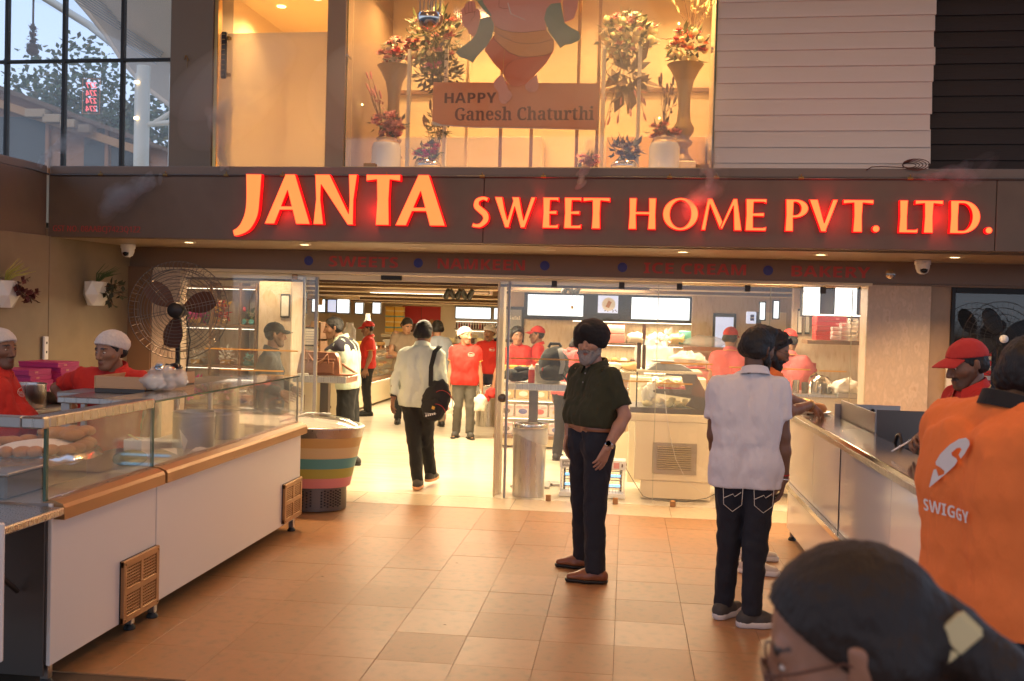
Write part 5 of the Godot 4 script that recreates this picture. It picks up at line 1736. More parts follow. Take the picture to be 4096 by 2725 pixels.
func build_interior():
	mk("screen_ink", lin(0.55, 0.56, 0.5), 0.6)
	var rn := RandomNumberGenerator.new()
	rn.seed = 101
	# shell of the room
	wall("shop_wall", "cream back wall of the shop behind the far screens", V(-6.6, 0, -21.7), V(-1.9, 2.45, -21.6), "cream_wall")
	wall("shop_wall", "left end wall of the shop behind the sweets counter", V(-6.6, 0, -21.6), V(-6.5, 2.45, -11.2), "cream_wall")
	wall("shop_wall", "travertine wall behind the gift shelves", V(-6.5, 0, -11.2), V(-4.05, 2.45, -11.1), "travertine")
	wall("shop_wall", "stone side wall at the far left of the gift shelves", V(-5.12, 0, -11.1), V(-5.02, 2.45, -9.62), "stone")
	wall("shop_wall", "travertine wall behind the bakery case under the menu screens", V(-1.9, 0, -15.32), V(1.0, 2.45, -15.22), "travertine")
	wall("shop_wall", "side wall between the bakery and the back room", V(-1.95, 0, -21.6), V(-1.90, 2.45, -15.22), "travertine")
	wall("shop_wall", "grey stone kitchen wall behind the first pink-shirted cook", V(0.85, 0, -13.6), V(2.6, 2.45, -13.5), "travertine")
	wall("shop_wall", "side wall right of the bakery case", V(0.95, 0, -15.3), V(1.0, 2.45, -13.6), "travertine")
	wall("shop_wall", "cream right wall of the kitchen with the red boxes", V(2.5, 0, -13.5), V(2.6, 2.45, -9.76), "stone")
	wall("shop_wall", "marble pier right of the kitchen pass", V(1.80, 0, -11.42), V(2.5, 2.45, -11.30), "travertine")
	# ceiling and its cross beams
	struct("shop_ceiling", span(V(-6.6, 2.30, -9.6), V(2.6, 2.42, -11.6)), "beam")
	struct("shop_ceiling", span(V(-6.6, 2.22, -11.6), V(2.6, 2.42, -13.4)), "beam")
	struct("shop_ceiling", span(V(-6.6, 2.10, -13.4), V(2.6, 2.42, -15.4)), "beam")
	struct("shop_ceiling", span(V(-6.6, 1.99, -15.4), V(-1.9, 2.42, -21.7)), "beam")
	for d in [[-10.15, 2.17, 2.30, "nearest"], [-11.05, 2.13, 2.30, "second"], [-12.0, 2.09, 2.22, "third"], [-12.95, 2.06, 2.22, "fourth"], [-14.0, 2.02, 2.10, "fifth"], [-15.0, 1.98, 2.10, "sixth"], [-16.8, 1.94, 1.99, "seventh"], [-18.8, 1.92, 1.99, "eighth"]]:
		var o := thing("ceiling_beam", "%s cream ceiling beam with dark slot, counting from the doorway" % d[3], "beam", V(-2.0, 0, d[0]), 0.0, "beams across the shop ceiling")
		var x1: float = 4.4 if d[0] > -13.0 else 0.1
		part(o, "board", span(V(-4.5, d[1], -0.16), V(x1, d[2] - 0.001, 0.16), 0.004), "beam")
		part(o, "slot", span(V(-4.5, d[1] + 0.01, 0.161), V(x1, d[1] + 0.05, 0.30), 0.0), "slot")
		if d[3] in ["second", "fifth"]: part(o, "strip_lamp", span(V(-1.6, d[1] - 0.008, 0.06), V(-0.2, d[1] - 0.002, 0.12)), "lamp_white")
	for d in [[V(-2.11, 1.99, -12.5), 5, "cluster of black ceiling spotlights right of the walking man"], [V(-0.62, 2.08, -12.4), 3, "grey ceiling spotlights in front of the left menu screen"]]:
		var o := thing("spotlight_cluster", d[2], "spotlights", d[0])
		for k in d[1]:
			var g := G.new()
			g.xf = Transform3D(Basis(Vector3.BACK, 0.5 if k % 2 else -0.5) * Basis(Vector3.RIGHT, 0.5), V((k - 2) * 0.075, 0.0, 0))
			g.lathe(Vector3.ZERO, [Vector2(0.001, 0.07), Vector2(0.032, 0.07), Vector2(0.038, -0.05), Vector2(0.03, -0.045)], 14)
			part(o, "lamp_can", g, "black")
	for d in [[V(-1.55, 2.06, -13.0), "small black can light in the back ceiling"], [V(1.12, 2.25, -10.4), "black can light above the kitchen"]]:
		var o := thing("can_light", d[1], "ceiling light", d[0])
		var g := G.new()
		g.lathe(Vector3.ZERO, [Vector2(0.04, 0.05), Vector2(0.042, -0.03), Vector2(0.032, -0.03)], 16)
		part(o, "can", g, "black")
		var l := G.new()
		l.lathe(Vector3.ZERO, [Vector2(0.001, -0.028), Vector2(0.032, -0.028)], 14)
		part(o, "lamp_lens", l, "lamp_white")
	# gift shelves
	var sh := thing("gift_shelf", "brown wooden pigeonhole shelves of wrapped gifts behind the left glass", "shelf", V(-4.56, 0, -11.09))
	for x in [-0.475, -0.09, 0.255, 0.44]: part(sh, "upright", span(V(x, 0.5, 0.0), V(x + 0.03, 2.03, 0.26), 0.002), "wood")
	for y in [0.62, 1.07, 1.53, 1.96]: part(sh, "shelf_board", span(V(-0.473, y, 0.002), V(0.468, y + 0.032, 0.255), 0.002), "wood")
	for k in 3: part(sh, "strip_lamp", span(V(-0.44, 1.955 - k * 0.445, 0.20), V(0.43, 1.959 - k * 0.445, 0.23)), "lamp_white")
	area(sh, V(0, 2.3, 1.0), Vector2(0.6, 0.2), 1.5, Color(1, 0.85, 0.62), V(-PI / 2 + 0.6, 0, 0))
	var gifts := [[-0.28, 1.562, "hot_pink", 0.11, "hot pink cellophane gift high behind the fan"], [-0.02, 1.562, "red", 0.13, "crimson and gold wrapped gift basket on the top shelf"], [0.34, 1.562, "olive_leaf", 0.10, "small toy cart with a red rose on the top right shelf"],
		[-0.28, 1.102, "off_white", 0.09, "tilted framed tray of pale sweets on the middle left shelf"], [0.08, 1.102, "paper", 0.10, "white net basket with a pink box on the middle shelf"], [0.34, 1.102, "teal", 0.08, "teal tray of golden sweets on the middle right shelf"],
		[-0.30, 0.70, "hot_pink", 0.15, "big hot pink tulle gift at the lower left shelf"], [0.06, 0.70, "rose", 0.14, "pale pink tulle gift at the lower middle shelf"], [0.35, 0.70, "paper", 0.12, "white tulle gift at the lower right shelf"]]
	for d in gifts:
		var o := thing("gift_basket", d[4], "gift", V(-4.56 + d[0], d[1], -10.96), 0.0, "gifts on the shelves")
		var g := G.new()
		var r: float = d[3]
		puff(g, V(0, r * 0.9, 0), V(r * 0.75, r * 0.8, r * 0.6), 70, r * 0.55, rn, 1)
		part(o, "wrapping", g, d[2])
		part(o, "basket", bx(V(r * 1.3, r * 0.6, r * 1.0), 0.008, V(0, r * 0.3, 0)), "gold" if d[2] != "teal" else "teal")
		if d[2] == "olive_leaf":
			for s in [-1.0, 1.0]:
				var w := G.new()
				w.tube([V(s * 0.045, 0.035, 0.07), V(s * 0.045, 0.035, 0.085)], 0.03, 14)
				part(o, "wheel", w, "teal")
			part(o, "rose", crumple(V(0.028, 0.03, 0.028), 0.012, 3, 10, 7), "red", V(-0.05, 0.17, 0.05))
		if d[2] == "red":
			var s2 := G.new()
			puff(s2, V(0.02, r * 1.5, 0), V(r * 0.5, r * 0.6, r * 0.3), 30, r * 0.5, rn, 1)
			part(o, "gold_wrapping", s2, "yellow")
	var cc := thing("cream_pier", "cream pier with a small framed photo between shelves and doorway", "pillar", V(-3.82, 0, -10.66))
	part(cc, "block", span(V(-0.19, 0, -0.45), V(0.19, 2.14, 0), 0.004), "travertine")
	for d in [[V(-3.705, 1.785, -10.645), 0.105, 0.26, "small dark framed picture of a drink on the cream pier", "off_white"], [V(-1.73, 1.61, -15.2), 0.36, 0.54, "dark framed food poster left of the menu screen", "grey"], [V(-3.62, 1.44, -11.28), 0.19, 0.22, "black framed notice standing on the cash counter", "paper"],
			[V(1.87, 1.765, -11.28), 0.05, 0.28, "narrow framed certificate on the kitchen pier, left one", "off_white"], [V(1.95, 1.77, -11.28), 0.05, 0.28, "narrow framed certificate on the kitchen pier, right one", "off_white"], [V(1.27, 1.55, -13.48), 0.30, 0.6, "dark framed doorway hatch behind the first cook", "screen_soft"]]:
		var o := thing("picture_frame", d[3], "picture frame", d[0])
		part(o, "frame", bx(V(d[1], d[2], 0.02), 0.004), "black")
		part(o, "print", bx(V(d[1] * 0.78, d[2] * 0.84, 0.004), 0.0, V(0, 0, 0.0105)), d[4])
		if d[1] > 0.3 and d[4] == "grey":
			words(o, "lettering", "Falafal", 0.05, "paper", V(0, 0.1, 0.013), Vector3.ZERO, 0.001, true)
			var bw := G.new()
			bw.lathe(V(0, -0.17, 0.014), [Vector2(0.04, -0.03), Vector2(0.09, 0.03)], 16, 1.0, 0.04)
			part(o, "painted_bowl", bw, "off_white")
			var lf := G.new()
			for k in 12: lf.blade(V(rn.randf_range(-0.06, 0.06), -0.13 + rn.randf() * 0.04, 0.015), V(rn.randfn(), 1, 0).normalized(), Vector3.RIGHT, 0.05, 0.03, 0.05)
			part(o, "painted_leaf", lf, "olive_leaf")
		if d[1] == 0.19:
			for k in 5: part(o, "print_line", bx(V(0.10 + 0.02 * (k % 2), 0.006, 0.002), 0.0, V(0, 0.06 - k * 0.03, 0.0135)), "grey")
	# bar tables near the glass
	for d in [[-3.13, 0.57, "standing bar table with the tan leather bag"], [-0.93, 0.72, "standing bar table with the grey backpack"]]:
		var o := thing("bar_table", d[2], "table", V(d[0], 0, -10.3), 0.0, "steel standing tables")
		part(o, "top", bx(V(d[1], 0.07, 0.45), 0.006, V(0, 1.035, 0)), "steel")
		part(o, "post", span(V(-0.045, 0.03, -0.045), V(0.045, 1.0, 0.045), 0.004), "steel_dark")
		part(o, "foot", bx(V(0.40, 0.03, 0.35), 0.006, V(0, 0.015, 0)), "steel_dull")
	# cash counter
	var cs := thing("cash_counter", "cream cash counter where the man in shorts leans", "counter", V(-3.75, 0, -11.7))
	part(cs, "front", span(V(-0.5, 0.05, -0.25), V(0.42, 1.13, 0.2), 0.006), "cream")
	part(cs, "top", span(V(-0.54, 1.131, -0.3), V(0.46, 1.17, 0.24), 0.006), "beam")
	for k in 4:
		part(cs, "inlay", span(V(-0.40 + k * 0.2, 0.35 + (k % 2) * 0.15, 0.2005), V(-0.39 + k * 0.2, 0.75, 0.206)), "wood")
		part(cs, "inlay", span(V(-0.385 + k * 0.2, 0.50 + (k % 2) * 0.1, 0.2005), V(-0.27 + k * 0.2, 0.53 + (k % 2) * 0.1, 0.206)), "wood")
	# sweets counters running to the back on the left
	for d in [[-12.9, -16.8, "near glass sweets counter on the shop's left"], [-16.85, -20.7, "far glass sweets counter on the shop's left"]]:
		var o := thing("sweets_counter", d[2], "display counter", V(-4.62, 0, (d[0] + d[1]) / 2), 0.0, "glass sweets counters")
		var h: float = (d[0] - d[1]) / 2
		part(o, "base", span(V(-0.7, 0.05, -h), V(0.0, 0.46, h), 0.005), "cream")
		part(o, "ledge", span(V(-0.7, 0.461, -h), V(0.05, 0.52, h), 0.005), "wood")
		part(o, "strip_lamp", span(V(-0.02, 0.452, -h), V(0.03, 0.459, h)), "lamp_white")
		part(o, "glass_pane", span(V(-0.01, 0.521, -h), V(0.0, 1.02, h)), "pane")
		part(o, "top", span(V(-0.7, 1.021, -h), V(0.02, 1.05, h), 0.004), "wood")
		part(o, "strip_lamp", span(V(-0.10, 1.01, -h), V(-0.05, 1.019, h)), "lamp_white")
		for y in [0.66, 0.84]: part(o, "glass_shelf", span(V(-0.6, y, -h), V(-0.02, y + 0.01, h)), "pane")
		for lv in 3:
			for k in 8:
				var z := lerpf(-h + 0.22, h - 0.22, k / 7.0)
				part(o, "sweet_tray", bx(V(0.4, 0.02, 0.4), 0.004, V(-0.25, [0.535, 0.685, 0.865][lv], z)), "steel_dull" if (k + lv) % 2 else "gold")
				heap(o, "sweets", ["bread_light", "yellow", "bread", "sand", "off_white", "orange"][(k * 2 + lv) % 6], V(-0.25, [0.56, 0.71, 0.89][lv], z), V(0.17, 0.04, 0.17), 26, V(0.035, 0.025, 0.035), rn)
		for k in 12: part(o, "price_tag", bx(V(0.004, 0.05, 0.08), 0.0, V(0.024, 1.08, lerpf(-h + 0.1, h - 0.1, k / 11.0))), "white" if k % 2 else "leather")
		for k in 6: part(o, "snack_pack", bx(V(0.18, rn.randf_range(0.06, 0.18), 0.2), 0.01, V(-0.3, 1.11, lerpf(-h + 0.2, h - 0.2, k / 5.0))), ["paper", "bread_light", "off_white", "yellow"][k % 4])
	for d in [[V(-4.62, 1.052, -16.5), 0.105, 0.50, "wide clear jar on the sweets counter"], [V(-4.60, 1.052, -17.6), 0.07, 0.66, "tall clear jar with a red flower on the sweets counter"]]:
		var o := thing("glass_jar", d[3], "jar", d[0])
		var g := G.new()
		g.lathe(Vector3.ZERO, [Vector2(0.001, 0), Vector2(d[1], 0.0), Vector2(d[1], d[2] * 0.75), Vector2(d[1] * 0.6, d[2] * 0.9), Vector2(d[1] * 0.6, d[2])], 20)
		part(o, "glass", g, "plastic_film")
		if d[1] < 0.06:
			part(o, "flower", crumple(V(0.035, 0.03, 0.035), 0.02, 4, 10, 7), "red", V(-0.04, d[2] + 0.02, 0))
			var lf := G.new()
			puff(lf, V(0.01, d[2] + 0.03, 0), V(0.06, 0.05, 0.04), 20, 0.05, rn, 1)
			part(o, "leaf", lf, "green")
	# left wall shelving, screens and stacked boxes behind the counters
	var ls := thing("wall_shelf", "lit wall shelves of packets behind the sweets counters", "shelf", V(-6.3, 0, -15.2))
	for y in [1.15, 1.42, 1.66]:
		part(ls, "shelf_board", span(V(-0.15, y - 0.03, -3.0), V(0.25, y, 3.6), 0.003), "wood")
		part(ls, "strip_lamp", span(V(0.2, y - 0.038, -3.0), V(0.24, y - 0.031, 3.6)), "lamp_white")
	for y in [1.15, 1.42]:
		for k in 30:
			var z := -2.9 + k * 0.215
			part(ls, "packet", bx(V(0.12, rn.randf_range(0.10, 0.2), rn.randf_range(0.10, 0.19)), 0.006, V(0.08, y + 0.09, z)), ["rose", "red", "paper", "bread_light", "off_white", "leather", "salmon", "pale_yellow"][rn.randi() % 8])
	for d in [[-4.85, 1.85, -14.4, 0.30, 0.30, "nearest lit menu board above the left shelves"], [-4.82, 1.82, -15.4, 0.20, 0.19, "second lit menu board above the left shelves"], [-4.45, 1.82, -15.5, 0.19, 0.21, "fourth lit menu board above the left shelves"], [-4.60, 1.80, -17.0, 0.13, 0.18, "fifth small lit menu board far left"], [-4.32, 1.81, -17.1, 0.13, 0.18, "last small lit menu board far left"]]:
		screen(V(d[0], d[1], d[2]), d[3], d[4], d[5])
	screen(V(-4.62, 1.82, -15.45), 0.13, 0.19, "bluish poster screen with two pink sweets above the left shelves", 0.0, [], "screen_soft")
	single("board_rail", span(V(-5.3, 1.93, -15.55), V(-4.2, 2.0, -15.50)), "beam", "cream rail over the left menu boards", "rail")
	single("hanging_tag", bx(V(0.08, 0.11, 0.004)), "gold", "little gold card hanging before the left menu boards", "card", V(-4.55, 1.88, -14.6))
	var bs := thing("box_shelf", "open shelf with packets and books behind the tan bag", "shelf", V(-4.15, 0, -12.4))
	part(bs, "shelf_board", span(V(-0.45, 1.36, -0.15), V(0.35, 1.39, 0.15), 0.003), "wood")
	part(bs, "shelf_board", span(V(-0.45, 1.12, -0.15), V(0.35, 1.15, 0.15), 0.003), "wood")
	for s in [-0.45, 0.33]: part(bs, "upright", span(V(s, 0.9, -0.15), V(s + 0.02, 1.6, 0.15), 0.003), "wood")
	crate_row(bs, 1.391, -0.42, 0.33, 0.0, ["choc", "red", "bread_light", "leather", "rose"], rn, 0.22)
	crate_row(bs, 1.151, -0.42, 0.33, 0.0, ["salmon", "paper", "off_white"], rn, 0.16)
	# back of the room
	for d in [[-4.95, 0, "yellow box with a blue band, tall left pile"], [-4.75, 0, "yellow box with a blue band, right pile"]]:
		for k in 5:
			var o := thing("yellow_box", "%s yellow box of the %s" % [["lowest", "second", "middle", "fourth", "topmost"][k], "left pile by the red poster" if d[0] < -4.85 else "right pile by the red poster"], "box", V(d[0], 1.29 + k * 0.115, -20.8), 0.0, "yellow boxes piled by the red poster")
			part(o, "carton", bx(V(0.18, 0.111, 0.16), 0.003, V(0, 0.0555, 0)), "yellow")
			part(o, "band", bx(V(0.181, 0.024, 0.161), 0.0, V(0, 0.024, 0)), "teal" if k % 2 else "pale_yellow")
	single("box_stand", span(V(-5.1, 1.22, -21.0), V(-4.55, 1.288, -20.6), 0.004), "cream", "cream shelf under the yellow boxes", "shelf")
	var rp := thing("red_poster", "tall glossy red wall poster at the back of the shop", "poster", V(-4.45, 1.31, -21.59))
	part(rp, "sheet", bx(V(0.85, 1.16, 0.01), 0.002), "red")
	part(rp, "print", crumple(V(0.2, 0.25, 0.004), 0.05, 41, 18, 10), "choc", V(-0.1, -0.1, 0.008))
	part(rp, "print", crumple(V(0.14, 0.16, 0.004), 0.04, 42, 18, 10), "bread", V(0.2, 0.15, 0.008))
	part(rp, "seam", bx(V(0.008, 1.16, 0.004), 0.0, V(0.0, 0, 0.007)), "choc")
	var nt := thing("wall_notice", "faint pink notice sheet on the back wall", "notice", V(-3.48, 1.57, -21.59))
	part(nt, "sheet", bx(V(0.35, 0.50, 0.006)), "paper")
	words(nt, "lettering", "NOTICE", 0.03, "salmon", V(0, 0.15, 0.004), Vector3.ZERO, 0.001)
	for k in 4: part(nt, "print_line", bx(V(0.2, 0.006, 0.001), 0.0, V(0, 0.07 - k * 0.04, 0.0036)), "rose")
	screen(V(-3.30, 1.775, -21.5), 0.755, 0.236, "long white menu screen on the back wall", 0.0, [])
	screen(V(-2.71, 1.775, -21.5), 0.26, 0.236, "short white menu screen at the back wall's right")
	var bo := thing("bottle_shelf", "back shelf lined with rows of dark red bottles", "shelf", V(-3.09, 0, -21.3))
	for y in [1.22, 1.42]:
		part(bo, "shelf_board", span(V(-0.56, y, -0.15), V(0.6, y + 0.02, 0.1), 0.003), "wood")
		part(bo, "strip_lamp", span(V(-0.56, y + 0.162, -0.1), V(0.6, y + 0.168, -0.05)), "lamp_white")
	for k in 20:
		var g := G.new()
		g.lathe(Vector3.ZERO, [Vector2(0.001, 0), Vector2(0.02, 0), Vector2(0.02, 0.075), Vector2(0.008, 0.10), Vector2(0.008, 0.13)], 10)
		part(bo, "bottle", g, ["choc", "red", "red_leaf", "choc"][k % 4], V(-0.53 + k * 0.056, 1.44, 0.0))
	for k in 9: part(bo, "tub", bx(V(0.09, 0.06 + 0.05 * (k % 3), 0.1), 0.01, V(-0.5 + k * 0.125, 1.28 + 0.02 * (k % 3), 0)), ["pale_yellow", "paper", "bread"][k % 3])
	var lc := thing("back_counter", "cream service counter along the back wall", "counter", V(-3.0, 0, -20.5))
	part(lc, "front", span(V(-0.7, 0.05, -0.4), V(0.65, 1.10, 0.0), 0.006), "cream")
	part(lc, "top", span(V(-0.72, 1.101, -0.42), V(0.66, 1.14, 0.03), 0.004), "wood")
	for k in 6: part(lc, "tub", bx(V(0.14, 0.10 + 0.03 * (k % 2), 0.14), 0.012, V(-0.6 + k * 0.2, 1.20, -0.15)), ["pale_yellow", "paper", "choc"][k % 3])
	part(lc, "strip_lamp", span(V(-0.7, 1.085, 0.001), V(0.65, 1.095, 0.03)), "lamp_white")
	# wooden jamb by the doorway's right
	var jb := thing("door_jamb", "pale wooden jamb post at the doorway's right", "post", V(-1.22, 0, -9.75))
	part(jb, "post", span(V(-0.03, 0, -0.15), V(0.03, 2.10, 0.05), 0.004), "beam")
	# bakery case
	var bc := thing("bakery_case", "glass bakery case with packed sweets behind the backpack table", "display counter", V(-0.68, 0, -13.3))
	part(bc, "base", span(V(-1.02, 0.03, -0.5), V(1.05, 0.13, 0.10), 0.005), "cream")
	part(bc, "ledge", span(V(-1.03, 0.131, -0.5), V(1.06, 0.18, 0.14), 0.004), "wood")
	for y in [0.39, 0.62]:
		part(bc, "shelf_board", span(V(-1.0, y, -0.45), V(1.03, y + 0.025, 0.06), 0.003), "beam")
		part(bc, "strip_lamp", span(V(-1.0, y - 0.008, 0.02), V(1.03, y - 0.001, 0.05)), "lamp_white")
	part(bc, "top", span(V(-1.02, 0.84, -0.5), V(1.05, 0.862, 0.10), 0.003), "glass_edge_pale")
	part(bc, "strip_lamp", span(V(-1.0, 0.83, 0.02), V(1.03, 0.838, 0.05)), "lamp_white")
	part(bc, "glass_pane", span(V(-1.02, 0.181, 0.101), V(1.05, 0.84, 0.108)), "pane")
	part(bc, "mullion", span(V(-0.02, 0.18, 0.095), V(0.0, 0.84, 0.115), 0.003), "steel_dull")
	part(bc, "back", span(V(-1.0, 0.18, -0.49), V(1.03, 0.84, -0.47)), "pale_yellow")
	for row in 3:
		for k in 9:
			var x := -0.88 + k * 0.225
			var y: float = [0.181, 0.416, 0.646][row]
			var b := part(bc, "sweet_pack", bx(V(0.205, 0.155, 0.12), 0.012, V(x, y + 0.078, 0.0)), "pack_clear" if row < 2 else "bread_light")
			var lb := G.new()
			lb.ball(Vector3.ZERO, V(0.06, 0.036, 0.004), 16, 6)
			part(b, "label_sticker", lb, ["choc", "teal", "choc", "sign_blue", "red", "gold"][(k + row * 2) % 6] if row < 2 else "paper", V(x, y + 0.068, 0.062))
			if row < 2:
				for s in [-1.0, 1.0]: part(b, "blossom_print", crumple(V(0.04, 0.022, 0.003), 0.008, k + 7, 10, 6), "rose", V(x + s * 0.055, y + 0.125, 0.062))
	for k in 11:
		var jx := -0.92 + k * 0.115
		var jr := part(bc, "biscuit_jar", bx(V(0.10, 0.19, 0.1), 0.012, V(jx, 0.96, -0.05)), ["bread_light", "sand", "bread", "pale_yellow"][k % 4])
		part(jr, "lid", bx(V(0.104, 0.03, 0.104), 0.008, V(jx, 1.07, -0.05)), "orange" if k > 2 else "yellow")
		part(jr, "label_sticker", bx(V(0.05, 0.035, 0.003), 0.0, V(jx, 0.97, 0.002)), "paper")
	# bakery wall: screens and two lit shelves
	screen(V(-1.075, 1.915, -15.1), 0.83, 0.31, "left white menu screen over the bakery listing pastry and muffins", 0.0, ["PASTRY", "MUFFINS", "JARS", "BREADS", "KHARI"])
	screen(V(0.485, 1.905, -15.1), 0.85, 0.32, "right white menu screen over the bakery with two faint columns", 0.0, ["TEA", "KANJI VADA", "LEMON TEA", "MAKHANIYA"])
	var ps := thing("poster_screen", "pale poster of a brown cake slice between the menu screens", "screen", V(-0.29, 1.95, -15.09))
	part(ps, "screen_face", bx(V(0.30, 0.26, 0.01)), "screen_soft")
	var pl := G.new()
	pl.lathe(Vector3.ZERO, [Vector2(0.001, 0.0), Vector2(0.10, 0.001)], 24)
	part(ps, "painted_plate", pl, "white", V(0.01, 0, 0.006)).rotation.x = PI / 2
	part(ps, "painted_cake", bx(V(0.055, 0.10, 0.004), 0.002), "bread", V(0.01, 0, 0.010)).rotation.z = -0.4
	for k in 9: part(ps, "painted_nut", bx(V(0.014, 0.012, 0.003), 0.002), "choc", V(-0.13 + rn.randf() * 0.26, -0.12 + rn.randf() * 0.05, 0.006))
	single("screen_backing", span(V(-1.55, 1.70, -15.20), V(0.98, 2.12, -15.13)), "black", "black panel behind the bakery menu screens", "panel")
	var sv := thing("bakery_shelf", "two brightly lit bakery wall shelves behind the turbaned man", "shelf", V(0.2, 0, -15.05))
	for y in [0.98, 1.35]:
		part(sv, "shelf_board", span(V(-1.0, y, -0.15), V(0.78, y + 0.03, 0.14), 0.003), "wood")
		part(sv, "strip_lamp", span(V(-1.0, y - 0.009, 0.06), V(0.78, y - 0.001, 0.12)), "lamp_white")
	part(sv, "strip_lamp", span(V(-1.0, 1.685, 0.04), V(0.78, 1.695, 0.12)), "lamp_white")
	area(sv, V(-0.1, 1.66, 0.12), Vector2(1.6, 0.05), 1.6, Color(1, 0.9, 0.68))
	area(sv, V(-0.1, 1.33, 0.16), Vector2(1.6, 0.05), 1.6, Color(1, 0.9, 0.68))
	crate_row(sv, 1.381, -0.98, -0.55, 0.0, ["choc", "olive_leaf", "choc"], rn, 0.24, "nut_pack", 0.01, 0.1, 0.16)
	for k in 2:
		part(sv, "scallop_box", bx(V(0.26, 0.13, 0.14), 0.01, V(-0.36, 1.381 + 0.066 + k * 0.135, 0.02)), "salmon")
	for k in 3: part(sv, "bread_pack", crumple(V(0.16, 0.09, 0.08), 0.02, 50 + k, 18, 10), ["paper", "off_white", "pale_yellow"][k], V(-0.05 + k * 0.3, 1.46, 0.02))
	part(sv, "framed_pack", bx(V(0.2, 0.2, 0.1), 0.01, V(0.66, 1.49, 0.02)), "teal")
	for k in 12: part(sv, "jar", bx(V(0.10, 0.15, 0.1), 0.02, V(-0.93 + k * 0.14, 1.086, 0.02)), ["bread", "off_white", "choc", "bread_light"][k % 4])
	var sc2 := thing("bread_counter", "glass topped bread counter right of the bakery case", "display counter", V(0.25, 0, -12.2))
	part(sc2, "base", span(V(-0.55, 0.03, -0.3), V(0.5, 0.40, 0.2), 0.006), "cream")
	part(sc2, "glass_pane", span(V(-0.55, 0.401, 0.19), V(0.5, 1.10, 0.2)), "pane")
	part(sc2, "top", span(V(-0.56, 1.101, -0.3), V(0.51, 1.12, 0.21), 0.003), "glass_edge_pale")
	for y in [0.62, 0.86]: part(sc2, "shelf_board", span(V(-0.5, y, -0.3), V(0.45, y + 0.02, 0.15), 0.003), "beam")
	for y in [0.401, 0.641, 0.881]: crate_row(sc2, y, -0.48, 0.45, 0.0, ["bread", "choc", "bread_light", "off_white"], rn, 0.14, "cake")
	for k in 4: part(sc2, "bread_loaf", crumple(V(0.12, 0.06, 0.08), 0.012, 60 + k, 16, 9), ["paper", "bread_light", "bread", "bread"][k], V(-0.42 + k * 0.25, 1.17, 0))
	build_kitchen(rn)

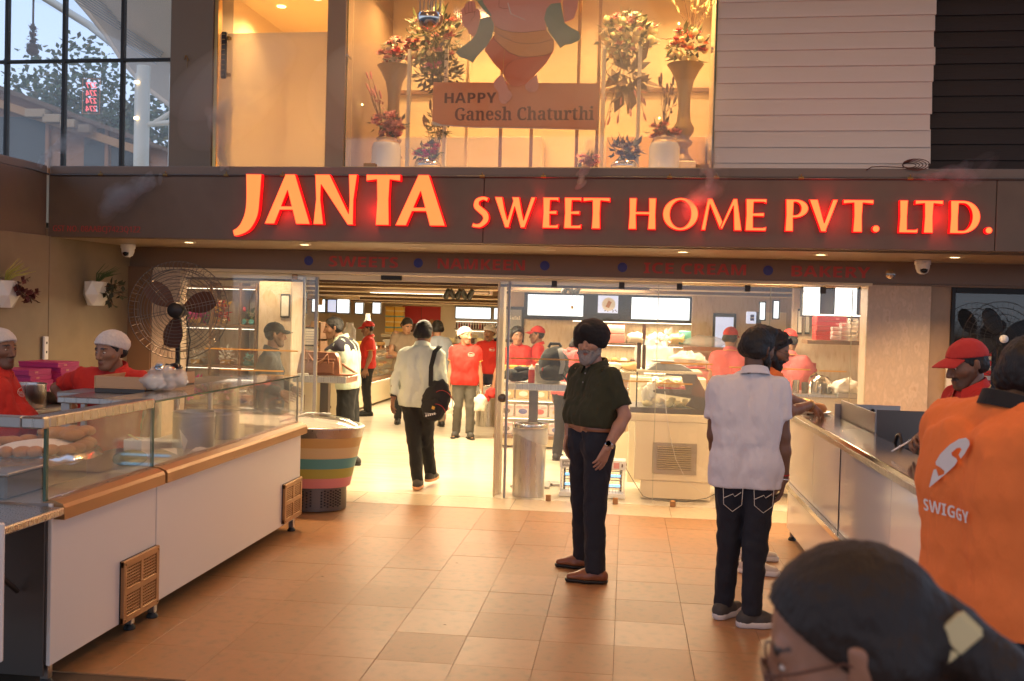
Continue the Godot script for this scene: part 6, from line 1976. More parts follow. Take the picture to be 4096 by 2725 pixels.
func build_kitchen(rn: RandomNumberGenerator):
	# the white serve-over cabinet by the glass
	var v := thing("serve_cabinet", "white serve-over cabinet with louvred vent just inside the glass", "cabinet", V(0.48, 0, -9.86))
	part(v, "lower_body", span(V(-0.30, 0.03, -0.55), V(0.36, 0.20, 0.10), 0.004), "cream")
	part(v, "body", span(V(-0.37, 0.201, -0.56), V(0.38, 0.82, 0.11), 0.006), "cream")
	part(v, "shoulder", span(V(-0.43, 0.76, -0.56), V(0.40, 0.845, 0.115), 0.012), "cream")
	part(v, "plinth", span(V(-0.43, 0.846, -0.54), V(0.38, 0.90, 0.10), 0.006), "steel_dark")
	var pr := PackedVector2Array([Vector2(0.38, 0.90), Vector2(0.20, 0.90), Vector2(0.10, 0.93), Vector2(0.15, 1.0), Vector2(-0.19, 1.04), Vector2(-0.22, 1.06), Vector2(-0.18, 1.08), Vector2(0.10, 1.08), Vector2(0.05, 1.21), Vector2(-0.1, 1.215), Vector2(-0.1, 1.23), Vector2(0.19, 1.23)])
	var g := G.new()
	g.prism(pr, 0.085, 0.10)
	part(v, "side_frame", g, "steel_dark")
	part(v, "glass_post", span(V(-0.375, 0.90, 0.08), V(-0.362, 1.24, 0.10), 0.002), "black")
	part(v, "glass_pane", span(V(-0.36, 0.90, 0.086), V(0.20, 1.225, 0.092)), "pane")
	part(v, "glass_shelf", span(V(-0.36, 1.06, -0.5), V(0.2, 1.07, 0.07)), "pane")
	part(v, "top", span(V(-0.37, 1.231, -0.52), V(0.25, 1.255, 0.10), 0.004), "cream")
	part(v, "tray", bx(V(0.33, 0.02, 0.3), 0.006, V(0.0, 1.085, -0.15)), "red")
	heap(v, "snack", "bread_light", V(-0.05, 1.10, -0.12), V(0.12, 0.05, 0.1), 18, V(0.04, 0.03, 0.04), rn)
	heap(v, "snack", "pale_yellow", V(-0.05, 0.92, -0.12), V(0.22, 0.04, 0.1), 18, V(0.04, 0.03, 0.04), rn)
	for k in 3: part(v, "paper_pack", crumple(V(0.05, 0.09, 0.04), 0.015, 70 + k, 12, 8), "paper", V(-0.26 + k * 0.04, 1.0 + k * 0.05, -0.1))
	area(v, V(-0.1, 1.20, -0.1), Vector2(0.4, 0.05), 0.25, Color(1, 0.93, 0.75))
	part(v, "strip_lamp", span(V(-0.3, 1.215, -0.12), V(0.1, 1.225, -0.08)), "lamp_white")
	var lv := part(v, "louvre_plate", bx(V(0.42, 0.30, 0.008), 0.003, V(0.01, 0.42, 0.115)), "bronze_pale")
	for k in 11:
		var s := G.new()
		var y := 0.315 + k * 0.021
		s.quad(V(-0.155, y, 0.120), V(0.165, y, 0.120), V(0.165, y + 0.013, 0.131), V(-0.155, y + 0.013, 0.131))
		s.quad(V(-0.155, y + 0.013, 0.131), V(0.165, y + 0.013, 0.131), V(0.165, y + 0.0155, 0.1195), V(-0.155, y + 0.0155, 0.1195))
		part(lv, "slat", s, "bronze_pale")
		part(lv, "gap", span(V(-0.155, y - 0.004, 0.1185), V(0.165, y, 0.1198)), "slot")
	# things on the cabinet
	var sc := thing("weighing_scale", "grey weighing scale on the white serve-over cabinet", "scale", V(0.43, 1.256, -9.98))
	var sp := PackedVector2Array([Vector2(-0.22, 0.0), Vector2(-0.13, 0.06), Vector2(0.10, 0.06), Vector2(0.22, 0.0)])
	var sg := G.new()
	sg.prism(sp, -0.14, 0.14)
	part(sc, "body", sg, "grey")
	part(sc, "platter", bx(V(0.22, 0.014, 0.24), 0.005, V(-0.07, 0.085, 0)), "steel_dull")
	part(sc, "stem", bx(V(0.04, 0.02, 0.04), 0.004, V(-0.07, 0.07, 0)), "black")
	var tw := thing("card_reader_tower", "dark twin post tower with a pole display on the cabinet's left", "till", V(0.15, 1.256, -10.0))
	part(tw, "post", bx(V(0.04, 0.26, 0.05), 0.006, V(-0.025, 0.13, 0)), "choc")
	part(tw, "post", bx(V(0.035, 0.24, 0.05), 0.006, V(0.025, 0.12, 0)), "choc")
	part(tw, "display_head", bx(V(0.036, 0.15, 0.03), 0.006, V(0.02, 0.37, 0)), "leather")
	part(tw, "neck", bx(V(0.018, 0.07, 0.018), 0.003, V(0.02, 0.27, 0)), "steel_dull")
	var bb := thing("bread_bag", "clear bag of toasted bread on a red tray beside the scale", "bread", V(0.62, 1.27, -10.4))
	part(bb, "tray", bx(V(0.36, 0.02, 0.2), 0.006), "red")
	for k in 4: part(bb, "slice", bx(V(0.07, 0.08, 0.1), 0.012, V(-0.10 + k * 0.075, 0.055, 0)), "bread_light" if k % 2 else "bread")
	part(bb, "film", crumple(V(0.20, 0.09, 0.12), 0.03, 81, 20, 12), "plastic_film", V(0, 0.06, 0))
	var gh := thing("gift_hamper", "pink ribboned clear gift hamper behind the scale", "hamper", V(0.32, 1.13, -11.0))
	part(gh, "film", crumple(V(0.20, 0.22, 0.14), 0.05, 82, 20, 12), "plastic_film", V(0, 0.18, 0))
	var rb := G.new()
	puff(rb, V(0.06, 0.40, 0), V(0.09, 0.07, 0.05), 16, 0.10, rn, 1)
	part(gh, "ribbon", rb, "pink_pale")
	heap(gh, "contents", "paper", V(0, 0.03, 0), V(0.12, 0.12, 0.08), 20, V(0.04, 0.04, 0.04), rn)
	part(thing("hamper_stand", "cream stand under the ribboned hamper", "stand", V(0.40, 0, -11.0)), "block", span(V(-0.35, 0, -0.2), V(0.45, 1.129, 0.2), 0.006), "cream")
	# kitchen counter and equipment on the right
	var kc := thing("kitchen_counter", "steel kitchen counter behind the right glass panels", "counter", V(1.75, 0, -10.45))
	part(kc, "top", span(V(-0.72, 1.02, -0.3), V(0.72, 1.05, 0.25), 0.004), "steel")
	part(kc, "front", span(V(-0.70, 0.05, -0.28), V(0.70, 1.019, 0.2), 0.004), "cream")
	var vs := thing("chafing_dish", "round polished steel food warmer on the kitchen counter", "food warmer", V(1.95, 1.051, -10.4))
	var dg := G.new()
	dg.lathe(Vector3.ZERO, [Vector2(0.12, 0.0), Vector2(0.12, 0.06), Vector2(0.125, 0.065), Vector2(0.11, 0.12), Vector2(0.07, 0.17), Vector2(0.001, 0.185)], 26)
	part(vs, "dome", dg, "steel_shiny")
	var bl := thing("glass_blender_rack", "row of steel utensils and glass containers by the warmer", "utensils", V(1.70, 1.051, -10.3))
	for k in 5:
		var c := G.new()
		c.lathe(V(k * 0.09 - 0.1, 0, 0), [Vector2(0.001, 0.001), Vector2(0.034, 0.001), Vector2(0.036, 0.11 + 0.02 * (k % 2))], 14)
		part(bl, "canister", c, "steel_shiny" if k % 2 else "steel_dark")
	var wb := thing("paper_bag", "crumpled white paper bag at the kitchen counter's right", "bag", V(2.15, 1.13, -10.25))
	part(wb, "sheet", crumple(V(0.12, 0.09, 0.09), 0.035, 90, 18, 12), "paper")
	part(thing("napkin_box", "grey steel box under the white paper bag", "box", V(2.17, 1.051, -10.25)), "box", bx(V(0.2, 0.05, 0.2), 0.004, V(0, 0.0, 0)), "steel_dull")
	single("red_carton", bx(V(0.17, 0.055, 0.15), 0.004), "red", "flat red carton behind the food warmer", "box", V(1.93, 1.30, -11.1))
	part(thing("kitchen_shelf", "wooden wall shelf with red boxes in the kitchen", "shelf", V(2.12, 0, -10.75)), "shelf_board", span(V(-0.28, 1.54, -0.2), V(0.37, 1.58, 0.15), 0.003), "wood")
	for k in 5:
		var o := thing("red_box", "%s red cake box stacked on the kitchen shelf" % ["lowest", "second", "middle", "fourth", "topmost"][k], "box", V(2.08, 1.581 + k * 0.049, -10.75), rn.randf_range(-0.03, 0.03), "red cake boxes on the kitchen shelf")
		part(o, "carton", bx(V(0.30, 0.046, 0.22), 0.003, V(0, 0.023, 0)), "red")
		part(o, "emblem", bx(V(0.035, 0.014, 0.002), 0.0, V(0.06, 0.024, 0.111)), "rose")
	for k in 3:
		var o := thing("clear_tub", "%s stack of clear plastic tubs before the red boxes" % ["left", "taller middle", "right"][k], "tub", V(2.12 + k * 0.085, 1.581, -10.62), 0.0, "clear tubs on the kitchen shelf")
		for q in 3 + k: part(o, "tub", bx(V(0.10, 0.05, 0.10), 0.012, V(0, 0.026 + q * 0.045, 0)), "plastic_film")
	var kl := thing("shelf_lamp", "warm strip lamp over the red boxes", "lamp", V(2.15, 1.84, -10.7))
	part(kl, "strip_lamp", bx(V(0.45, 0.012, 0.03), 0.003), "lamp_white")
	area(kl, V(0, -0.02, 0), Vector2(0.45, 0.03), 0.5, Color(1, 0.78, 0.5))
	screen(V(1.92, 1.99, -10.9), 0.17, 0.31, "left hanging menu screen above the red boxes", 0.0, ["EGG", "DOSA", "RAVA"])
	screen(V(2.27, 2.0, -10.9), 0.22, 0.30, "right hanging menu screen above the red boxes", 0.0, ["PAV", "CHAAT", "TIKKI"])
	single("screen_backing", span(V(1.82, 1.82, -11.0), V(2.42, 2.2, -10.95)), "dark_grey", "dark panel behind the hanging kitchen screens", "panel")
	var bk := thing("wall_sign_box", "small white lightbox sign with a blue square in the kitchen", "sign", V(1.53, 1.80, -12.8))
	part(bk, "lightbox", bx(V(0.12, 0.15, 0.05), 0.01), "screen_soft")
	part(bk, "blue_square", bx(V(0.045, 0.075, 0.004), 0.0, V(0.01, 0.0, 0.027)), "sign_blue")
	words(bk, "lettering", "LAB", 0.018, "white", V(0.01, 0, 0.031), Vector3.ZERO, 0.001)
	part(bk, "mount", bx(V(0.06, 0.15, 0.05), 0.006, V(0.091, 0, 0)), "black")
	single("white_fridge", span(V(1.64, 0, -13.2), V(1.98, 1.88, -12.95), 0.01), "cream", "tall cream cupboard behind the kitchen staff", "cupboard")
	var rk := thing("kitchen_rack", "tan rack with wrapped trays on the kitchen wall", "rack", V(0.98, 0, -13.2))
	part(rk, "shelf_board", span(V(-0.25, 1.36, -0.2), V(0.30, 1.41, 0.15), 0.004), "leather")
	for x in [-0.24, 0.26]: part(rk, "post", span(V(x, 0, 0.1), V(x + 0.025, 1.36, 0.125), 0.002), "steel_shiny")
	part(rk, "film", crumple(V(0.27, 0.08, 0.1), 0.02, 95, 20, 10), "plastic_film", V(0.02, 1.47, 0))
	part(rk, "red_counter", span(V(-0.25, 0.95, -0.2), V(0.30, 1.1, 0.2), 0.006), "salmon")
	for d in [[V(1.60, 1.88, -12.3), "left of two narrow lit price strips in the kitchen"], [V(1.76, 1.90, -12.3), "right of two narrow lit price strips in the kitchen"]]:
		screen(d[0], 0.055, 0.2, d[1])

# ------------------------------------------------------------------ loose goods near the glass
func bin(at: Vector3, label: String, r: float, h: float, film: bool) -> Node3D:
	var o := thing("steel_bin", label, "bin", at, 0.0, "tall steel bins")
	var g := G.new()
	g.lathe(Vector3.ZERO, [Vector2(r * 0.92, 0.005), Vector2(r * 0.94, 0.02), Vector2(r, h - 0.06)], 36)
	part(o, "shell", g, "steel")
	var l := G.new()
	l.lathe(Vector3.ZERO, [Vector2(r * 1.0, h - 0.045), Vector2(r * 1.05, h - 0.04), Vector2(r * 1.05, h - 0.005), Vector2(r * 1.0, h), Vector2(r * 0.75, h - 0.008), Vector2(r * 0.6, h - 0.03), Vector2(r * 0.4, h - 0.012), Vector2(0.001, h - 0.01)], 36)
	part(o, "swing_lid", l, "steel_shiny")
	if film:
		var rn := RandomNumberGenerator.new()
		rn.seed = 9
		var rows := []
		for k in 5:
			var row := PackedVector3Array()
			for s in 40:
				var a := TAU * s / 40
				var low := 0.11 + 0.05 * sin(a * 1.5 + 1.0)
				var rr := r * (1.03 + 0.05 * (k / 4.0)) + rn.randf_range(-0.004, 0.007)
				row.append(V(cos(a) * rr, h - 0.04 - low * k / 4.0, sin(a) * rr))
			rows.append(row)
		var f := G.new()
		f.grid(rows, true)
		part(o, "bin_liner", f, "plastic_film")
	return o

func build_goods():
	bin(V(-0.905, 0, -9.72), "tall steel bin with a clear liner just inside the glass", 0.165, 0.71, true)
	bin(V(-2.12, 0, -15.7), "steel bin with a clear liner near the back counter", 0.22, 0.66, true)
	# insect killer
	var z := thing("insect_killer", "white insect killer with blue tubes standing behind the glass", "insect trap", V(-0.29, 0, -9.85))
	part(z, "top_housing", span(V(-0.32, 0.285, -0.10), V(0.32, 0.375, 0.10), 0.006), "white")
	part(z, "tray", span(V(-0.32, 0.01, -0.12), V(0.32, 0.055, 0.12), 0.006), "white")
	for s in [-1.0, 1.0]: part(z, "side_post", span(V(s * 0.312, 0.055, -0.09), V(s * 0.30, 0.285, 0.09), 0.002), "white")
	for y in [0.115, 0.21]:
		var t := G.new()
		t.tube([V(-0.27, y, 0), V(0.27, y, 0)], 0.013, 12)
		part(z, "uv_tube", t, "uv_tube")
	for y in [0.09, 0.16, 0.185, 0.25]: part(z, "inner_bar", span(V(-0.28, y, -0.02), V(0.28, y + 0.008, -0.012)), "steel_dark")
	for s in [-1.0, 1.0]: part(z, "inner_post", span(V(s * 0.285, 0.06, -0.02), V(s * 0.265, 0.285, 0.0)), "black")
	var w := G.new()
	for k in 20: w.bar(V(-0.29 + k * 0.0305, 0.055, 0.085), V(-0.29 + k * 0.0305, 0.285, 0.085), 0.0017, 4)
	for k in 8: w.bar(V(-0.30, 0.07 + k * 0.029, 0.087), V(0.30, 0.07 + k * 0.029, 0.087), 0.0017, 4)
	part(z, "wire_guard", w, "steel_dull")
	part(z, "badge", bx(V(0.11, 0.055, 0.004), 0.0, V(-0.24, 0.33, 0.102)), "grey")
	words(z, "badge_print", "AVRO", 0.022, "white", V(-0.24, 0.33, 0.105), Vector3.ZERO, 0.001)
	part(z, "sticker", bx(V(0.055, 0.055, 0.003), 0.0, V(0.23, 0.325, 0.102)), "salmon")
	part(z, "switch", bx(V(0.015, 0.032, 0.008), 0.002, V(0.285, 0.328, 0.103)), "choc")
	var cb := G.new()
	cb.tube([V(0.03, 0.30, -9.80), V(0.10, 0.20, -9.72), V(0.20, 0.06, -9.66), V(0.33, 0.03, -9.62), V(0.60, 0.03, -9.62), V(0.80, 0.07, -9.66), V(0.93, 0.13, -9.72)], 0.004, 6)
	single("power_cable", cb, "dark_grey", "thin dark power cable trailing from the insect killer past the cabinet", "cable")
	var c2 := G.new()
	c2.tube([V(0.36, 1.26, -9.82), V(0.385, 1.0, -9.745), V(0.40, 0.84, -9.735), V(0.45, 0.60, -9.735), V(0.50, 0.42, -9.70), V(0.62, 0.20, -9.68), V(0.80, 0.09, -9.66)], 0.0035, 6)
	single("white_cable", c2, "off_white", "thin white cable hanging down from the scale over the cabinet", "cable")
	# the tan leather bag
	var b := thing("leather_bag", "tan leather shoulder bag standing on the left bar table", "bag", V(-3.19, 1.071, -10.28), 0.06)
	var sh := PackedVector2Array([Vector2(-0.215, 0.0), Vector2(0.215, 0.0), Vector2(0.225, 0.02), Vector2(0.20, 0.19), Vector2(0.17, 0.235), Vector2(-0.15, 0.245), Vector2(-0.19, 0.22), Vector2(-0.225, 0.03)])
	var bg := G.new()
	bg.prism(sh, -0.07, 0.07)
	part(b, "body", bg, "leather")
	part(b, "front_pocket", bx(V(0.34, 0.13, 0.03), 0.012, V(0, 0.08, 0.078)), "leather")
	part(b, "flap_trim", bx(V(0.36, 0.02, 0.02), 0.006, V(0, 0.165, 0.075)), "leather")
	for s in [-1.0, 1.0]:
		var hd := G.new()
		hd.tube([V(s * 0.11, 0.12, 0.088), V(s * 0.10, 0.22, 0.09), V(s * 0.05, 0.155, 0.12), V(0, 0.125, 0.125)], 0.011, 7)
		part(b, "handle", hd, "leather")
	var stp := G.new()
	stp.tube([V(0.20, 0.19, 0.02), V(0.23, 0.08, 0.10), V(0.24, 0.015, 0.14), V(0.36, 0.012, 0.12), V(0.40, 0.03, 0.05), V(0.30, 0.08, 0.02), V(0.24, 0.12, 0.0)], 0.014, 7)
	part(b, "strap", stp, "leather")
	single("phone_pack", bx(V(0.11, 0.018, 0.06), 0.003), "paper", "small white packet lying beside the tan bag", "packet", V(-3.32, 1.08, -10.13), 0.2)
	# on the right table
	var bp := thing("backpack", "dark grey backpack standing on the right bar table", "backpack", V(-0.73, 1.071, -10.28))
	part(bp, "body", crumple(V(0.155, 0.19, 0.11), 0.012, 96, 24, 18), "cloth_bag", V(0, 0.185, 0))
	part(bp, "pocket", crumple(V(0.125, 0.09, 0.05), 0.012, 97, 20, 12), "cloth_bag", V(-0.01, 0.10, 0.095))
	var st := G.new()
	st.grid([PackedVector3Array([V(0.03, 0.365, 0.02), V(0.05, 0.31, 0.10), V(0.075, 0.2, 0.125), V(0.06, 0.10, 0.14)]), PackedVector3Array([V(0.085, 0.36, 0.02), V(0.105, 0.31, 0.095), V(0.125, 0.2, 0.11), V(0.10, 0.10, 0.13)])])
	part(bp, "shoulder_strap", st, "grey")
	var hg := G.new()
	hg.tube([V(-0.06, 0.36, 0), V(-0.04, 0.40, 0.0), V(0.05, 0.40, 0), V(0.07, 0.365, 0)], 0.016, 8)
	part(bp, "top_handle", hg, "cloth_bag")
	part(bp, "red_tab", bx(V(0.012, 0.04, 0.006), 0.002, V(-0.105, 0.14, 0.125)), "red")
	var dg := G.new()
	dg.tube([V(0.10, 0.1, 0.13), V(0.15, 0.03, 0.14), V(0.175, -0.08, 0.17), V(0.17, -0.16, 0.17)], 0.011, 6)
	dg.tube([V(0.14, 0.06, 0.12), V(0.19, 0.0, 0.15), V(0.195, -0.10, 0.17)], 0.009, 6)
	part(bp, "dangling_strap", dg, "cloth_bag")
	var pb := thing("camera_bag", "slumped dark grey camera bag left on the right bar table", "bag", V(-1.11, 1.071, -10.25))
	part(pb, "body", crumple(V(0.14, 0.07, 0.10), 0.025, 98, 20, 12), "cloth_bag", V(0, 0.065, 0))
	part(pb, "lid", crumple(V(0.08, 0.035, 0.07), 0.02, 99, 16, 9), "cloth_bag", V(0.06, 0.13, 0))
	var kb := thing("sauce_bottle", "red squeeze sauce bottle with white cap on the right bar table", "bottle", V(-0.945, 1.071, -10.16))
	var kg := G.new()
	kg.lathe(Vector3.ZERO, [Vector2(0.001, 0), Vector2(0.033, 0), Vector2(0.035, 0.01), Vector2(0.031, 0.05), Vector2(0.033, 0.09), Vector2(0.028, 0.135)], 20)
	part(kb, "body", kg, "red")
	var kc := G.new()
	kc.lathe(Vector3.ZERO, [Vector2(0.029, 0.135), Vector2(0.026, 0.155), Vector2(0.01, 0.165), Vector2(0.006, 0.19), Vector2(0.001, 0.19)], 18)
	part(kb, "cap", kc, "white")
	var wb := thing("appliance_carton", "white printed carton behind the red bottle", "box", V(-0.80, 1.071, -10.42))
	part(wb, "carton", bx(V(0.26, 0.18, 0.08), 0.003, V(0, 0.09, 0)), "off_white")
	words(wb, "lettering", "C5200", 0.022, "grey", V(-0.05, 0.09, 0.0415), V(0, 0, PI), 0.001)
	var sand := single("floor_scale", bx(V(0.09, 0.03, 0.2), 0.006), "steel_dull", "small flat steel weighing plate on the shop floor", "scale", V(-0.70, 0.02, -10.4), 0.3)

# ------------------------------------------------------------------ small things on the front
func planter(at: Vector3, turn: float, label: String, big: bool):
	var o := thing("wall_planter", label, "planter", at, turn, "white wall planters")
	var g := G.new()
	var up := []
	var mid := []
	var low := []
	for k in 6:
		var a := TAU * k / 6 + 0.3
		up.append(V(cos(a) * 0.105, 0.22, sin(a) * 0.085))
		mid.append(V(cos(a + 0.5) * 0.125, 0.10, sin(a + 0.5) * 0.10))
		low.append(V(cos(a) * 0.075, 0.0, sin(a) * 0.06))
	for k in 6:
		var n := (k + 1) % 6
		g.tria(up[k], mid[k], up[n]) ; g.tria(mid[k], mid[n], up[n])
		g.tria(mid[k], low[n], mid[n]) ; g.tria(mid[k], low[k], low[n])
	for k in range(1, 5): g.tria(low[0], low[k], low[k + 1])
	g.face_out(V(0, 0.11, 0))
	part(o, "pot", g, "porcelain")
	var rn := RandomNumberGenerator.new()
	rn.seed = 31 if big else 32
	var gr := G.new()
	for k in 26:
		var d := V(0.45 + rn.randfn() * 0.35, 1.0, 0.3 + rn.randfn() * 0.35).normalized()
		var e := V(0.0, 0.2, 0) + d * rn.randf_range(0.12, 0.24)
		gr.tube([V(0, 0.2, 0), V(0, 0.2, 0) + d * 0.10, e + V(0.06, -0.02, 0.02)], [0.004, 0.0035, 0.001], 4, false)
	part(o, "grass_tuft", gr, "lime" if big else "green")
	var lf := G.new()
	var st := G.new()
	for b in 6:
		var d := V(0.55 + rn.randfn() * 0.4, -0.1 + rn.randfn() * 0.5, 0.8 + rn.randfn() * 0.3).normalized()
		var p := V(0.03, 0.17, 0.06)
		st.tube([p, p + d * 0.10, p + d * 0.2], 0.003, 4, false)
		for k in 9:
			var q := p + d * rn.randf_range(0.04, 0.2)
			var dd := (d * 0.4 + V(rn.randfn(), rn.randfn() - 0.2, rn.randfn())).normalized()
			lf.blade(q, dd, dd.cross(V(rn.randf(), 1, rn.randf())).normalized(), rn.randf_range(0.05, 0.085), 0.045, 0.2)
	part(o, "leaf", lf, "red_leaf" if big else "dark_leaf")
	part(o, "stem", st, "dry_brown")
	part(o, "wall_hook", bx(V(0.02, 0.03, 0.12), 0.003, V(0, 0.215, -0.10)), "steel_dull")

func dome_camera(at: Vector3, label: String):
	var o := thing("dome_camera", label, "camera", at, 0.0, "white dome cameras")
	var g := G.new()
	g.lathe(Vector3.ZERO, [Vector2(0.066, 0.0), Vector2(0.068, -0.035), Vector2(0.06, -0.042)], 24)
	part(o, "base", g, "white")
	var c := G.new()
	c.lathe(Vector3.ZERO, [Vector2(0.06, -0.042), Vector2(0.058, -0.07), Vector2(0.045, -0.105), Vector2(0.02, -0.12), Vector2(0.001, -0.121)], 24)
	part(o, "housing", c, "white")
	var l := G.new()
	l.ball(V(0.0, -0.088, 0.040), V(0.030, 0.026, 0.02), 18, 10)
	part(o, "lens", l, "black_gloss")
	var r := G.new()
	var pts := []
	for k in 20: pts.append(V(cos(TAU * k / 20) * 0.031, -0.088 + sin(TAU * k / 20) * 0.027, 0.046))
	r.tube(pts, 0.0035, 6, false, true)
	part(o, "lens_ring", r, "grey")

func build_small():
	planter(V(-5.02, 1.70, -7.66), deg_to_rad(72), "larger white faceted planter of dark red leaves, brightly lit at the left edge", true)
	planter(V(-4.86, 1.735, -8.79), deg_to_rad(60), "white faceted planter of near-black leaves on the dim side wall", false)
	dome_camera(V(-4.72, 2.322, -9.10), "white dome security camera under the soffit's left end")
	dome_camera(V(2.53, 2.322, -9.10), "white dome security camera under the soffit's right end")
	var es := thing("socket_strip", "white vertical socket strip on the side wall joint", "socket strip", V(-5.0, 1.357, -8.22), deg_to_rad(84))
	part(es, "casing", bx(V(0.05, 0.20, 0.025), 0.004), "white")
	for y in [0.045, -0.035]: part(es, "socket", bx(V(0.014, 0.02, 0.004), 0.001, V(0, y, 0.0135)), "black")
	# the standing fan
	var f := thing("standing_fan", "large steel cage standing fan beside the marble pillar", "fan", V(-3.79, 0, -8.2), deg_to_rad(12))
	var cy := 1.715
	var cg := G.new()
	var ring := func(r: float, z: float, w: float):
		var pts := []
		for k in 48: pts.append(V(cos(TAU * k / 48) * r, cy + sin(TAU * k / 48) * r, z))
		cg.tube(pts, w, 5, false, true)
	ring.call(0.415, 0.0, 0.0045)
	ring.call(0.345, 0.085, 0.004)
	for k in 9: ring.call(0.085 + 0.029 * k, 0.15 - 0.065 * pow(k / 9.0, 2.0), 0.0026)
	ring.call(0.355, -0.09, 0.004)
	for k in 6: ring.call(0.09 + 0.05 * k, -0.13 + 0.02 * k / 6.0, 0.0024)
	for k in 72:
		var a := TAU * k / 72
		cg.tube([V(cos(a) * 0.345, cy + sin(a) * 0.345, 0.085), V(cos(a) * 0.40, cy + sin(a) * 0.40, 0.06), V(cos(a) * 0.415, cy + sin(a) * 0.415, 0.0)], 0.0022, 4, false)
		if k % 2 == 0: cg.tube([V(cos(a) * 0.415, cy + sin(a) * 0.415, 0.0), V(cos(a) * 0.355, cy + sin(a) * 0.355, -0.09)], 0.002, 4, false)
	for k in 6:
		var a := TAU * k / 6 + 0.25
		for s in [-0.012, 0.012]:
			var t: Vector3 = V(-sin(a), cos(a), 0) * s
			cg.tube([V(cos(a) * 0.08, cy + sin(a) * 0.08, 0.152) + t, V(cos(a) * 0.25, cy + sin(a) * 0.25, 0.126) + t, V(cos(a) * 0.345, cy + sin(a) * 0.345, 0.085) + t], 0.0028, 4, false)
		cg.tube([V(cos(a) * 0.09, cy + sin(a) * 0.09, -0.132), V(cos(a) * 0.355, cy + sin(a) * 0.355, -0.09)], 0.003, 4, false)
	part(f, "cage", cg, "steel_dark")
	for k in 3:
		var bl := G.new()
		var rows := []
		for q in 6:
			var r := 0.07 + 0.05 * q
			var row := PackedVector3Array()
			for s in 5:
				var w: float = [0.5, 0.62, 0.62, 0.55, 0.42, 0.25][q]
				var a := -0.55 + TAU * k / 3 + 0.9 + w * (s / 4.0 - 0.5) * 1.5
				row.append(V(cos(a) * r, cy + sin(a) * r, 0.03 + 0.05 * (s / 4.0 - 0.5)))
			rows.append(row)
		bl.grid(rows)
		part(f, "blade", bl, "choc")
	var hub := G.new()
	hub.lathe(Vector3.ZERO, [Vector2(0.001, 0.155), Vector2(0.06, 0.15), Vector2(0.066, 0.13), Vector2(0.066, 0.03), Vector2(0.06, -0.1), Vector2(0.001, -0.13)], 24)
	part(f, "motor", hub, "black", V(0, cy, 0)).rotation.x = PI / 2
	var pl := G.new()
	pl.lathe(Vector3.ZERO, [Vector2(0.021, 1.16), Vector2(0.021, cy - 0.2), Vector2(0.032, cy - 0.19), Vector2(0.032, cy - 0.1), Vector2(0.02, cy - 0.06)], 16)
	pl.lathe(Vector3.ZERO, [Vector2(0.036, 1.10), Vector2(0.034, 1.17), Vector2(0.025, 1.19)], 16)
	part(f, "upper_pole", pl, "black")
	var lp := G.new()
	lp.lathe(Vector3.ZERO, [Vector2(0.026, 0.05), Vector2(0.026, 1.10)], 16)
	part(f, "lower_pole", lp, "steel_shiny")
	var tp := G.new()
	tp.lathe(Vector3.ZERO, [Vector2(0.028, 1.02), Vector2(0.0285, 1.05)], 14)
	part(f, "tape_wrap", tp, "paper")
	var bs := G.new()
	bs.lathe(Vector3.ZERO, [Vector2(0.25, 0.005), Vector2(0.25, 0.03), Vector2(0.05, 0.06)], 28)
	part(f, "foot", bs, "black")
	var cb := G.new()
	cb.tube([V(0.06, cy - 0.05, -0.02), V(0.10, cy - 0.25, 0.0), V(0.075, 1.2, 0.0), V(0.07, 1.0, 0.0), V(0.06, 0.6, 0.0)], 0.006, 6)
	part(f, "cable", cb, "black")
	# misting pipe along the fascia with its joints
	var mp := thing("misting_pipe", "thin black misting pipe with nozzles along the fascia top", "pipe")
	mp.transform = FT
	var pg := G.new()
	pg.tube([V(-5.02, 2.862, 0.012), V(-3.0, 2.868, 0.014), V(-1.0, 2.865, 0.014), V(1.0, 2.862, 0.014), V(2.7, 2.866, 0.013), V(4.5, 2.864, 0.013)], 0.008, 8)
	pg.tube([V(-5.04, 2.868, 0.02), V(-5.07, 2.885, 0.3), V(-5.09, 2.90, 1.0), V(-5.1, 2.90, 2.2)], 0.008, 8)
	part(mp, "pipe", pg, "steel_dark")
	for x in [-4.55, -3.95, -3.4, -2.9, -2.6, -2.0, -1.2, -0.7, 0.3, 0.66, 1.3, 2.1]:
		var n := G.new()
		n.bar(V(x - 0.02, 2.866, 0.014), V(x + 0.02, 2.866, 0.014), 0.0125, 8)
		n.bar(V(x, 2.868, 0.014), V(x, 2.896, 0.02), 0.006, 6)
		part(mp, "nozzle", n, "brass")
	var ct := thing("cable_tangle", "tangle of brown cable lying on the fascia below the siding's right corner", "cable")
	ct.transform = FT
	var cg2 := G.new()
	var rn := RandomNumberGenerator.new()
	rn.seed = 8
	for k in 5:
		var pts := []
		for s in 14:
			var a := TAU * s / 14
			pts.append(V(2.10 + cos(a) * (0.05 + 0.012 * k) + 0.01 * k, 2.965 + sin(a) * (0.018 + 0.006 * k) + 0.008, -0.04 + 0.012 * k))
		cg2.tube(pts, 0.0035, 5, false, true)
	cg2.tube([V(2.06, 2.955, -0.03), V(1.9, 2.96, -0.02), V(1.82, 2.955, -0.01), V(1.78, 2.93, 0.0)], 0.004, 5)
	part(ct, "coil", cg2, "choc")
	# little hanging charm in the right glass
	var ch := thing("hanging_charm", "small chilli and lemon charm hanging inside the right glass", "charm", V(-0.52, 1.86, -9.55))
	var hg := G.new()
	hg.bar(V(0, 0.05, 0), V(0, 0.2, 0), 0.0015, 4)
	part(ch, "thread", hg, "black")
	var cl := G.new()
	for k in 7: cl.blade(V(0, 0.05 - k * 0.007, 0), V(cos(k * 2.4), 0.2, sin(k * 2.4)).normalized(), Vector3.UP, 0.035, 0.008)
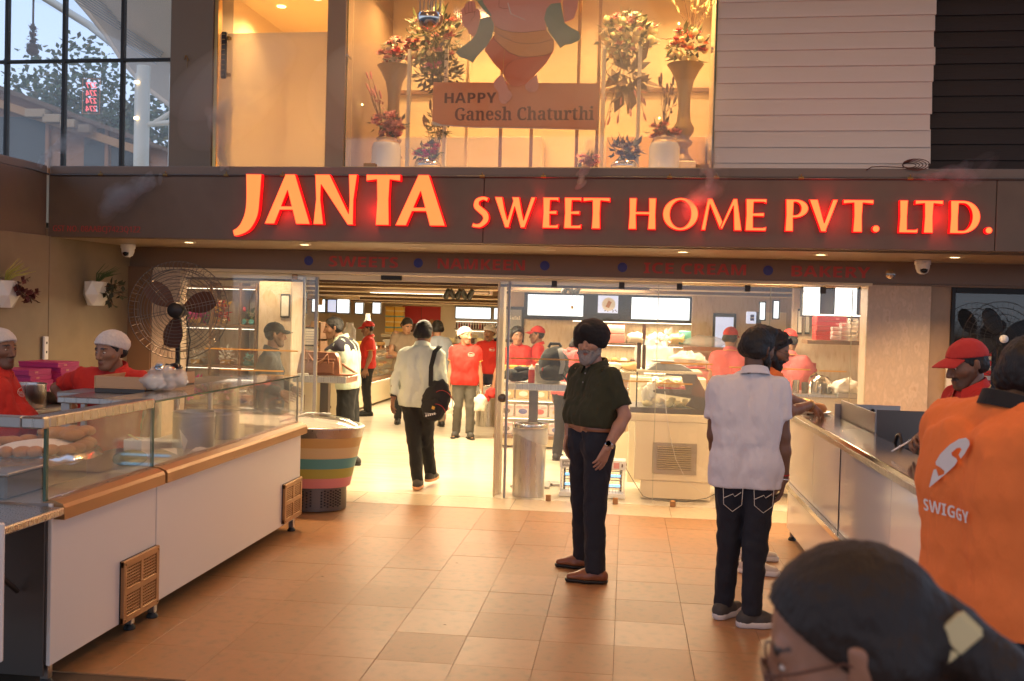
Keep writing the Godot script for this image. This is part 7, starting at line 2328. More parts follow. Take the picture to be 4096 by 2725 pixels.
	part(ch, "chilli", cl, "red_leaf")
	var lm := G.new()
	lm.ball(V(0, -0.02, 0), V(0.014, 0.017, 0.014), 10, 8)
	part(ch, "lemon", lm, "yellow")
	# paper litter on the tiles
	for d in [[V(-1.95, 0.002, -6.4), "dry leaf scrap on the tiles near the left counter"], [V(-0.98, 0.002, -5.55), "brown leaf scrap in the middle of the tiled floor"], [V(-1.15, 0.002, -6.95), "small pale scrap on the tiles left of the turbaned man"], [V(0.55, 0.002, -4.6), "dark crumb on the tiles before the white-shirted man"]]:
		var g := G.new()
		g.blade(Vector3.ZERO, V(0.8, 0.05, 0.3).normalized(), V(0.3, 0.1, -0.8).normalized(), 0.03, 0.012, 0.1)
		single("floor_scrap", g, "dry_brown", d[1], "litter", d[0], 0.0)

# ------------------------------------------------------------------ drifting mist
func mist(o: Node3D, at: Vector3, s: Vector3, den: float, tilt := Vector3.ZERO):
	var f := FogVolume.new()
	f.name = "puff"
	f.shape = RenderingServer.FOG_VOLUME_SHAPE_ELLIPSOID
	f.size = s
	var m := FogMaterial.new()
	m.albedo = Color(0.99, 0.98, 0.96)
	m.density = den
	f.material = m
	f.position = at
	f.rotation = tilt
	o.add_child(f, true)

func build_steam():
	var rn := RandomNumberGenerator.new()
	rn.seed = 44
	var plume := func(label: String, p: Vector3, d: Vector3, n: int, r0: float, r1: float, den: float, wob: float):
		var o := thing("mist_plume", label, "mist", Vector3.ZERO, 0.0, "mist plumes")
		o.transform = FT
		var lean_z := atan2(d.y, d.x) - PI / 2
		for k in n * 3:
			var t := pow(rn.randf(), 0.8)
			var r := lerpf(r0, r1, t) * rn.randf_range(0.7, 1.3)
			var q := p + d * t + V(sin(t * 7.0 + k) * 0.5 + rn.randfn() * 0.5, rn.randfn() * 0.5, rn.randfn() * 0.5) * wob * (0.3 + t)
			mist(o, q, V(r * rn.randf_range(0.9, 1.5), r * rn.randf_range(1.8, 3.4), r * 1.3), den * lerpf(1.5, 0.5, t) * 0.04 / r, V(0, 0, lean_z + rn.randfn() * 0.5))
	plume.call("white mist plume rising left of the upper glass door", V(-3.42, 2.89, 0.05), V(0.02, 0.55, 0.1), 9, 0.03, 0.11, 5.0, 0.05)
	plume.call("mist plume blowing down the fascia left of the big J", V(-3.95, 2.86, 0.05), V(-0.38, -0.26, 0.2), 8, 0.025, 0.12, 4.0, 0.05)
	plume.call("thin mist jet rising at the corner of the left return", V(-4.93, 2.9, 0.35), V(0.55, 0.30, 0.1), 9, 0.02, 0.12, 3.0, 0.05)
	plume.call("mist plume rising above the letters of the word SWEET", V(-0.40, 2.80, 0.06), V(0.10, 0.30, 0.08), 7, 0.03, 0.08, 5.0, 0.03)
	plume.call("mist plume drifting above the M of the word HOME", V(0.60, 2.80, 0.06), V(-0.02, 0.26, 0.1), 7, 0.03, 0.09, 4.0, 0.04)
	plume.call("faint red-tinted mist about the word HOME", V(0.40, 2.58, 0.10), V(0.25, 0.22, 0.05), 6, 0.05, 0.10, 2.2, 0.05)
	plume.call("faint mist at the fascia's right end", V(2.2, 2.86, 0.06), V(0.35, 0.05, 0.1), 5, 0.05, 0.10, 1.5, 0.05)
	# the broad thin veil before the display
	var v := thing("mist_veil", "broad thin veil of mist before the flower display", "mist")
	v.transform = FT
	for k in 14: mist(v, V(rn.randf_range(-3.3, 0.7), rn.randf_range(3.1, 3.9), rn.randf_range(0.15, 0.5)), V(rn.randf_range(0.7, 1.4), rn.randf_range(0.4, 0.9), 0.35), rn.randf_range(0.2, 0.6), V(0, 0, rn.randfn() * 0.4))
	for k in 6: mist(v, V(-1.8 + k * 0.35 + rn.randfn() * 0.1, 3.2 + rn.randf() * 0.3, 0.25), V(0.7, 0.6, 0.3), 0.35, Vector3.ZERO)

# ------------------------------------------------------------------ bodies: distance fields meshed as surface nets
# a bone: [kind, a, b, ra, rb, k]  kind 0 capsule, 1 capsule cut flat at b, 2 ellipsoid (a centre, b radii), 3 ellipsoid taken away, 4 capsule taken away
func bone(a: Vector3, b: Vector3, ra: float, rb: float, kind := 0, k := -1.0) -> Array:
	return [kind, a, b, ra, rb, k]

func bone_d(e: Array, p: Vector3) -> float:
	if e[0] == 2 or e[0] == 3:
		var q: Vector3 = (p - e[1]) / e[2]
		var k0 := q.length()
		var k1: float = (q / e[2]).length()
		return k0 * (k0 - 1.0) / maxf(k1, 1e-6)
	var ba: Vector3 = e[2] - e[1]
	var pa: Vector3 = p - e[1]
	var h := clampf(pa.dot(ba) / maxf(ba.length_squared(), 1e-9), 0.0, 1.0)
	var d: float = (pa - ba * h).length() - lerpf(e[3], e[4], h)
	if e[0] == 1: d = maxf(d, (p - e[2]).dot(ba.normalized()))
	return d

func field_at(bones: Array, k0: float, p: Vector3) -> float:
	var f := 1000.0
	for e in bones:
		var k: float = k0 if e[5] < 0 else e[5]
		var d := bone_d(e, p)
		if e[0] >= 3:
			var h := clampf(0.5 - 0.5 * (f + d) / k, 0.0, 1.0)
			f = lerpf(f, -d, h) + k * h * (1.0 - h)
		else:
			var h := clampf(0.5 + 0.5 * (f - d) / k, 0.0, 1.0)
			f = lerpf(f, d, h) - k * h * (1.0 - h)
	return f

# meshes the field into g; planes cut it (points where n.p > c go); amp roughens it with folds
func skin(g: G, bones: Array, cell: float, k0 := 0.03, planes: Array = [], amp := 0.0, nscale := Vector3(9, 5, 9), tint = null):
	var lo := Vector3.ONE * 1e6
	var hi := -lo
	for e in bones:
		if e[0] >= 3: continue
		var m: float = maxf(e[3], e[4]) + 0.02
		if e[0] == 2:
			lo = lo.min(e[1] - e[2] - Vector3.ONE * 0.02)
			hi = hi.max(e[1] + e[2] + Vector3.ONE * 0.02)
		else:
			lo = lo.min(e[1].min(e[2]) - Vector3.ONE * m)
			hi = hi.max(e[1].max(e[2]) + Vector3.ONE * m)
	lo -= Vector3.ONE * cell * 2
	hi += Vector3.ONE * cell * 2
	var nx := int((hi.x - lo.x) / cell) + 2
	var ny := int((hi.y - lo.y) / cell) + 2
	var nz := int((hi.z - lo.z) / cell) + 2
	var f := PackedFloat32Array()
	f.resize(nx * ny * nz)
	f.fill(1000.0)
	var sy := nx
	var sz := nx * ny
	for e in bones:
		var kind: int = e[0]
		var k: float = k0 if e[5] < 0 else e[5]
		var a: Vector3 = e[1]
		var b: Vector3 = e[2]
		var reach: float = maxf(e[3], e[4]) + k + cell * 2.5
		var bl: Vector3
		var bh: Vector3
		if kind == 2 or kind == 3:
			bl = a - b - Vector3.ONE * (k + cell * 2.5)
			bh = a + b + Vector3.ONE * (k + cell * 2.5)
		else:
			bl = a.min(b) - Vector3.ONE * reach
			bh = a.max(b) + Vector3.ONE * reach
		var i0 := maxi(0, int((bl.x - lo.x) / cell))
		var i1 := mini(nx - 1, int((bh.x - lo.x) / cell) + 1)
		var j0 := maxi(0, int((bl.y - lo.y) / cell))
		var j1 := mini(ny - 1, int((bh.y - lo.y) / cell) + 1)
		var l0 := maxi(0, int((bl.z - lo.z) / cell))
		var l1 := mini(nz - 1, int((bh.z - lo.z) / cell) + 1)
		var ba := b - a
		var inv := 1.0 / maxf(ba.length_squared(), 1e-9)
		var dirn := ba.normalized()
		var ra: float = e[3]
		var rd: float = e[4] - e[3]
		var ik := 0.5 / k
		for l in range(l0, l1 + 1):
			for j in range(j0, j1 + 1):
				var at := l * sz + j * sy
				var p := Vector3(lo.x + i0 * cell, lo.y + j * cell, lo.z + l * cell)
				for i in range(i0, i1 + 1):
					var d: float
					if kind == 2 or kind == 3:
						var q := (p - a) / b
						var kk := q.length()
						d = kk * (kk - 1.0) / maxf((q / b).length(), 1e-6)
					else:
						var pa := p - a
						var h := clampf(pa.dot(ba) * inv, 0.0, 1.0)
						d = (pa - ba * h).length() - ra - rd * h
						if kind == 1: d = maxf(d, (p - b).dot(dirn))
					var o := f[at + i]
					if kind >= 3:
						var h2 := 0.5 - (o + d) * ik
						if h2 >= 1.0: f[at + i] = -d
						elif h2 > 0.0: f[at + i] = lerpf(o, -d, h2) + k * h2 * (1.0 - h2)
					else:
						var h3 := 0.5 + (o - d) * ik
						if h3 >= 1.0: f[at + i] = d
						elif h3 > 0.0: f[at + i] = lerpf(o, d, h3) - k * h3 * (1.0 - h3)
					p.x += cell
	var near := cell * 3.0
	if planes.size() or amp > 0.0:
		for l in nz:
			for j in ny:
				var at := l * sz + j * sy
				for i in nx:
					var d := f[at + i]
					if d < near and (d > -near or planes.size()):
						var p := Vector3(lo.x + i * cell, lo.y + j * cell, lo.z + l * cell)
						if amp > 0.0 and d > -near:
							d += amp * cloth_noise.get_noise_3d(p.x * nscale.x, p.y * nscale.y, p.z * nscale.z)
						for pl in planes: d = maxf(d, p.dot(pl[0]) - pl[1])
						f[at + i] = d
	# surface nets
	var idx := PackedInt32Array()
	idx.resize(nx * ny * nz)
	idx.fill(-1)
	var cells := PackedInt32Array()
	var vs := PackedVector3Array()
	var lim := cell * 2.2
	for l in nz - 1:
		for j in ny - 1:
			var at := l * sz + j * sy
			for i in nx - 1:
				var c := at + i
				var f0 := f[c]
				if f0 > lim or f0 < -lim: continue
				var f1 := f[c + 1]
				var f2 := f[c + sy]
				var f3 := f[c + sy + 1]
				var f4 := f[c + sz]
				var f5 := f[c + sz + 1]
				var f6 := f[c + sz + sy]
				var f7 := f[c + sz + sy + 1]
				var n := int(f0 < 0) + int(f1 < 0) + int(f2 < 0) + int(f3 < 0) + int(f4 < 0) + int(f5 < 0) + int(f6 < 0) + int(f7 < 0)
				if n == 0 or n == 8: continue
				var s := Vector3.ZERO
				var m := 0
				if (f0 < 0) != (f1 < 0): s += Vector3(f0 / (f0 - f1), 0, 0); m += 1
				if (f2 < 0) != (f3 < 0): s += Vector3(f2 / (f2 - f3), 1, 0); m += 1
				if (f4 < 0) != (f5 < 0): s += Vector3(f4 / (f4 - f5), 0, 1); m += 1
				if (f6 < 0) != (f7 < 0): s += Vector3(f6 / (f6 - f7), 1, 1); m += 1
				if (f0 < 0) != (f2 < 0): s += Vector3(0, f0 / (f0 - f2), 0); m += 1
				if (f1 < 0) != (f3 < 0): s += Vector3(1, f1 / (f1 - f3), 0); m += 1
				if (f4 < 0) != (f6 < 0): s += Vector3(0, f4 / (f4 - f6), 1); m += 1
				if (f5 < 0) != (f7 < 0): s += Vector3(1, f5 / (f5 - f7), 1); m += 1
				if (f0 < 0) != (f4 < 0): s += Vector3(0, 0, f0 / (f0 - f4)); m += 1
				if (f1 < 0) != (f5 < 0): s += Vector3(1, 0, f1 / (f1 - f5)); m += 1
				if (f2 < 0) != (f6 < 0): s += Vector3(0, 1, f2 / (f2 - f6)); m += 1
				if (f3 < 0) != (f7 < 0): s += Vector3(1, 1, f3 / (f3 - f7)); m += 1
				idx[c] = vs.size()
				cells.append(c)
				vs.append(lo + (Vector3(i, j, l) + s / m) * cell)
	var tris := PackedInt32Array()
	for c in cells:
		var ins := f[c] < 0
		for ax in 3:
			var st: int = [1, sy, sz][ax]
			var u: int = [sy, sz, 1][ax]
			var w: int = [sz, 1, sy][ax]
			if (f[c + st] < 0) == ins: continue
			if c - u - w < 0: continue
			var q0 := idx[c]
			var q1 := idx[c - u]
			var q2 := idx[c - u - w]
			var q3 := idx[c - w]
			if q1 < 0 or q2 < 0 or q3 < 0: continue
			if ins:
				tris.append_array(PackedInt32Array([q0, q2, q1, q0, q3, q2]))
			else:
				tris.append_array(PackedInt32Array([q0, q1, q2, q0, q2, q3]))
	var nor := PackedVector3Array()
	nor.resize(vs.size())
	for t in range(0, tris.size(), 3):
		var a := vs[tris[t]]
		var nn := (vs[tris[t + 2]] - a).cross(vs[tris[t + 1]] - a)
		nor[tris[t]] += nn
		nor[tris[t + 1]] += nn
		nor[tris[t + 2]] += nn
	var base := g.v.size()
	var has: bool = tint != null
	for q in vs.size():
		g.v.append(g.xf * vs[q])
		g.n.append((g.xf.basis * nor[q]).normalized())
		g.c.append(tint.call(vs[q]) if has else g.col)
		g.u.append(Vector2.ZERO)
	for t in tris: g.i.append(base + t)

# ------------------------------------------------------------------ a head in its own axes: +z the face, +y up, origin between the ears
func head_bones(s: Dictionary) -> Array:
	var w: float = s.get("wide", 1.0)
	var b := [
		[2, Vector3(0, 0.035, -0.014), Vector3(0.074 * w, 0.086, 0.096), 0.0, 0.0, 0.02],
		bone(Vector3(0, -0.01, 0.026), Vector3(0, -0.08, 0.052), 0.062 * w, 0.036 * w, 0, 0.03),
		bone(Vector3(0.050 * w, -0.035, 0.0), Vector3(0.022 * w, -0.090, 0.052), 0.025, 0.022, 0, 0.025),
		bone(Vector3(-0.050 * w, -0.035, 0.0), Vector3(-0.022 * w, -0.090, 0.052), 0.025, 0.022, 0, 0.025),
		bone(Vector3(0.036 * w, -0.012, 0.060), Vector3(0.044 * w, -0.014, 0.045), 0.020, 0.022, 0, 0.02),
		bone(Vector3(-0.036 * w, -0.012, 0.060), Vector3(-0.044 * w, -0.014, 0.045), 0.020, 0.022, 0, 0.02),
		bone(Vector3(-0.038, 0.030, 0.070), Vector3(0.038, 0.030, 0.070), 0.011, 0.011, 0, 0.015),
		[3, Vector3(0.032, 0.010, 0.096), Vector3(0.017, 0.011, 0.016), 0.0, 0.0, 0.012],
		[3, Vector3(-0.032, 0.010, 0.096), Vector3(0.017, 0.011, 0.016), 0.0, 0.0, 0.012],
		bone(Vector3(0, 0.022, 0.083), Vector3(0, -0.024, 0.106), 0.0085, 0.012, 0, 0.012),
		bone(Vector3(-0.012, -0.030, 0.092), Vector3(0.012, -0.030, 0.092), 0.010, 0.010, 0, 0.008),
		bone(Vector3(-0.020, -0.056, 0.079), Vector3(0.020, -0.056, 0.079), 0.008, 0.008, 0, 0.008),
		bone(Vector3(0, -0.055, 0.086), Vector3(0, -0.056, 0.086), 0.008, 0.008, 0, 0.008),
		bone(Vector3(-0.015, -0.068, 0.080), Vector3(0.015, -0.068, 0.080), 0.009, 0.009, 0, 0.007),
		bone(Vector3(-0.012, -0.094, 0.068), Vector3(0.012, -0.094, 0.068), 0.015, 0.015, 0, 0.012),
	]
	for sg in [-1.0, 1.0]:
		b.append(bone(Vector3(sg * 0.079 * w, 0.024, -0.016), Vector3(sg * 0.076 * w, -0.026, -0.004), 0.011, 0.008, 0, 0.006))
		b.append(bone(Vector3(sg * 0.083 * w, 0.020, -0.022), Vector3(sg * 0.081 * w, -0.010, -0.020), 0.009, 0.008, 0, 0.006))
	return b

func face_tint(s: Dictionary) -> Callable:
	var base: Color = s.skin
	var beard: float = s.get("beard", 0.0)
	var bc: Color = s.get("beard_color", Color(0.02, 0.014, 0.010))
	var mous: float = s.get("moustache", 0.0)
	return func(p: Vector3) -> Color:
		var c := base
		var n := cloth_noise.get_noise_3d(p.x * 60, p.y * 60, p.z * 60)
		c = c * (1.0 + 0.10 * n)
		if p.z > 0.045:
			var lip := Vector2(p.x / 0.024, (p.y + 0.062) / 0.0125).length()
			if lip < 1.0 and p.z > 0.075: c = Color(base.r * 0.75, base.g * 0.5, base.b * 0.48)
			var bw := Vector2((absf(p.x) - 0.032) / 0.021, (p.y - 0.033 - 0.004 * (1.0 - absf(p.x) / 0.05)) / 0.0065).length()
			if bw < 1.0: c = bc if s.get("brow_grey", false) == false else Color(0.03, 0.025, 0.022)
			if p.y < -0.036 and p.y > -0.054 and absf(p.x) < 0.032 and mous > 0.0: c = base.lerp(bc, mous)
		if beard > 0.0 and not (Vector2(p.x / 0.026, (p.y + 0.061) / 0.011).length() < 1.0 and p.z > 0.07):
			var jaw := smoothstep(-0.028, -0.052, p.y - 0.35 * maxf(0.0, absf(p.x) - 0.035) - maxf(0.0, 0.045 - p.z) * 0.5) * smoothstep(-0.03, 0.0, p.z)
			c = c.lerp(bc, clampf(jaw * beard * (0.9 + 0.3 * n), 0.0, 1.0))
		c.a = 1.0
		return c

func hand_bones(wr: Vector3, d: Vector3, palm: Vector3, side: float, curl: float, spread := 0.12) -> Array:
	# d along the hand, palm the way the palm faces; side +1 left hand, -1 right hand
	d = d.normalized()
	var pn := (palm - d * palm.dot(d)).normalized()
	var ac := d.cross(pn).normalized() * side      # toward the thumb
	var b := []
	var lens := [0.070, 0.078, 0.072, 0.056]
	for k in 4:
		var off := (0.033 - k * 0.022)
		var base := wr + d * (0.088 - 0.006 * absf(k - 1.2)) + ac * off
		b.append(bone(wr + d * 0.012 + ac * off * 0.6, base, 0.0145, 0.0115, 0, 0.012))
		var dir := (d + ac * (1.2 - k) * spread * 0.5).normalized()
		var p: Vector3 = base
		var ang: float = curl * (0.75 + 0.12 * k)
		var share := [0.44, 0.31, 0.25]
		for q in 3:
			var t: float = ang * [0.5, 1.25, 1.8][q]
			var dd := (dir * cos(t) + pn * sin(t)).normalized()
			var nx: Vector3 = p + dd * (lens[k] as float) * (share[q] as float)
			b.append(bone(p, nx, [0.0095, 0.0088, 0.0078][q], [0.0088, 0.0078, 0.0066][q], 0, 0.004))
			p = nx
	var tb := wr + d * 0.028 + ac * 0.026 + pn * 0.006
	var td := (d * 0.72 + ac * 0.60 + pn * 0.35).normalized()
	var t1 := tb + td * 0.036
	var t2 := t1 + (td * 0.85 + d * 0.35 + pn * curl * 0.4).normalized() * 0.032
	var t3 := t2 + (td * 0.5 + d * 0.6 + pn * curl * 0.6).normalized() * 0.024
	b.append(bone(wr + d * 0.01 + ac * 0.012, tb, 0.014, 0.014, 0, 0.01))
	b.append(bone(tb, t1, 0.0135, 0.011, 0, 0.008))
	b.append(bone(t1, t2, 0.011, 0.0095, 0, 0.004))
	b.append(bone(t2, t3, 0.0095, 0.0075, 0, 0.004))
	return b

# ------------------------------------------------------------------ a person
# s: joints (moved from a plain standing pose), skin, clothes; local axes: +z the way the person faces, +x the person's left
func person(label: String, at: Vector3, turn: float, s: Dictionary, group := "") -> Node3D:
	var o := thing("person", label, "person", at, turn, group)
	var h: float = s.get("tall", 1.72) / 1.72
	var inv := o.transform.affine_inverse()
	var J := {"pelvis": Vector3(0, 0.95, 0), "chest": Vector3(0, 1.27, 0.0), "neck": Vector3(0, 1.445, -0.02), "head": Vector3(0, 1.60, 0.012),
		"lsh": Vector3(0.172, 1.395, -0.01), "rsh": Vector3(-0.172, 1.395, -0.01), "lel": Vector3(0.22, 1.12, -0.03), "rel": Vector3(-0.22, 1.12, -0.03), "lwr": Vector3(0.232, 0.88, 0.05), "rwr": Vector3(-0.232, 0.88, 0.05),
		"lhip": Vector3(0.09, 0.92, 0), "rhip": Vector3(-0.09, 0.92, 0), "lkn": Vector3(0.10, 0.50, 0.015), "rkn": Vector3(-0.10, 0.50, 0.015), "lan": Vector3(0.105, 0.085, -0.03), "ran": Vector3(-0.105, 0.085, -0.03)}
	for k in J: J[k] *= h
	for k in s.get("j", {}): J[k] = s.j[k]
	for k in s.get("w", {}): J[k] = inv * s.w[k]
	var cell: float = s.get("cell", 0.016)
	var fine: float = s.get("fine", 0.007)
	var hs: float = s.get("head_size", 1.0)
	var thin: float = s.get("build", 1.0)
	var belly: float = s.get("belly", 0.0)
	var shl := ((J.lsh - J.rsh) as Vector3).normalized()
	var hpl := ((J.lhip - J.rhip) as Vector3).normalized()
	var up := ((J.chest - J.pelvis) as Vector3).normalized()
	var fw := shl.cross(up).normalized()
	var waist: Vector3 = (J.chest + J.pelvis) * 0.5 + fw * belly * 0.5
	var torso := func(gr: float) -> Array:
		var r := []
		for sg in [-1.0, 1.0]:
			var c1: Vector3 = J.chest + shl * sg * 0.085 * thin
			var w1: Vector3 = waist + (shl + hpl).normalized() * sg * 0.072 * thin
			var p1: Vector3 = J.pelvis + hpl * sg * 0.080 * thin
			r.append(bone(c1 + up * 0.05, c1 - up * 0.04, 0.100 * thin + gr, 0.108 * thin + gr, 0, 0.05))
			r.append(bone(c1 - up * 0.04, w1, 0.104 * thin + gr, 0.100 * thin + belly * 0.4 + gr, 0, 0.05))
			r.append(bone(w1, p1, 0.100 * thin + belly * 0.4 + gr, 0.104 * thin + gr, 0, 0.05))
			var sh: Vector3 = J.lsh if sg > 0 else J.rsh
			r.append(bone(J.neck - up * 0.03, sh - Vector3(0, 0.012, 0), 0.052 * thin + gr, 0.046 * thin + gr, 0, 0.04))
			r.append(bone(c1, sh - up * 0.05, 0.086 * thin + gr, 0.050 * thin + gr, 0, 0.04))
		if belly > 0.0: r.append(bone(waist + fw * belly * 0.9 + hpl * 0.05, waist + fw * belly * 0.9 - hpl * 0.05, 0.085 + gr, 0.085 + gr, 0, 0.07))
		return r
	# the body: one skin
	var body := G.new()
	body.tinted = true
	body.col = s.skin
	var nodd: Callable = func(p: Vector3) -> Color:
		var c: Color = s.skin * (1.0 + 0.10 * cloth_noise.get_noise_3d(p.x * 30, p.y * 30, p.z * 30))
		c.a = 1.0
		return c
	var hb := Basis.from_euler(s.get("look", Vector3.ZERO)) * Basis.IDENTITY.scaled(Vector3.ONE * hs)
	var hx := Transform3D(hb, J.head)
	var bb: Array = torso.call(-0.012)
	bb.append(bone(J.neck - up * 0.04, hx * Vector3(0, -0.04, -0.02), 0.060 * thin, 0.056, 0, 0.03))
	for sd in ["l", "r"]:
		var sh: Vector3 = J[sd + "sh"]
		var el: Vector3 = J[sd + "el"]
		var wr: Vector3 = J[sd + "wr"]
		var arm: float = s.get("arm", 1.0)
		bb.append(bone(sh, sh.lerp(el, 0.5), 0.052 * arm, 0.046 * arm, 0, 0.03))
		bb.append(bone(sh.lerp(el, 0.45), el, 0.046 * arm, 0.037 * arm, 0, 0.02))
		bb.append(bone(el, el.lerp(wr, 0.35), 0.036 * arm, 0.040 * arm, 0, 0.02))
		bb.append(bone(el.lerp(wr, 0.35), wr, 0.040 * arm, 0.027 * arm, 0, 0.02))
		var lp: Vector3 = J[sd + "hip"]
		var kn: Vector3 = J[sd + "kn"]
		var an: Vector3 = J[sd + "an"]
		if s.get("legs", true):
			bb.append(bone(lp, kn, 0.078, 0.052, 0, 0.03))
			bb.append(bone(kn, kn.lerp(an, 0.35), 0.050, 0.055, 0, 0.02))
			bb.append(bone(kn.lerp(an, 0.35), an, 0.055, 0.036, 0, 0.02))
			var ft: Vector3 = s.get(sd + "foot", Vector3(0.25 if sd == "l" else -0.25, 0, 1)).normalized()
			bb.append(bone(an - Vector3(0, 0.045, 0), an + ft * 0.15 - Vector3(0, 0.06, 0), 0.034, 0.022, 0, 0.03))
	skin(body, bb, cell, 0.03, [], 0.0, Vector3.ONE, nodd)
	for sd in ["l", "r"]:
		if s.get(sd + "hand", true) == false: continue
		var wr: Vector3 = J[sd + "wr"]
		var hd: Dictionary = s.get(sd + "grip", {})
		var dir: Vector3 = hd.get("dir", (wr - J[sd + "el"]).normalized())
		var palm: Vector3 = hd.get("palm", (Vector3(-1 if sd == "l" else 1, 0, -0.3)))
		var hbn := hand_bones(wr - dir.normalized() * 0.005, dir, palm, 1.0 if sd == "l" else -1.0, hd.get("curl", 0.35))
		skin(body, hbn, s.get("hand_cell", 0.0055), 0.008, [], 0.0, Vector3.ONE, nodd)
	body.xf = hx
	skin(body, head_bones(s), fine, 0.012, [], 0.0, Vector3.ONE, face_tint(s))
	body.xf = Transform3D()
	part(o, "body", body, "skin")
	# eyes
	if s.get("eyes", true):
		var ew := G.new()
		var ir := G.new()
		ew.xf = hx
		ir.xf = hx
		var gz: Vector3 = s.get("gaze", Vector3(0, 0, 1)).normalized()
		for sg in [-1.0, 1.0]:
			ew.ball(Vector3(sg * 0.032, 0.010, 0.0725), Vector3(0.0130, 0.0055, 0.0095), 12, 8)
			ir.ball(Vector3(sg * 0.032 + gz.x * 0.006, 0.0095 + gz.y * 0.004, 0.0797), Vector3(0.0055, 0.0055, 0.0032), 10, 6)
		part(o, "eye", ew, "eye_white")
		part(o, "iris", ir, "iris")
	dress(o, s, J, torso, hx, up, fw, shl, hpl, cell, waist)
	headwear(o, s, hx, fine)
	o.set_meta("kind_note", "")
	o.remove_meta("kind_note")
	return o

func dress(o: Node3D, s: Dictionary, J: Dictionary, torso: Callable, hx: Transform3D, up: Vector3, fw: Vector3, shl: Vector3, hpl: Vector3, cell: float, waist: Vector3):
	# shirt
	if s.has("shirt"):
		var sb: Array = torso.call(s.get("loose", 0.012))
		var drop: float = s.get("hem", 0.10)
		for sd in ["l", "r"]:
			var hp: Vector3 = J[sd + "hip"]
			sb.append(bone(J.pelvis + hpl * (0.085 if sd == "l" else -0.085), hp - Vector3(0, drop, 0) + (J[sd + "kn"] - hp).normalized() * 0.02, 0.112 * s.get("build", 1.0) + 0.014, 0.108 * s.get("build", 1.0) + 0.014, 0, 0.05))
		var slv: float = s.get("sleeve", 0.62)
		for sd in ["l", "r"]:
			var sh: Vector3 = J[sd + "sh"]
			var el: Vector3 = J[sd + "el"]
			var arm: float = s.get("arm", 1.0)
			if slv <= 1.0:
				sb.append(bone(sh, sh.lerp(el, slv), 0.057 * arm, 0.061 * arm, 1, 0.02))
			else:
				var wr: Vector3 = J[sd + "wr"]
				sb.append(bone(sh, el, 0.058 * arm, 0.052 * arm, 0, 0.02))
				sb.append(bone(el, el.lerp(wr, slv - 1.0), 0.053 * arm, 0.044 * arm, 1, 0.02))
		var planes := [[-up, (-up).dot(J.pelvis - up * drop)]]
		var nk: Vector3 = J.neck + up * 0.055
		planes.append([up * 0.94 + fw * 0.34, (up * 0.94 + fw * 0.34).dot(J.neck + up * 0.035)])
		var g := G.new()
		skin(g, sb, cell * 0.8, 0.03, planes, s.get("fold", 0.017), s.get("fold_scale", Vector3(13, 5.5, 13)))
		var shirt := part(o, "shirt", g, s.shirt)
		s["shirt_bones"] = sb
		if s.get("collar", true): collar(o, s, J, up, fw, shl)
		if s.has("trim") and slv <= 1.0:
			var tg := G.new()
			for sd in ["l", "r"]:
				var sh: Vector3 = J[sd + "sh"]
				var el: Vector3 = J[sd + "el"]
				var dd := (el - sh).normalized()
				var c := sh.lerp(el, slv) + dd * 0.001
				var a := dd.cross(Vector3(0.3, 0.2, 1)).normalized()
				var b := dd.cross(a).normalized()
				var pts := []
				for k in 20: pts.append(c + (a * cos(TAU * k / 20) + b * sin(TAU * k / 20)) * 0.0618 * s.get("arm", 1.0))
				tg.tube(pts, 0.0035, 5, false, true)
			part(o, "sleeve_trim", tg, s.trim)
		if s.get("placket", false):
			var pg := G.new()
			var rows := []
			for k in 7:
				var q: Vector3 = J.neck - up * (0.01 + 0.026 * k)
				var row := PackedVector3Array()
				for x in [-0.016, 0.016]: row.append(on_cloth(sb, q + shl * x + fw * 0.3, -fw, 0.0035))
				rows.append(row)
			pg.grid(rows)
			part(o, "placket", pg, s.shirt)
			var bg := G.new()
			for k in 2:
				var q := on_cloth(sb, J.neck - up * (0.045 + 0.06 * k) + fw * 0.3, -fw, 0.005)
				bg.ball(q, Vector3(0.006, 0.006, 0.004), 8, 5)
			part(o, "button", bg, "grey")
		if s.has("emblem"):
			badge(o, s, sb, J, up, fw, shl)
	# trousers
	if s.has("trousers"):
		var tb := []
		var cut: float = s.get("short", 1.0)
		var fat: float = s.get("leg", 1.0)
		for sd in ["l", "r"]:
			var lp: Vector3 = J[sd + "hip"]
			var kn: Vector3 = J[sd + "kn"]
			var an: Vector3 = J[sd + "an"]
			var sg := 1.0 if sd == "l" else -1.0
			tb.append(bone(J.pelvis + hpl * sg * 0.082 + up * 0.08, J.pelvis + hpl * sg * 0.085 - up * 0.05, 0.106 * s.get("build", 1.0), 0.112 * s.get("build", 1.0), 0, 0.04))
			tb.append(bone(lp - Vector3(0, 0.02, 0), kn if cut >= 1.0 else lp.lerp(kn, cut * 1.2), 0.097 * fat, (0.069 if cut >= 1.0 else 0.092) * fat, 0 if cut >= 1.0 else 1, 0.025))
			if cut >= 1.0:
				tb.append(bone(kn, an - (an - kn).normalized() * -0.012, 0.069 * fat, s.get("cuff", 0.060) * fat, 1, 0.02))
		var g := G.new()
		skin(g, tb, cell * 0.9, 0.03, [[up, up.dot(J.pelvis + up * 0.10)]], 0.012, Vector3(12, 9, 12))
		part(o, "trousers", g, s.trousers)
		s["trouser_bones"] = tb
	if s.has("belt"):
		var bg := G.new()
		var rows := []
		var tor: Array = s["trouser_bones"]
		for y in [0.055, 0.060, 0.088, 0.093]:
			var row := PackedVector3Array()
			for k in 40:
				var a := TAU * k / 40
				var dd := (shl * cos(a) + fw * sin(a)).normalized()
				row.append(on_cloth(tor, J.pelvis + up * y + dd * 0.4, -dd, 0.012 if y > 0.056 and y < 0.09 else 0.004))
			rows.append(row)
		bg.grid(rows, true, false, false)
		part(o, "belt", bg, s.belt)
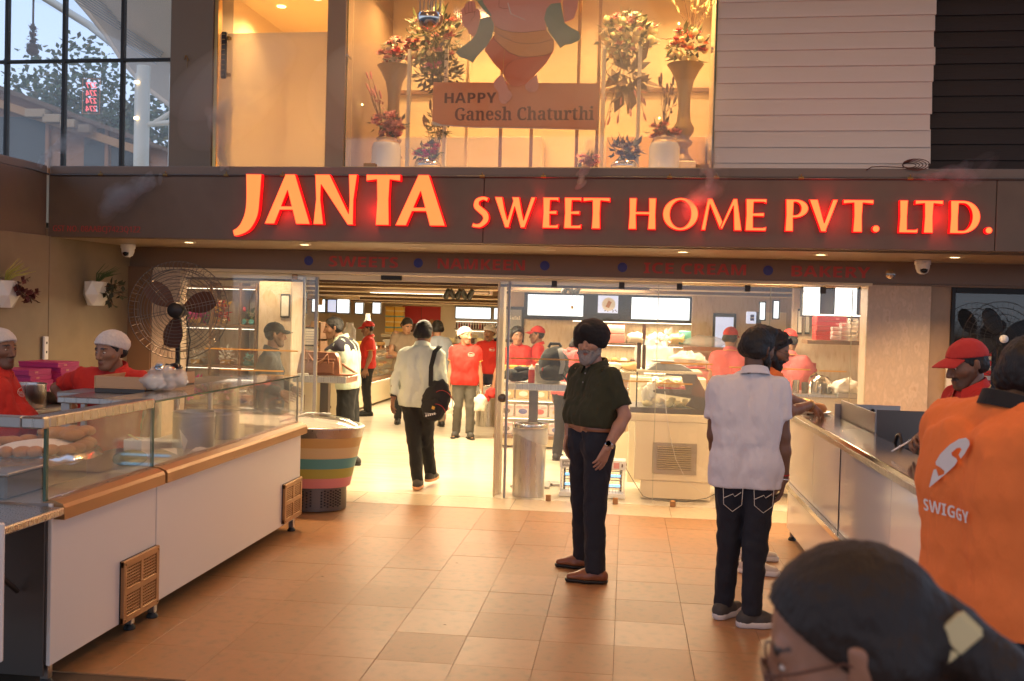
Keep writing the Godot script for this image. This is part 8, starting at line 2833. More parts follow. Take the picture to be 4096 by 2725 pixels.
	# shoes
	if s.has("shoes"):
		for sd in ["l", "r"]:
			var an: Vector3 = J[sd + "an"]
			var ft: Vector3 = s.get(sd + "foot", Vector3(0.25 if sd == "l" else -0.25, 0, 1)).normalized()
			var fl: float = an.y - 0.085
			var heel := Vector3(an.x, fl + 0.045, an.z) - ft * 0.045
			var toe := Vector3(an.x, fl + 0.032, an.z) + ft * 0.165
			var mid := Vector3(an.x, fl + 0.045, an.z) + ft * 0.06
			var pt: float = s.get("toe", 0.034)
			var sbn := [bone(heel, mid, 0.042, 0.046, 0, 0.03), bone(mid, toe, 0.044, pt, 0, 0.03), bone(heel + Vector3(0, 0.02, 0) + ft * 0.02, Vector3(an.x, fl + 0.095, an.z), 0.040, 0.042, 0, 0.03)]
			if s.get("sandal", false): sbn = [bone(mid - ft * 0.02 + Vector3(0, 0.012, 0), mid + ft * 0.05 + Vector3(0, 0.008, 0), 0.047, 0.044, 0, 0.03)]
			var g := G.new()
			skin(g, sbn, 0.0085, 0.02, [[Vector3.DOWN, -(fl + 0.024)]], 0.004, Vector3(20, 20, 20))
			part(o, "shoe", g, s.shoes)
			var g2 := G.new()
			skin(g2, [bone(heel - Vector3(0, 0.02, 0) + ft * 0.002, mid - Vector3(0, 0.02, 0), 0.045, 0.049, 0, 0.03), bone(mid - Vector3(0, 0.02, 0), toe - Vector3(0, 0.012, 0) + ft * 0.004, 0.047, pt + 0.004, 0, 0.03)], 0.0085, 0.02, [[Vector3.DOWN, -(fl + 0.002)], [Vector3.UP, fl + s.get("sole_high", 0.026)]])
			part(o, "sole", g2, s.get("sole", "black"))

func on_cloth(bones: Array, from: Vector3, d: Vector3, off: float) -> Vector3:
	var p := from
	for k in 40:
		var f := field_at(bones, 0.03, p) - off
		if f < 0.0008: break
		p += d * f * 0.85
		if p.distance_to(from) > 0.6: break
	return p

func collar(o: Node3D, s: Dictionary, J: Dictionary, up: Vector3, fw: Vector3, shl: Vector3):
	var rows := [PackedVector3Array(), PackedVector3Array(), PackedVector3Array(), PackedVector3Array()]
	var n := 28
	var open: float = s.get("collar_open", 0.45)
	var edge := []
	for k in n:
		var a := lerpf(open, TAU - open, k / (n - 1.0))     # 0 is the front
		var dd := fw * cos(a) + shl * sin(a)
		var front := pow(maxf(0.0, cos(a)), 1.5)
		var back := maxf(0.0, -cos(a))
		var c: Vector3 = J.neck + up * (0.022 + 0.022 * back - 0.035 * front) + fw * (0.004 - 0.006 * back)
		rows[0].append(c + dd * 0.062 - up * 0.012)
		rows[1].append(c + dd * 0.066 + up * 0.022)
		rows[2].append(c + dd * 0.074 + up * 0.020)
		var lowp := c + dd * (0.090 + 0.012 * front) - up * (0.022 + 0.020 * front)
		rows[3].append(lowp)
		edge.append(lowp)
	var g := G.new()
	g.grid(rows)
	part(o, "collar", g, s.get("collar_mat", s.shirt))
	if s.has("trim"):
		var t := G.new()
		t.tube(edge, 0.003, 5)
		part(o, "collar_trim", t, s.trim)

func conform(t: TextMesh, sb: Array, org: Vector3, rt: Vector3, upv: Vector3, out: Vector3, sc: float, off := 0.004) -> G:
	var a := t.get_mesh_arrays()
	var g := G.new()
	var vv: PackedVector3Array = a[Mesh.ARRAY_VERTEX]
	var ii: PackedInt32Array = a[Mesh.ARRAY_INDEX]
	for v in vv:
		g.add(on_cloth(sb, org + rt * v.x * sc + upv * v.y * sc + out * 0.25, -out, off + v.z), out)
	g.i = ii
	return g

func badge(o: Node3D, s: Dictionary, sb: Array, J: Dictionary, up: Vector3, fw: Vector3, shl: Vector3):
	var org: Vector3 = J.chest + up * 0.045 + shl * 0.082
	var t := lettering("Janta", 0.022, 0.0, true)
	part(o, "chest_print", conform(t, sb, org, -shl * -1.0, up, fw, 1.0), s.emblem)
	var t2 := lettering("SWEET HOME", 0.007, 0.0, false)
	part(o, "chest_print", conform(t2, sb, org - up * 0.018, shl, up, fw, 1.0), s.emblem)
	var g := G.new()
	var pts := []
	for k in 32:
		var a := TAU * k / 32
		pts.append(on_cloth(sb, org + shl * cos(a) * 0.046 + up * sin(a) * 0.028 + fw * 0.25, -fw, 0.003))
	g.tube(pts, 0.0016, 4, false, true)
	part(o, "chest_print", g, s.emblem)

func headwear(o: Node3D, s: Dictionary, hx: Transform3D, fine: float):
	var w: float = s.get("wide", 1.0)
	var kind: String = s.get("hair", "short")
	var hm: String = s.get("hair_mat", "hair")
	if kind != "none":
		var g := G.new()
		g.xf = hx
		var thick: float = 0.003 if s.get("on", "") != "" else s.get("hair_thick", 0.010)
		var hb := [[2, Vector3(0, 0.038, -0.018), Vector3(0.076 * w + thick, 0.088 + thick, 0.097 + thick), 0.0, 0.0, 0.02]]
		hb.append(bone(Vector3(0.05 * w, -0.01, -0.055), Vector3(-0.05 * w, -0.01, -0.055), 0.036 + thick * 0.5, 0.036 + thick * 0.5, 0, 0.03))
		var lowest: float = s.get("hair_low", -0.05)
		if kind == "crest": hb.append(bone(Vector3(-0.04, 0.115, 0.04), Vector3(0.04, 0.12, 0.02), 0.032, 0.034, 0, 0.03))
		if kind == "curly":
			var r := RandomNumberGenerator.new()
			r.seed = 5
			for k in 26:
				var a := r.randf() * TAU
				var el := r.randf_range(0.1, 1.4)
				var q := Vector3(cos(a) * cos(el) * 0.085 * w, 0.04 + sin(el) * 0.10, -0.012 + sin(a) * cos(el) * 0.105)
				if q.z > 0.06 and q.y < 0.07: continue
				hb.append(bone(q, q + Vector3(r.randfn(), r.randfn(), r.randfn()) * 0.008, 0.017, 0.013, 0, 0.008))
		if kind == "bun":
			hb.append([2, Vector3(0, 0.03, -0.155), Vector3(0.042, 0.045, 0.038), 0.0, 0.0, 0.015])
		if kind == "tail":
			hb.append(bone(Vector3(0, 0.0, -0.12), Vector3(0, -0.06, -0.155), 0.040, 0.038, 0, 0.03))
			hb.append(bone(Vector3(0, -0.06, -0.155), Vector3(0, -0.22, -0.155), 0.040, 0.034, 0, 0.02))
			hb.append(bone(Vector3(0, -0.22, -0.155), Vector3(0, -0.42, -0.13), 0.034, 0.018, 0, 0.02))
		var pl := []
		# forehead and face stay free: a slanted cut from brow to ear
		var fr: float = s.get("hairline", 0.088)
		var n1 := Vector3(0, -0.62, 0.78).normalized()
		pl.append([n1, n1.dot(Vector3(0, fr, 0.078))])
		var n2 := Vector3(0, -0.97, -0.10).normalized()
		pl.append([n2, n2.dot(Vector3(0, lowest if kind != "tail" else -0.5, -0.04))])
		skin(g, hb, fine * 0.95, 0.02, pl, s.get("hair_rough", 0.006), Vector3(45, 30, 45))
		part(o, "hair", g, hm)
	if s.get("full_beard", false):
		var g := G.new()
		g.xf = hx
		var bm: String = s.get("beard_mat", "hair")
		var lb: float = s.get("beard_long", 0.0)
		var bb := []
		for sg in [-1.0, 1.0]:
			bb.append(bone(Vector3(sg * 0.066 * w, -0.005, 0.004), Vector3(sg * 0.060 * w, -0.055, 0.022), 0.014, 0.020, 0, 0.015))
			bb.append(bone(Vector3(sg * 0.058 * w, -0.055, 0.022), Vector3(sg * 0.022, -0.105 - lb * 0.7, 0.066), 0.022, 0.026 + lb * 0.2, 0, 0.02))
			bb.append(bone(Vector3(sg * 0.036, -0.050, 0.066), Vector3(sg * 0.02, -0.088, 0.078), 0.015, 0.018, 0, 0.012))
			bb.append(bone(Vector3(sg * 0.004, -0.043, 0.094), Vector3(sg * 0.030, -0.052, 0.078), 0.0085, 0.009, 0, 0.008))
		bb.append(bone(Vector3(0, -0.095, 0.070), Vector3(0, -0.115 - lb, 0.070), 0.028, 0.026, 0, 0.02))
		skin(g, bb, fine * 0.9, 0.012, [], 0.006, Vector3(70, 26, 70))
		part(o, "beard", g, bm)
	match s.get("on", ""):
		"net":
			var g := G.new()
			g.xf = hx
			var nn := Vector3(0, -0.90, 0.42).normalized()
			var n2 := Vector3(0, -0.9, -0.45).normalized()
			skin(g, [[2, Vector3(0, 0.048, -0.022), Vector3(0.092 * w, 0.094, 0.116), 0.0, 0.0, 0.02], [2, Vector3(0, 0.03, -0.06), Vector3(0.086 * w, 0.075, 0.09), 0.0, 0.0, 0.03]], fine, 0.02, [[nn, nn.dot(Vector3(0, 0.068, 0.085))], [n2, n2.dot(Vector3(0, -0.02, -0.05))]], 0.004, Vector3(60, 24, 60))
			part(o, "hair_net", g, "hair_net")
			var b := G.new()
			b.xf = hx
			var pts := []
			for k in 36:
				var a := TAU * k / 36
				var z := 0.088 * cos(a)
				pts.append(Vector3(sin(a) * 0.082 * w, 0.070 - (0.088 - z) * 0.40 + 0.004 * sin(k * 2.1), z - 0.014))
			b.tube(pts, 0.0065, 6, false, true)
			part(o, "net_band", b, "hair_net")
		"cap":
			cap(o, s.get("cap_mat", "cloth_cap"), hx, w, fine)
		"turban":
			var g := G.new()
			g.xf = hx
			var t := [[2, Vector3(0, 0.082, -0.022), Vector3(0.108, 0.090, 0.122), 0.0, 0.0, 0.03], [2, Vector3(0.03, 0.055, -0.02), Vector3(0.092, 0.085, 0.118), 0.0, 0.0, 0.03], [2, Vector3(-0.03, 0.055, -0.02), Vector3(0.092, 0.085, 0.118), 0.0, 0.0, 0.03],
				bone(Vector3(0.0, 0.098, 0.092), Vector3(0.094, 0.0, 0.006), 0.030, 0.026, 0, 0.03), bone(Vector3(0.0, 0.098, 0.092), Vector3(-0.094, 0.0, 0.006), 0.030, 0.026, 0, 0.03)]
			t.append(bone(Vector3(0, 0.094, 0.150), Vector3(0, -0.10, 0.125), 0.003, 0.115, 4, 0.008))
			var n2 := Vector3(0, -1, 0.12).normalized()
			skin(g, t, fine * 0.9, 0.02, [[n2, n2.dot(Vector3(0, -0.028, 0))]], 0.004, Vector3(14, 40, 14))
			part(o, "turban", g, "cloth_turban")
			var u := G.new()
			u.xf = hx
			skin(u, [[2, Vector3(0, 0.036, -0.006), Vector3(0.078, 0.086, 0.1), 0.0, 0.0, 0.02]], fine, 0.02, [[Vector3.DOWN, -0.066]])
			part(o, "under_turban", u, "white")

func cap(o: Node3D, mat: String, hx: Transform3D, w: float, fine: float):
	var g := G.new()
	g.xf = hx
	var nn := Vector3(0, -1, 0.18).normalized()
	skin(g, [[2, Vector3(0, 0.040, -0.016), Vector3(0.088 * w, 0.100, 0.110), 0.0, 0.0, 0.02]], fine, 0.02, [[nn, nn.dot(Vector3(0, 0.048, 0.0))]], 0.003, Vector3(20, 20, 20))
	var c := part(o, "cap", g, mat)
	var b := G.new()
	b.xf = hx
	var r0 := PackedVector3Array()
	var r1 := PackedVector3Array()
	var r2 := PackedVector3Array()
	for k in 15:
		var a := lerpf(-1.05, 1.05, k / 14.0)
		var y := 0.064 - 0.018 * pow(absf(a), 2.0)
		r0.append(Vector3(sin(a) * 0.084 * w, y + 0.003, cos(a) * 0.100 - 0.014))
		r1.append(Vector3(sin(a) * 0.088 * w, y - 0.006, cos(a) * 0.100 + 0.034 * cos(a)))
		r2.append(Vector3(sin(a) * 0.084 * w, y - 0.020, cos(a) * 0.100 + 0.074 * pow(cos(a * 0.92), 0.8)))
	b.grid([r0, r1, r2])
	for k in 15:
		r0[k].y -= 0.004
		r1[k].y -= 0.004
		r2[k].y -= 0.004
	b.grid([r2, r1, r0])
	part(c, "brim", b, mat)
	var bt := G.new()
	bt.xf = hx
	bt.ball(Vector3(0, 0.141, -0.016), Vector3(0.008, 0.004, 0.008), 8, 5)
	part(c, "button", bt, mat)

# ------------------------------------------------------------------ everyone in the picture
func lean(base: Dictionary, extra: Dictionary) -> Dictionary:
	var r := base.duplicate(true)
	for k in extra: r[k] = extra[k]
	return r

func build_people():
	var brown := Color(0.27, 0.135, 0.075)
	var tan_skin := Color(0.36, 0.19, 0.11)
	var dark := Color(0.17, 0.082, 0.046)
	var black := Color(0.016, 0.012, 0.009)
	# the turbaned man
	var t := {"tall": 1.74, "skin": Color(0.42, 0.22, 0.14), "cell": 0.013, "fine": 0.0052, "belly": 0.035, "build": 1.0, "arm": 1.05, "beard": 0.75, "beard_color": Color(0.24, 0.21, 0.19), "moustache": 0.7, "brow_grey": true,
		"w": {"pelvis": V(-0.215, 0.945, -6.76), "chest": V(-0.205, 1.245, -6.76), "neck": V(-0.20, 1.42, -6.765), "head": V(-0.238, 1.572, -6.74),
			"lsh": V(-0.095, 1.375, -6.63), "rsh": V(-0.325, 1.375, -6.90), "lel": V(0.005, 1.115, -6.60), "lwr": V(-0.105, 0.905, -6.52), "rel": V(-0.36, 1.12, -6.95), "rwr": V(-0.375, 0.93, -6.88),
			"lhip": V(-0.16, 0.91, -6.69), "rhip": V(-0.265, 0.91, -6.83), "lkn": V(-0.175, 0.49, -6.66), "rkn": V(-0.275, 0.49, -6.93), "lan": V(-0.160, 0.085, -6.63), "ran": V(-0.255, 0.085, -7.0)},
		"look": V(0.03, 0.50, 0.0), "gaze": V(-0.2, 0, 1), "lfoot": V(-0.62, 0, 0.78), "rfoot": V(-0.62, 0, 0.78),
		"lgrip": {"dir": V(-0.15, -0.95, 0.38), "palm": V(-1, 0.0, 0.1), "curl": 0.42},
		"shirt": "cloth_olive", "sleeve": 0.78, "hem": -0.085, "placket": true, "trousers": "cloth_denim", "leg": 1.06, "cuff": 0.064, "belt": "leather", "shoes": "leather_shoe", "sole": "black", "toe": 0.026, "hair": "none", "on": "turban", "full_beard": true, "beard_mat": "beard_grey", "beard_long": 0.0}
	t["lfoot"] = V(-1, 0, 0.0).rotated(Vector3.UP, deg_to_rad(50))
	t["rfoot"] = V(-1, 0, -0.05).rotated(Vector3.UP, deg_to_rad(50))
	var p := person("grey-bearded man in a black turban and dark olive polo standing in the middle", V(-0.215, 0, -6.76), deg_to_rad(-50), t)
	wrist_band(p, t, "lwr", "lel", 0.028, "steel_shiny", "watch", 0.013)
	var chest := G.new()
	chest.tria(V(0, 0.009, 0), V(-0.006, 0.009, 0), V(0.001, -0.008, 0))
	# man in the white polo, seen from behind
	var w := {"tall": 1.72, "skin": dark, "cell": 0.013, "fine": 0.0055, "beard": 0.95, "beard_color": black, "arm": 0.98,
		"w": {"head": V(0.752, 1.588, -5.90), "neck": V(0.735, 1.445, -5.885), "chest": V(0.70, 1.26, -5.89), "pelvis": V(0.705, 0.93, -5.90), "lsh": V(0.535, 1.385, -5.90), "rsh": V(0.872, 1.385, -5.88),
			"lel": V(0.515, 1.09, -5.91), "lwr": V(0.575, 0.865, -6.02), "rel": V(0.905, 1.10, -5.86), "rwr": V(0.915, 0.855, -5.87),
			"lhip": V(0.62, 0.90, -5.91), "rhip": V(0.79, 0.90, -5.89), "lkn": V(0.63, 0.48, -5.95), "rkn": V(0.765, 0.46, -5.87), "lan": V(0.615, 0.085, -6.02), "ran": V(0.755, 0.085, -5.86)},
		"look": V(0.16, -0.85, 0.1), "lfoot": V(-0.55, 0, 0.8), "rfoot": V(-0.95, 0, 0.2), "rgrip": {"dir": V(0.15, -1, 0.0), "palm": V(1, 0, 0.2), "curl": 0.7},
		"shirt": "cloth_white", "sleeve": 0.66, "hem": 0.125, "trousers": "cloth_denim", "cuff": 0.056, "shoes": "shoe_grey", "sole": "shoe_sole", "sole_high": 0.042, "hair": "crest", "hair_thick": 0.011, "hair_low": -0.065, "full_beard": true}
	p = person("man in a white polo and dark jeans seen from behind at the right counter", V(0.705, 0, -5.90), PI, w)
	wrist_band(p, w, "rwr", "rel", 0.028, "red", "red_thread", 0.004)
	wrist_band(p, w, "rwr", "rel", 0.005, "steel_shiny", "bracelet", 0.005)
	pockets(p)
	# the curly haired man behind him at the counter
	var c := {"tall": 1.70, "skin": brown, "cell": 0.015, "fine": 0.0055, "beard": 0.9, "beard_color": black, "moustache": 0.9, "build": 0.95,
		"w": {"head": V(1.045, 1.548, -7.30), "neck": V(0.99, 1.42, -7.33), "chest": V(0.95, 1.25, -7.36), "pelvis": V(0.90, 0.93, -7.38), "lsh": V(1.01, 1.36, -7.50), "rsh": V(1.03, 1.36, -7.16), "lel": V(1.16, 1.20, -7.62), "lwr": V(1.34, 1.15, -7.78), "rel": V(1.15, 1.13, -7.18), "rwr": V(1.33, 1.17, -7.42),
			"lan": V(0.95, 0.085, -7.52), "ran": V(0.90, 0.085, -7.12), "lkn": V(0.94, 0.49, -7.48), "rkn": V(0.92, 0.49, -7.24)},
		"look": V(0.40, 0.0, 0), "lgrip": {"dir": V(0.0, -0.5, 0.8), "palm": V(-0.3, -1, 0), "curl": 0.8}, "rgrip": {"dir": V(0.45, -0.55, 0.75), "palm": V(0.3, -1, 0), "curl": 0.8},
		"shirt": "cloth_orange", "sleeve": 0.6, "hem": 0.06, "collar": false, "trousers": "cloth_black", "shoes": "shoe_white", "sole": "white", "sole_high": 0.04, "hair": "curly", "hair_thick": 0.012, "full_beard": true, "lfoot": V(0.2, 0, 1), "rfoot": V(-0.1, 0, 1)}
	p = person("curly-haired bearded man in an orange shirt reaching for the plates", V(0.92, 0, -7.36), deg_to_rad(80), c)
	wrist_band(p, c, "rwr", "rel", 0.02, "gold", "bracelet", 0.009)
	glasses(p, c)
	# red-capped server behind the right counter
	var polo := {"shirt": "cloth_red", "trim": "yellow", "sleeve": 0.66, "hem": 0.06, "trousers": "cloth_black", "shoes": "black", "emblem": "off_white"}
	var s := lean(polo, {"tall": 1.68, "skin": dark * 1.25, "cell": 0.014, "fine": 0.0055, "beard": 0.55, "beard_color": black, "moustache": 0.85, "legs": true,
		"w": {"head": V(1.735, 1.552, -5.40), "neck": V(1.765, 1.43, -5.40), "chest": V(1.80, 1.25, -5.40), "pelvis": V(1.84, 0.93, -5.40), "lsh": V(1.82, 1.385, -5.215), "rsh": V(1.735, 1.385, -5.575), "rel": V(1.735, 1.17, -5.66), "rwr": V(1.575, 1.19, -5.46), "lel": V(1.86, 1.13, -5.12), "lwr": V(1.72, 1.10, -5.0)},
		"look": V(0.30, -0.12, 0), "rgrip": {"dir": V(0.1, -0.25, 1), "palm": V(0.6, -0.8, 0), "curl": 1.2}, "on": "cap", "hair": "short", "hair_low": -0.05, "emblem": "red"})
	s.erase("emblem")
	p = person("server in a red cap and red polo working behind the right counter", V(1.82, 0, -5.40), deg_to_rad(-72), s, "shop staff in red polos")
	wrist_band(p, s, "rwr", "rel", 0.012, "black", "watch", 0.010)
	# rider in the orange tee at the right edge
	var r := {"tall": 1.80, "skin": Color(0.07, 0.034, 0.02), "cell": 0.012, "fine": 0.006, "build": 1.02, "belly": 0.02,
		"w": {"head": V(1.185, 1.60, -3.10), "neck": V(1.11, 1.515, -3.06), "chest": V(1.055, 1.33, -3.05), "pelvis": V(1.07, 0.985, -3.05), "lsh": V(0.985, 1.47, -3.215), "rsh": V(1.13, 1.46, -2.89), "lel": V(1.10, 1.20, -3.36), "lwr": V(1.24, 1.07, -3.40), "rel": V(1.22, 1.18, -2.82), "rwr": V(1.27, 0.97, -2.95), "lhip": V(1.03, 0.93, -3.13), "rhip": V(1.11, 0.93, -2.97)},
		"look": V(0.25, 0.1, 0), "shirt": "cloth_orange", "sleeve": 0.7, "hem": 0.09, "loose": 0.022, "fold": 0.014, "collar_open": 0.15, "collar_mat": "cloth_black", "trousers": "cloth_denim", "shoes": "black", "hair": "short", "hair_thick": 0.006, "hair_low": -0.08}
	p = person("delivery rider in an orange printed tee seen from behind at the right edge", V(1.06, 0, -3.05), deg_to_rad(122), r)
	rider_print(p, r)
	# woman's head close to the camera
	var m := {"tall": 1.52, "skin": Color(0.30, 0.15, 0.09), "cell": 0.016, "fine": 0.0048, "build": 0.86, "legs": true, "wide": 0.97, "head_size": 1.0,
		"w": {"head": V(0.285, 1.342, -1.28), "neck": V(0.335, 1.20, -1.26), "chest": V(0.36, 1.04, -1.25), "pelvis": V(0.37, 0.74, -1.25), "lsh": V(0.345, 1.155, -1.09), "rsh": V(0.375, 1.155, -1.41), "lel": V(0.32, 0.92, -1.05), "lwr": V(0.2, 0.78, -1.1), "rel": V(0.36, 0.92, -1.45), "rwr": V(0.25, 0.78, -1.42)},
		"look": V(0.34, -0.10, 0), "shirt": "cloth_black", "sleeve": 0.7, "trousers": "cloth_black", "shoes": "black", "collar": false, "hair": "tail", "hair_thick": 0.011, "hairline": 0.098, "hair_mat": "hair_brown", "hair_rough": 0.003}
	m["j"] = {"lhip": V(0.08, 0.72, 0), "rhip": V(-0.08, 0.72, 0), "lkn": V(0.09, 0.42, 0.02), "rkn": V(-0.09, 0.42, 0.02)}
	p = person("dark-haired woman with glasses and a hair clip close to the camera", V(0.36, 0, -1.25), deg_to_rad(-97), m)
	glasses(p, m)
	var hx := head_at(p, m)
	var cl := G.new()
	cl.xf = hx * Transform3D(Basis(Vector3.RIGHT, 0.5), V(0.040, 0.002, -0.118))
	cl.box(V(0.0, 0.0, 0.016), V(0.008, 0.034, 0.026), 0.002)
	cl.box(V(0.0, 0.0, -0.016), V(0.008, 0.036, 0.036), 0.002)
	cl.box(V(-0.005, 0.0, -0.002), V(0.004, 0.03, 0.07), 0.001)
	part(p, "hair_clip", cl, "clip_gold")
	# counter men in hair nets on the left
	var a := lean(polo, {"tall": 1.60, "skin": brown, "cell": 0.013, "fine": 0.0052, "arm": 0.98, "emblem": "white", "beard": 0.15, "beard_color": black, "moustache": 0.15,
		"w": {"head": V(-3.36, 1.44, -6.26), "neck": V(-3.355, 1.315, -6.32), "chest": V(-3.37, 1.14, -6.32), "pelvis": V(-3.40, 0.84, -6.32), "lsh": V(-3.185, 1.265, -6.32), "rsh": V(-3.555, 1.275, -6.28), "rel": V(-3.775, 1.18, -6.34), "rwr": V(-3.60, 1.03, -6.28), "lel": V(-3.10, 1.05, -6.36), "lwr": V(-3.14, 0.86, -6.30)},
		"look": V(0.16, -0.42, 0.0), "gaze": V(-0.3, -0.6, 1), "rgrip": {"dir": V(0.75, -0.6, 0.1), "palm": V(0.4, 0, -1), "curl": 0.7}, "on": "net", "hair": "short", "trousers": "cloth_black", "hem": 0.06, "sleeve": 0.72})
	a.erase("trim")
	person("counter man in a hair net and red polo with one hand on his hip", V(-3.39, 0, -6.32), deg_to_rad(6), a, "shop staff in red polos")
	var b := lean(polo, {"tall": 1.66, "skin": dark * 1.1, "cell": 0.014, "fine": 0.0055, "emblem": "white", "belly": 0.07, "build": 1.05, "beard": 0.3, "beard_color": black, "moustache": 0.5,
		"w": {"head": V(-3.885, 1.445, -5.90), "neck": V(-3.91, 1.32, -5.90), "chest": V(-3.91, 1.13, -5.90), "pelvis": V(-3.91, 0.83, -5.90), "lsh": V(-3.98, 1.27, -6.07), "rsh": V(-3.88, 1.27, -5.72), "lel": V(-3.99, 1.0, -6.12), "lwr": V(-3.85, 0.85, -6.1), "rel": V(-3.90, 1.0, -5.66), "rwr": V(-3.82, 0.82, -5.66)},
		"look": V(0.03, 0.1, 0), "on": "net", "hair": "short", "sleeve": 0.72})
	b.erase("trim")
	person("counter man in a hair net at the left edge, seen in profile", V(-3.91, 0, -5.90), deg_to_rad(72), b, "shop staff in red polos")
	# inside: man in the black cap
	var d := {"tall": 1.66, "skin": brown, "cell": 0.017, "fine": 0.007, "beard": 0.7, "beard_color": black, "w": {"head": V(-3.575, 1.475, -10.0), "lsh": V(-3.70, 1.265, -10.18), "rsh": V(-3.60, 1.265, -9.86), "neck": V(-3.62, 1.32, -10.02), "chest": V(-3.64, 1.13, -10.02), "pelvis": V(-3.62, 0.82, -10.02), "lel": V(-3.66, 1.0, -10.24), "lwr": V(-3.45, 0.92, -10.2), "rel": V(-3.66, 0.98, -9.82), "rwr": V(-3.45, 0.90, -9.86)},
		"shirt": "cloth_jacket", "sleeve": 1.95, "hem": 0.10, "build": 1.0, "loose": 0.022, "trousers": "cloth_black", "shoes": "black", "on": "cap", "cap_mat": "cloth_black", "hair": "short", "hair_low": -0.06, "look": V(0.05, 0.0, 0)}
	p = person("man in a black cap and charcoal jacket inside the left glass", V(-3.62, 0, -10.02), deg_to_rad(112), d)
	# leaning customer
	var l := {"tall": 1.70, "skin": brown, "cell": 0.017, "fine": 0.007, "beard": 0.3, "w": {"head": V(-3.27, 1.545, -11.0), "neck": V(-3.17, 1.43, -11.0), "chest": V(-3.11, 1.27, -11.0), "pelvis": V(-3.09, 0.94, -11.02), "lsh": V(-3.13, 1.375, -10.82), "rsh": V(-3.15, 1.375, -11.18), "lel": V(-3.36, 1.215, -10.84), "lwr": V(-3.55, 1.25, -11.0), "rel": V(-3.38, 1.215, -11.22), "rwr": V(-3.56, 1.25, -11.12),
			"lkn": V(-3.10, 0.49, -10.95), "rkn": V(-3.08, 0.49, -11.12), "lan": V(-3.07, 0.085, -10.92), "ran": V(-3.03, 0.085, -11.12)},
		"shirt": "cloth_mint", "sleeve": 0.62, "hem": 0.05, "loose": 0.02, "trousers": "cloth_black", "short": 0.85, "leg": 1.1, "shoes": "black", "hair": "short", "look": V(0.15, 0.2, 0)}
	p = person("man in a navy and mint tee leaning on the cash counter", V(-3.09, 0, -11.02), deg_to_rad(-82), l)
	yoke(p, l, "cloth_navy", 0.03)
	# walking customer with a shoulder bag
	var k := {"tall": 1.66, "skin": brown, "cell": 0.015, "fine": 0.0065, "build": 0.92, "w": {"head": V(-1.985, 1.545, -9.78), "neck": V(-1.995, 1.415, -9.75), "chest": V(-2.0, 1.225, -9.75), "pelvis": V(-2.015, 0.90, -9.75), "lsh": V(-2.165, 1.345, -9.75), "rsh": V(-1.83, 1.345, -9.75), "lel": V(-2.245, 1.09, -9.73), "lwr": V(-2.262, 0.90, -9.70), "rel": V(-1.79, 1.09, -9.76), "rwr": V(-1.80, 0.90, -9.85),
			"lhip": V(-2.09, 0.87, -9.75), "rhip": V(-1.94, 0.87, -9.75), "lkn": V(-2.06, 0.46, -9.80), "rkn": V(-1.955, 0.47, -9.90), "lan": V(-2.005, 0.10, -9.74), "ran": V(-1.925, 0.14, -9.98)},
		"look": V(0.05, -0.1, 0), "shirt": "cloth_pale", "sleeve": 1.80, "hem": 0.075, "loose": 0.02, "trousers": "cloth_black", "cuff": 0.058, "shoes": "shoe_grey", "sole": "shoe_orange", "sole_high": 0.032, "hair": "short", "hair_thick": 0.010, "lfoot": V(0.1, 0, 1), "rfoot": V(-0.1, 0, 1), "lgrip": {"dir": V(0.1, -1, 0.1), "palm": V(-1, 0, 0), "curl": 0.5}}
	p = person("man in a pale shirt and black trousers walking into the shop with a shoulder bag", V(-2.01, 0, -9.76), deg_to_rad(177), k)
	wrist_band(p, k, "lwr", "lel", 0.03, "black", "watch", 0.010)
	shoulder_bag()
	# staff inside
	var e := lean(polo, {"tall": 1.545, "skin": tan_skin, "cell": 0.019, "fine": 0.0085, "build": 0.88, "beard": 0.5, "beard_color": black, "moustache": 0.5, "on": "net", "hair": "short", "hem": 0.10, "trousers": "cloth_grey", "shoes": "shoe_grey", "sandal": true, "look": V(0.0, 0.65, 0), "loose": 0.024,
		"j": {"lwr": V(0.24, 0.70, 0.02), "rwr": V(-0.22, 0.70, 0.02), "lan": V(0.09, 0.085, 0.04), "ran": V(-0.10, 0.085, -0.06)}})
	person("young staff man in a hair net and coral polo carrying bags toward the door", V(-2.245, 0, -14.0), deg_to_rad(8), e, "shop staff in red polos")
	for q in [[V(-2.46, 0.44, -13.95), "white plastic carrier bag with a red logo in the staff man's right hand"], [V(-2.02, 0.50, -13.97), "white plastic carrier bag in the staff man's left hand"]]:
		var o := thing("carrier_bag", q[1], "bag", q[0], 0.0, "white carrier bags")
		part(o, "film", crumple(V(0.09, 0.13, 0.05), 0.025, int(q[0].x * -100), 16, 12), "paper")
		var hg := G.new()
		hg.tube([V(-0.03, 0.10, 0), V(0.0, 0.2, 0), V(0.03, 0.10, 0)], 0.006, 5)
		part(o, "handle", hg, "paper")
		if q[0].x < -2.2: part(o, "print", crumple(V(0.035, 0.03, 0.004), 0.008, 12, 10, 6), "salmon", V(0.0, -0.02, 0.052))
	var f := lean(polo, {"tall": 1.56, "skin": brown, "cell": 0.021, "fine": 0.009, "beard": 0.2, "beard_color": black, "moustache": 0.95, "on": "net", "hair": "short", "trousers": "cloth_navy", "shoes": "black", "look": V(0.1, -0.25, 0), "j": {"lel": V(0.26, 1.0, 0.05), "lwr": V(0.2, 0.78, 0.14)}})
	person("moustached staff man in a hair net and red polo at the back", V(-2.19, 0, -16.0), deg_to_rad(-5), f, "shop staff in red polos")
	var g := {"tall": 1.60, "skin": tan_skin, "cell": 0.022, "fine": 0.009, "shirt": "cloth_black", "collar": false, "trousers": "cloth_black", "shoes": "black", "hair": "short"}
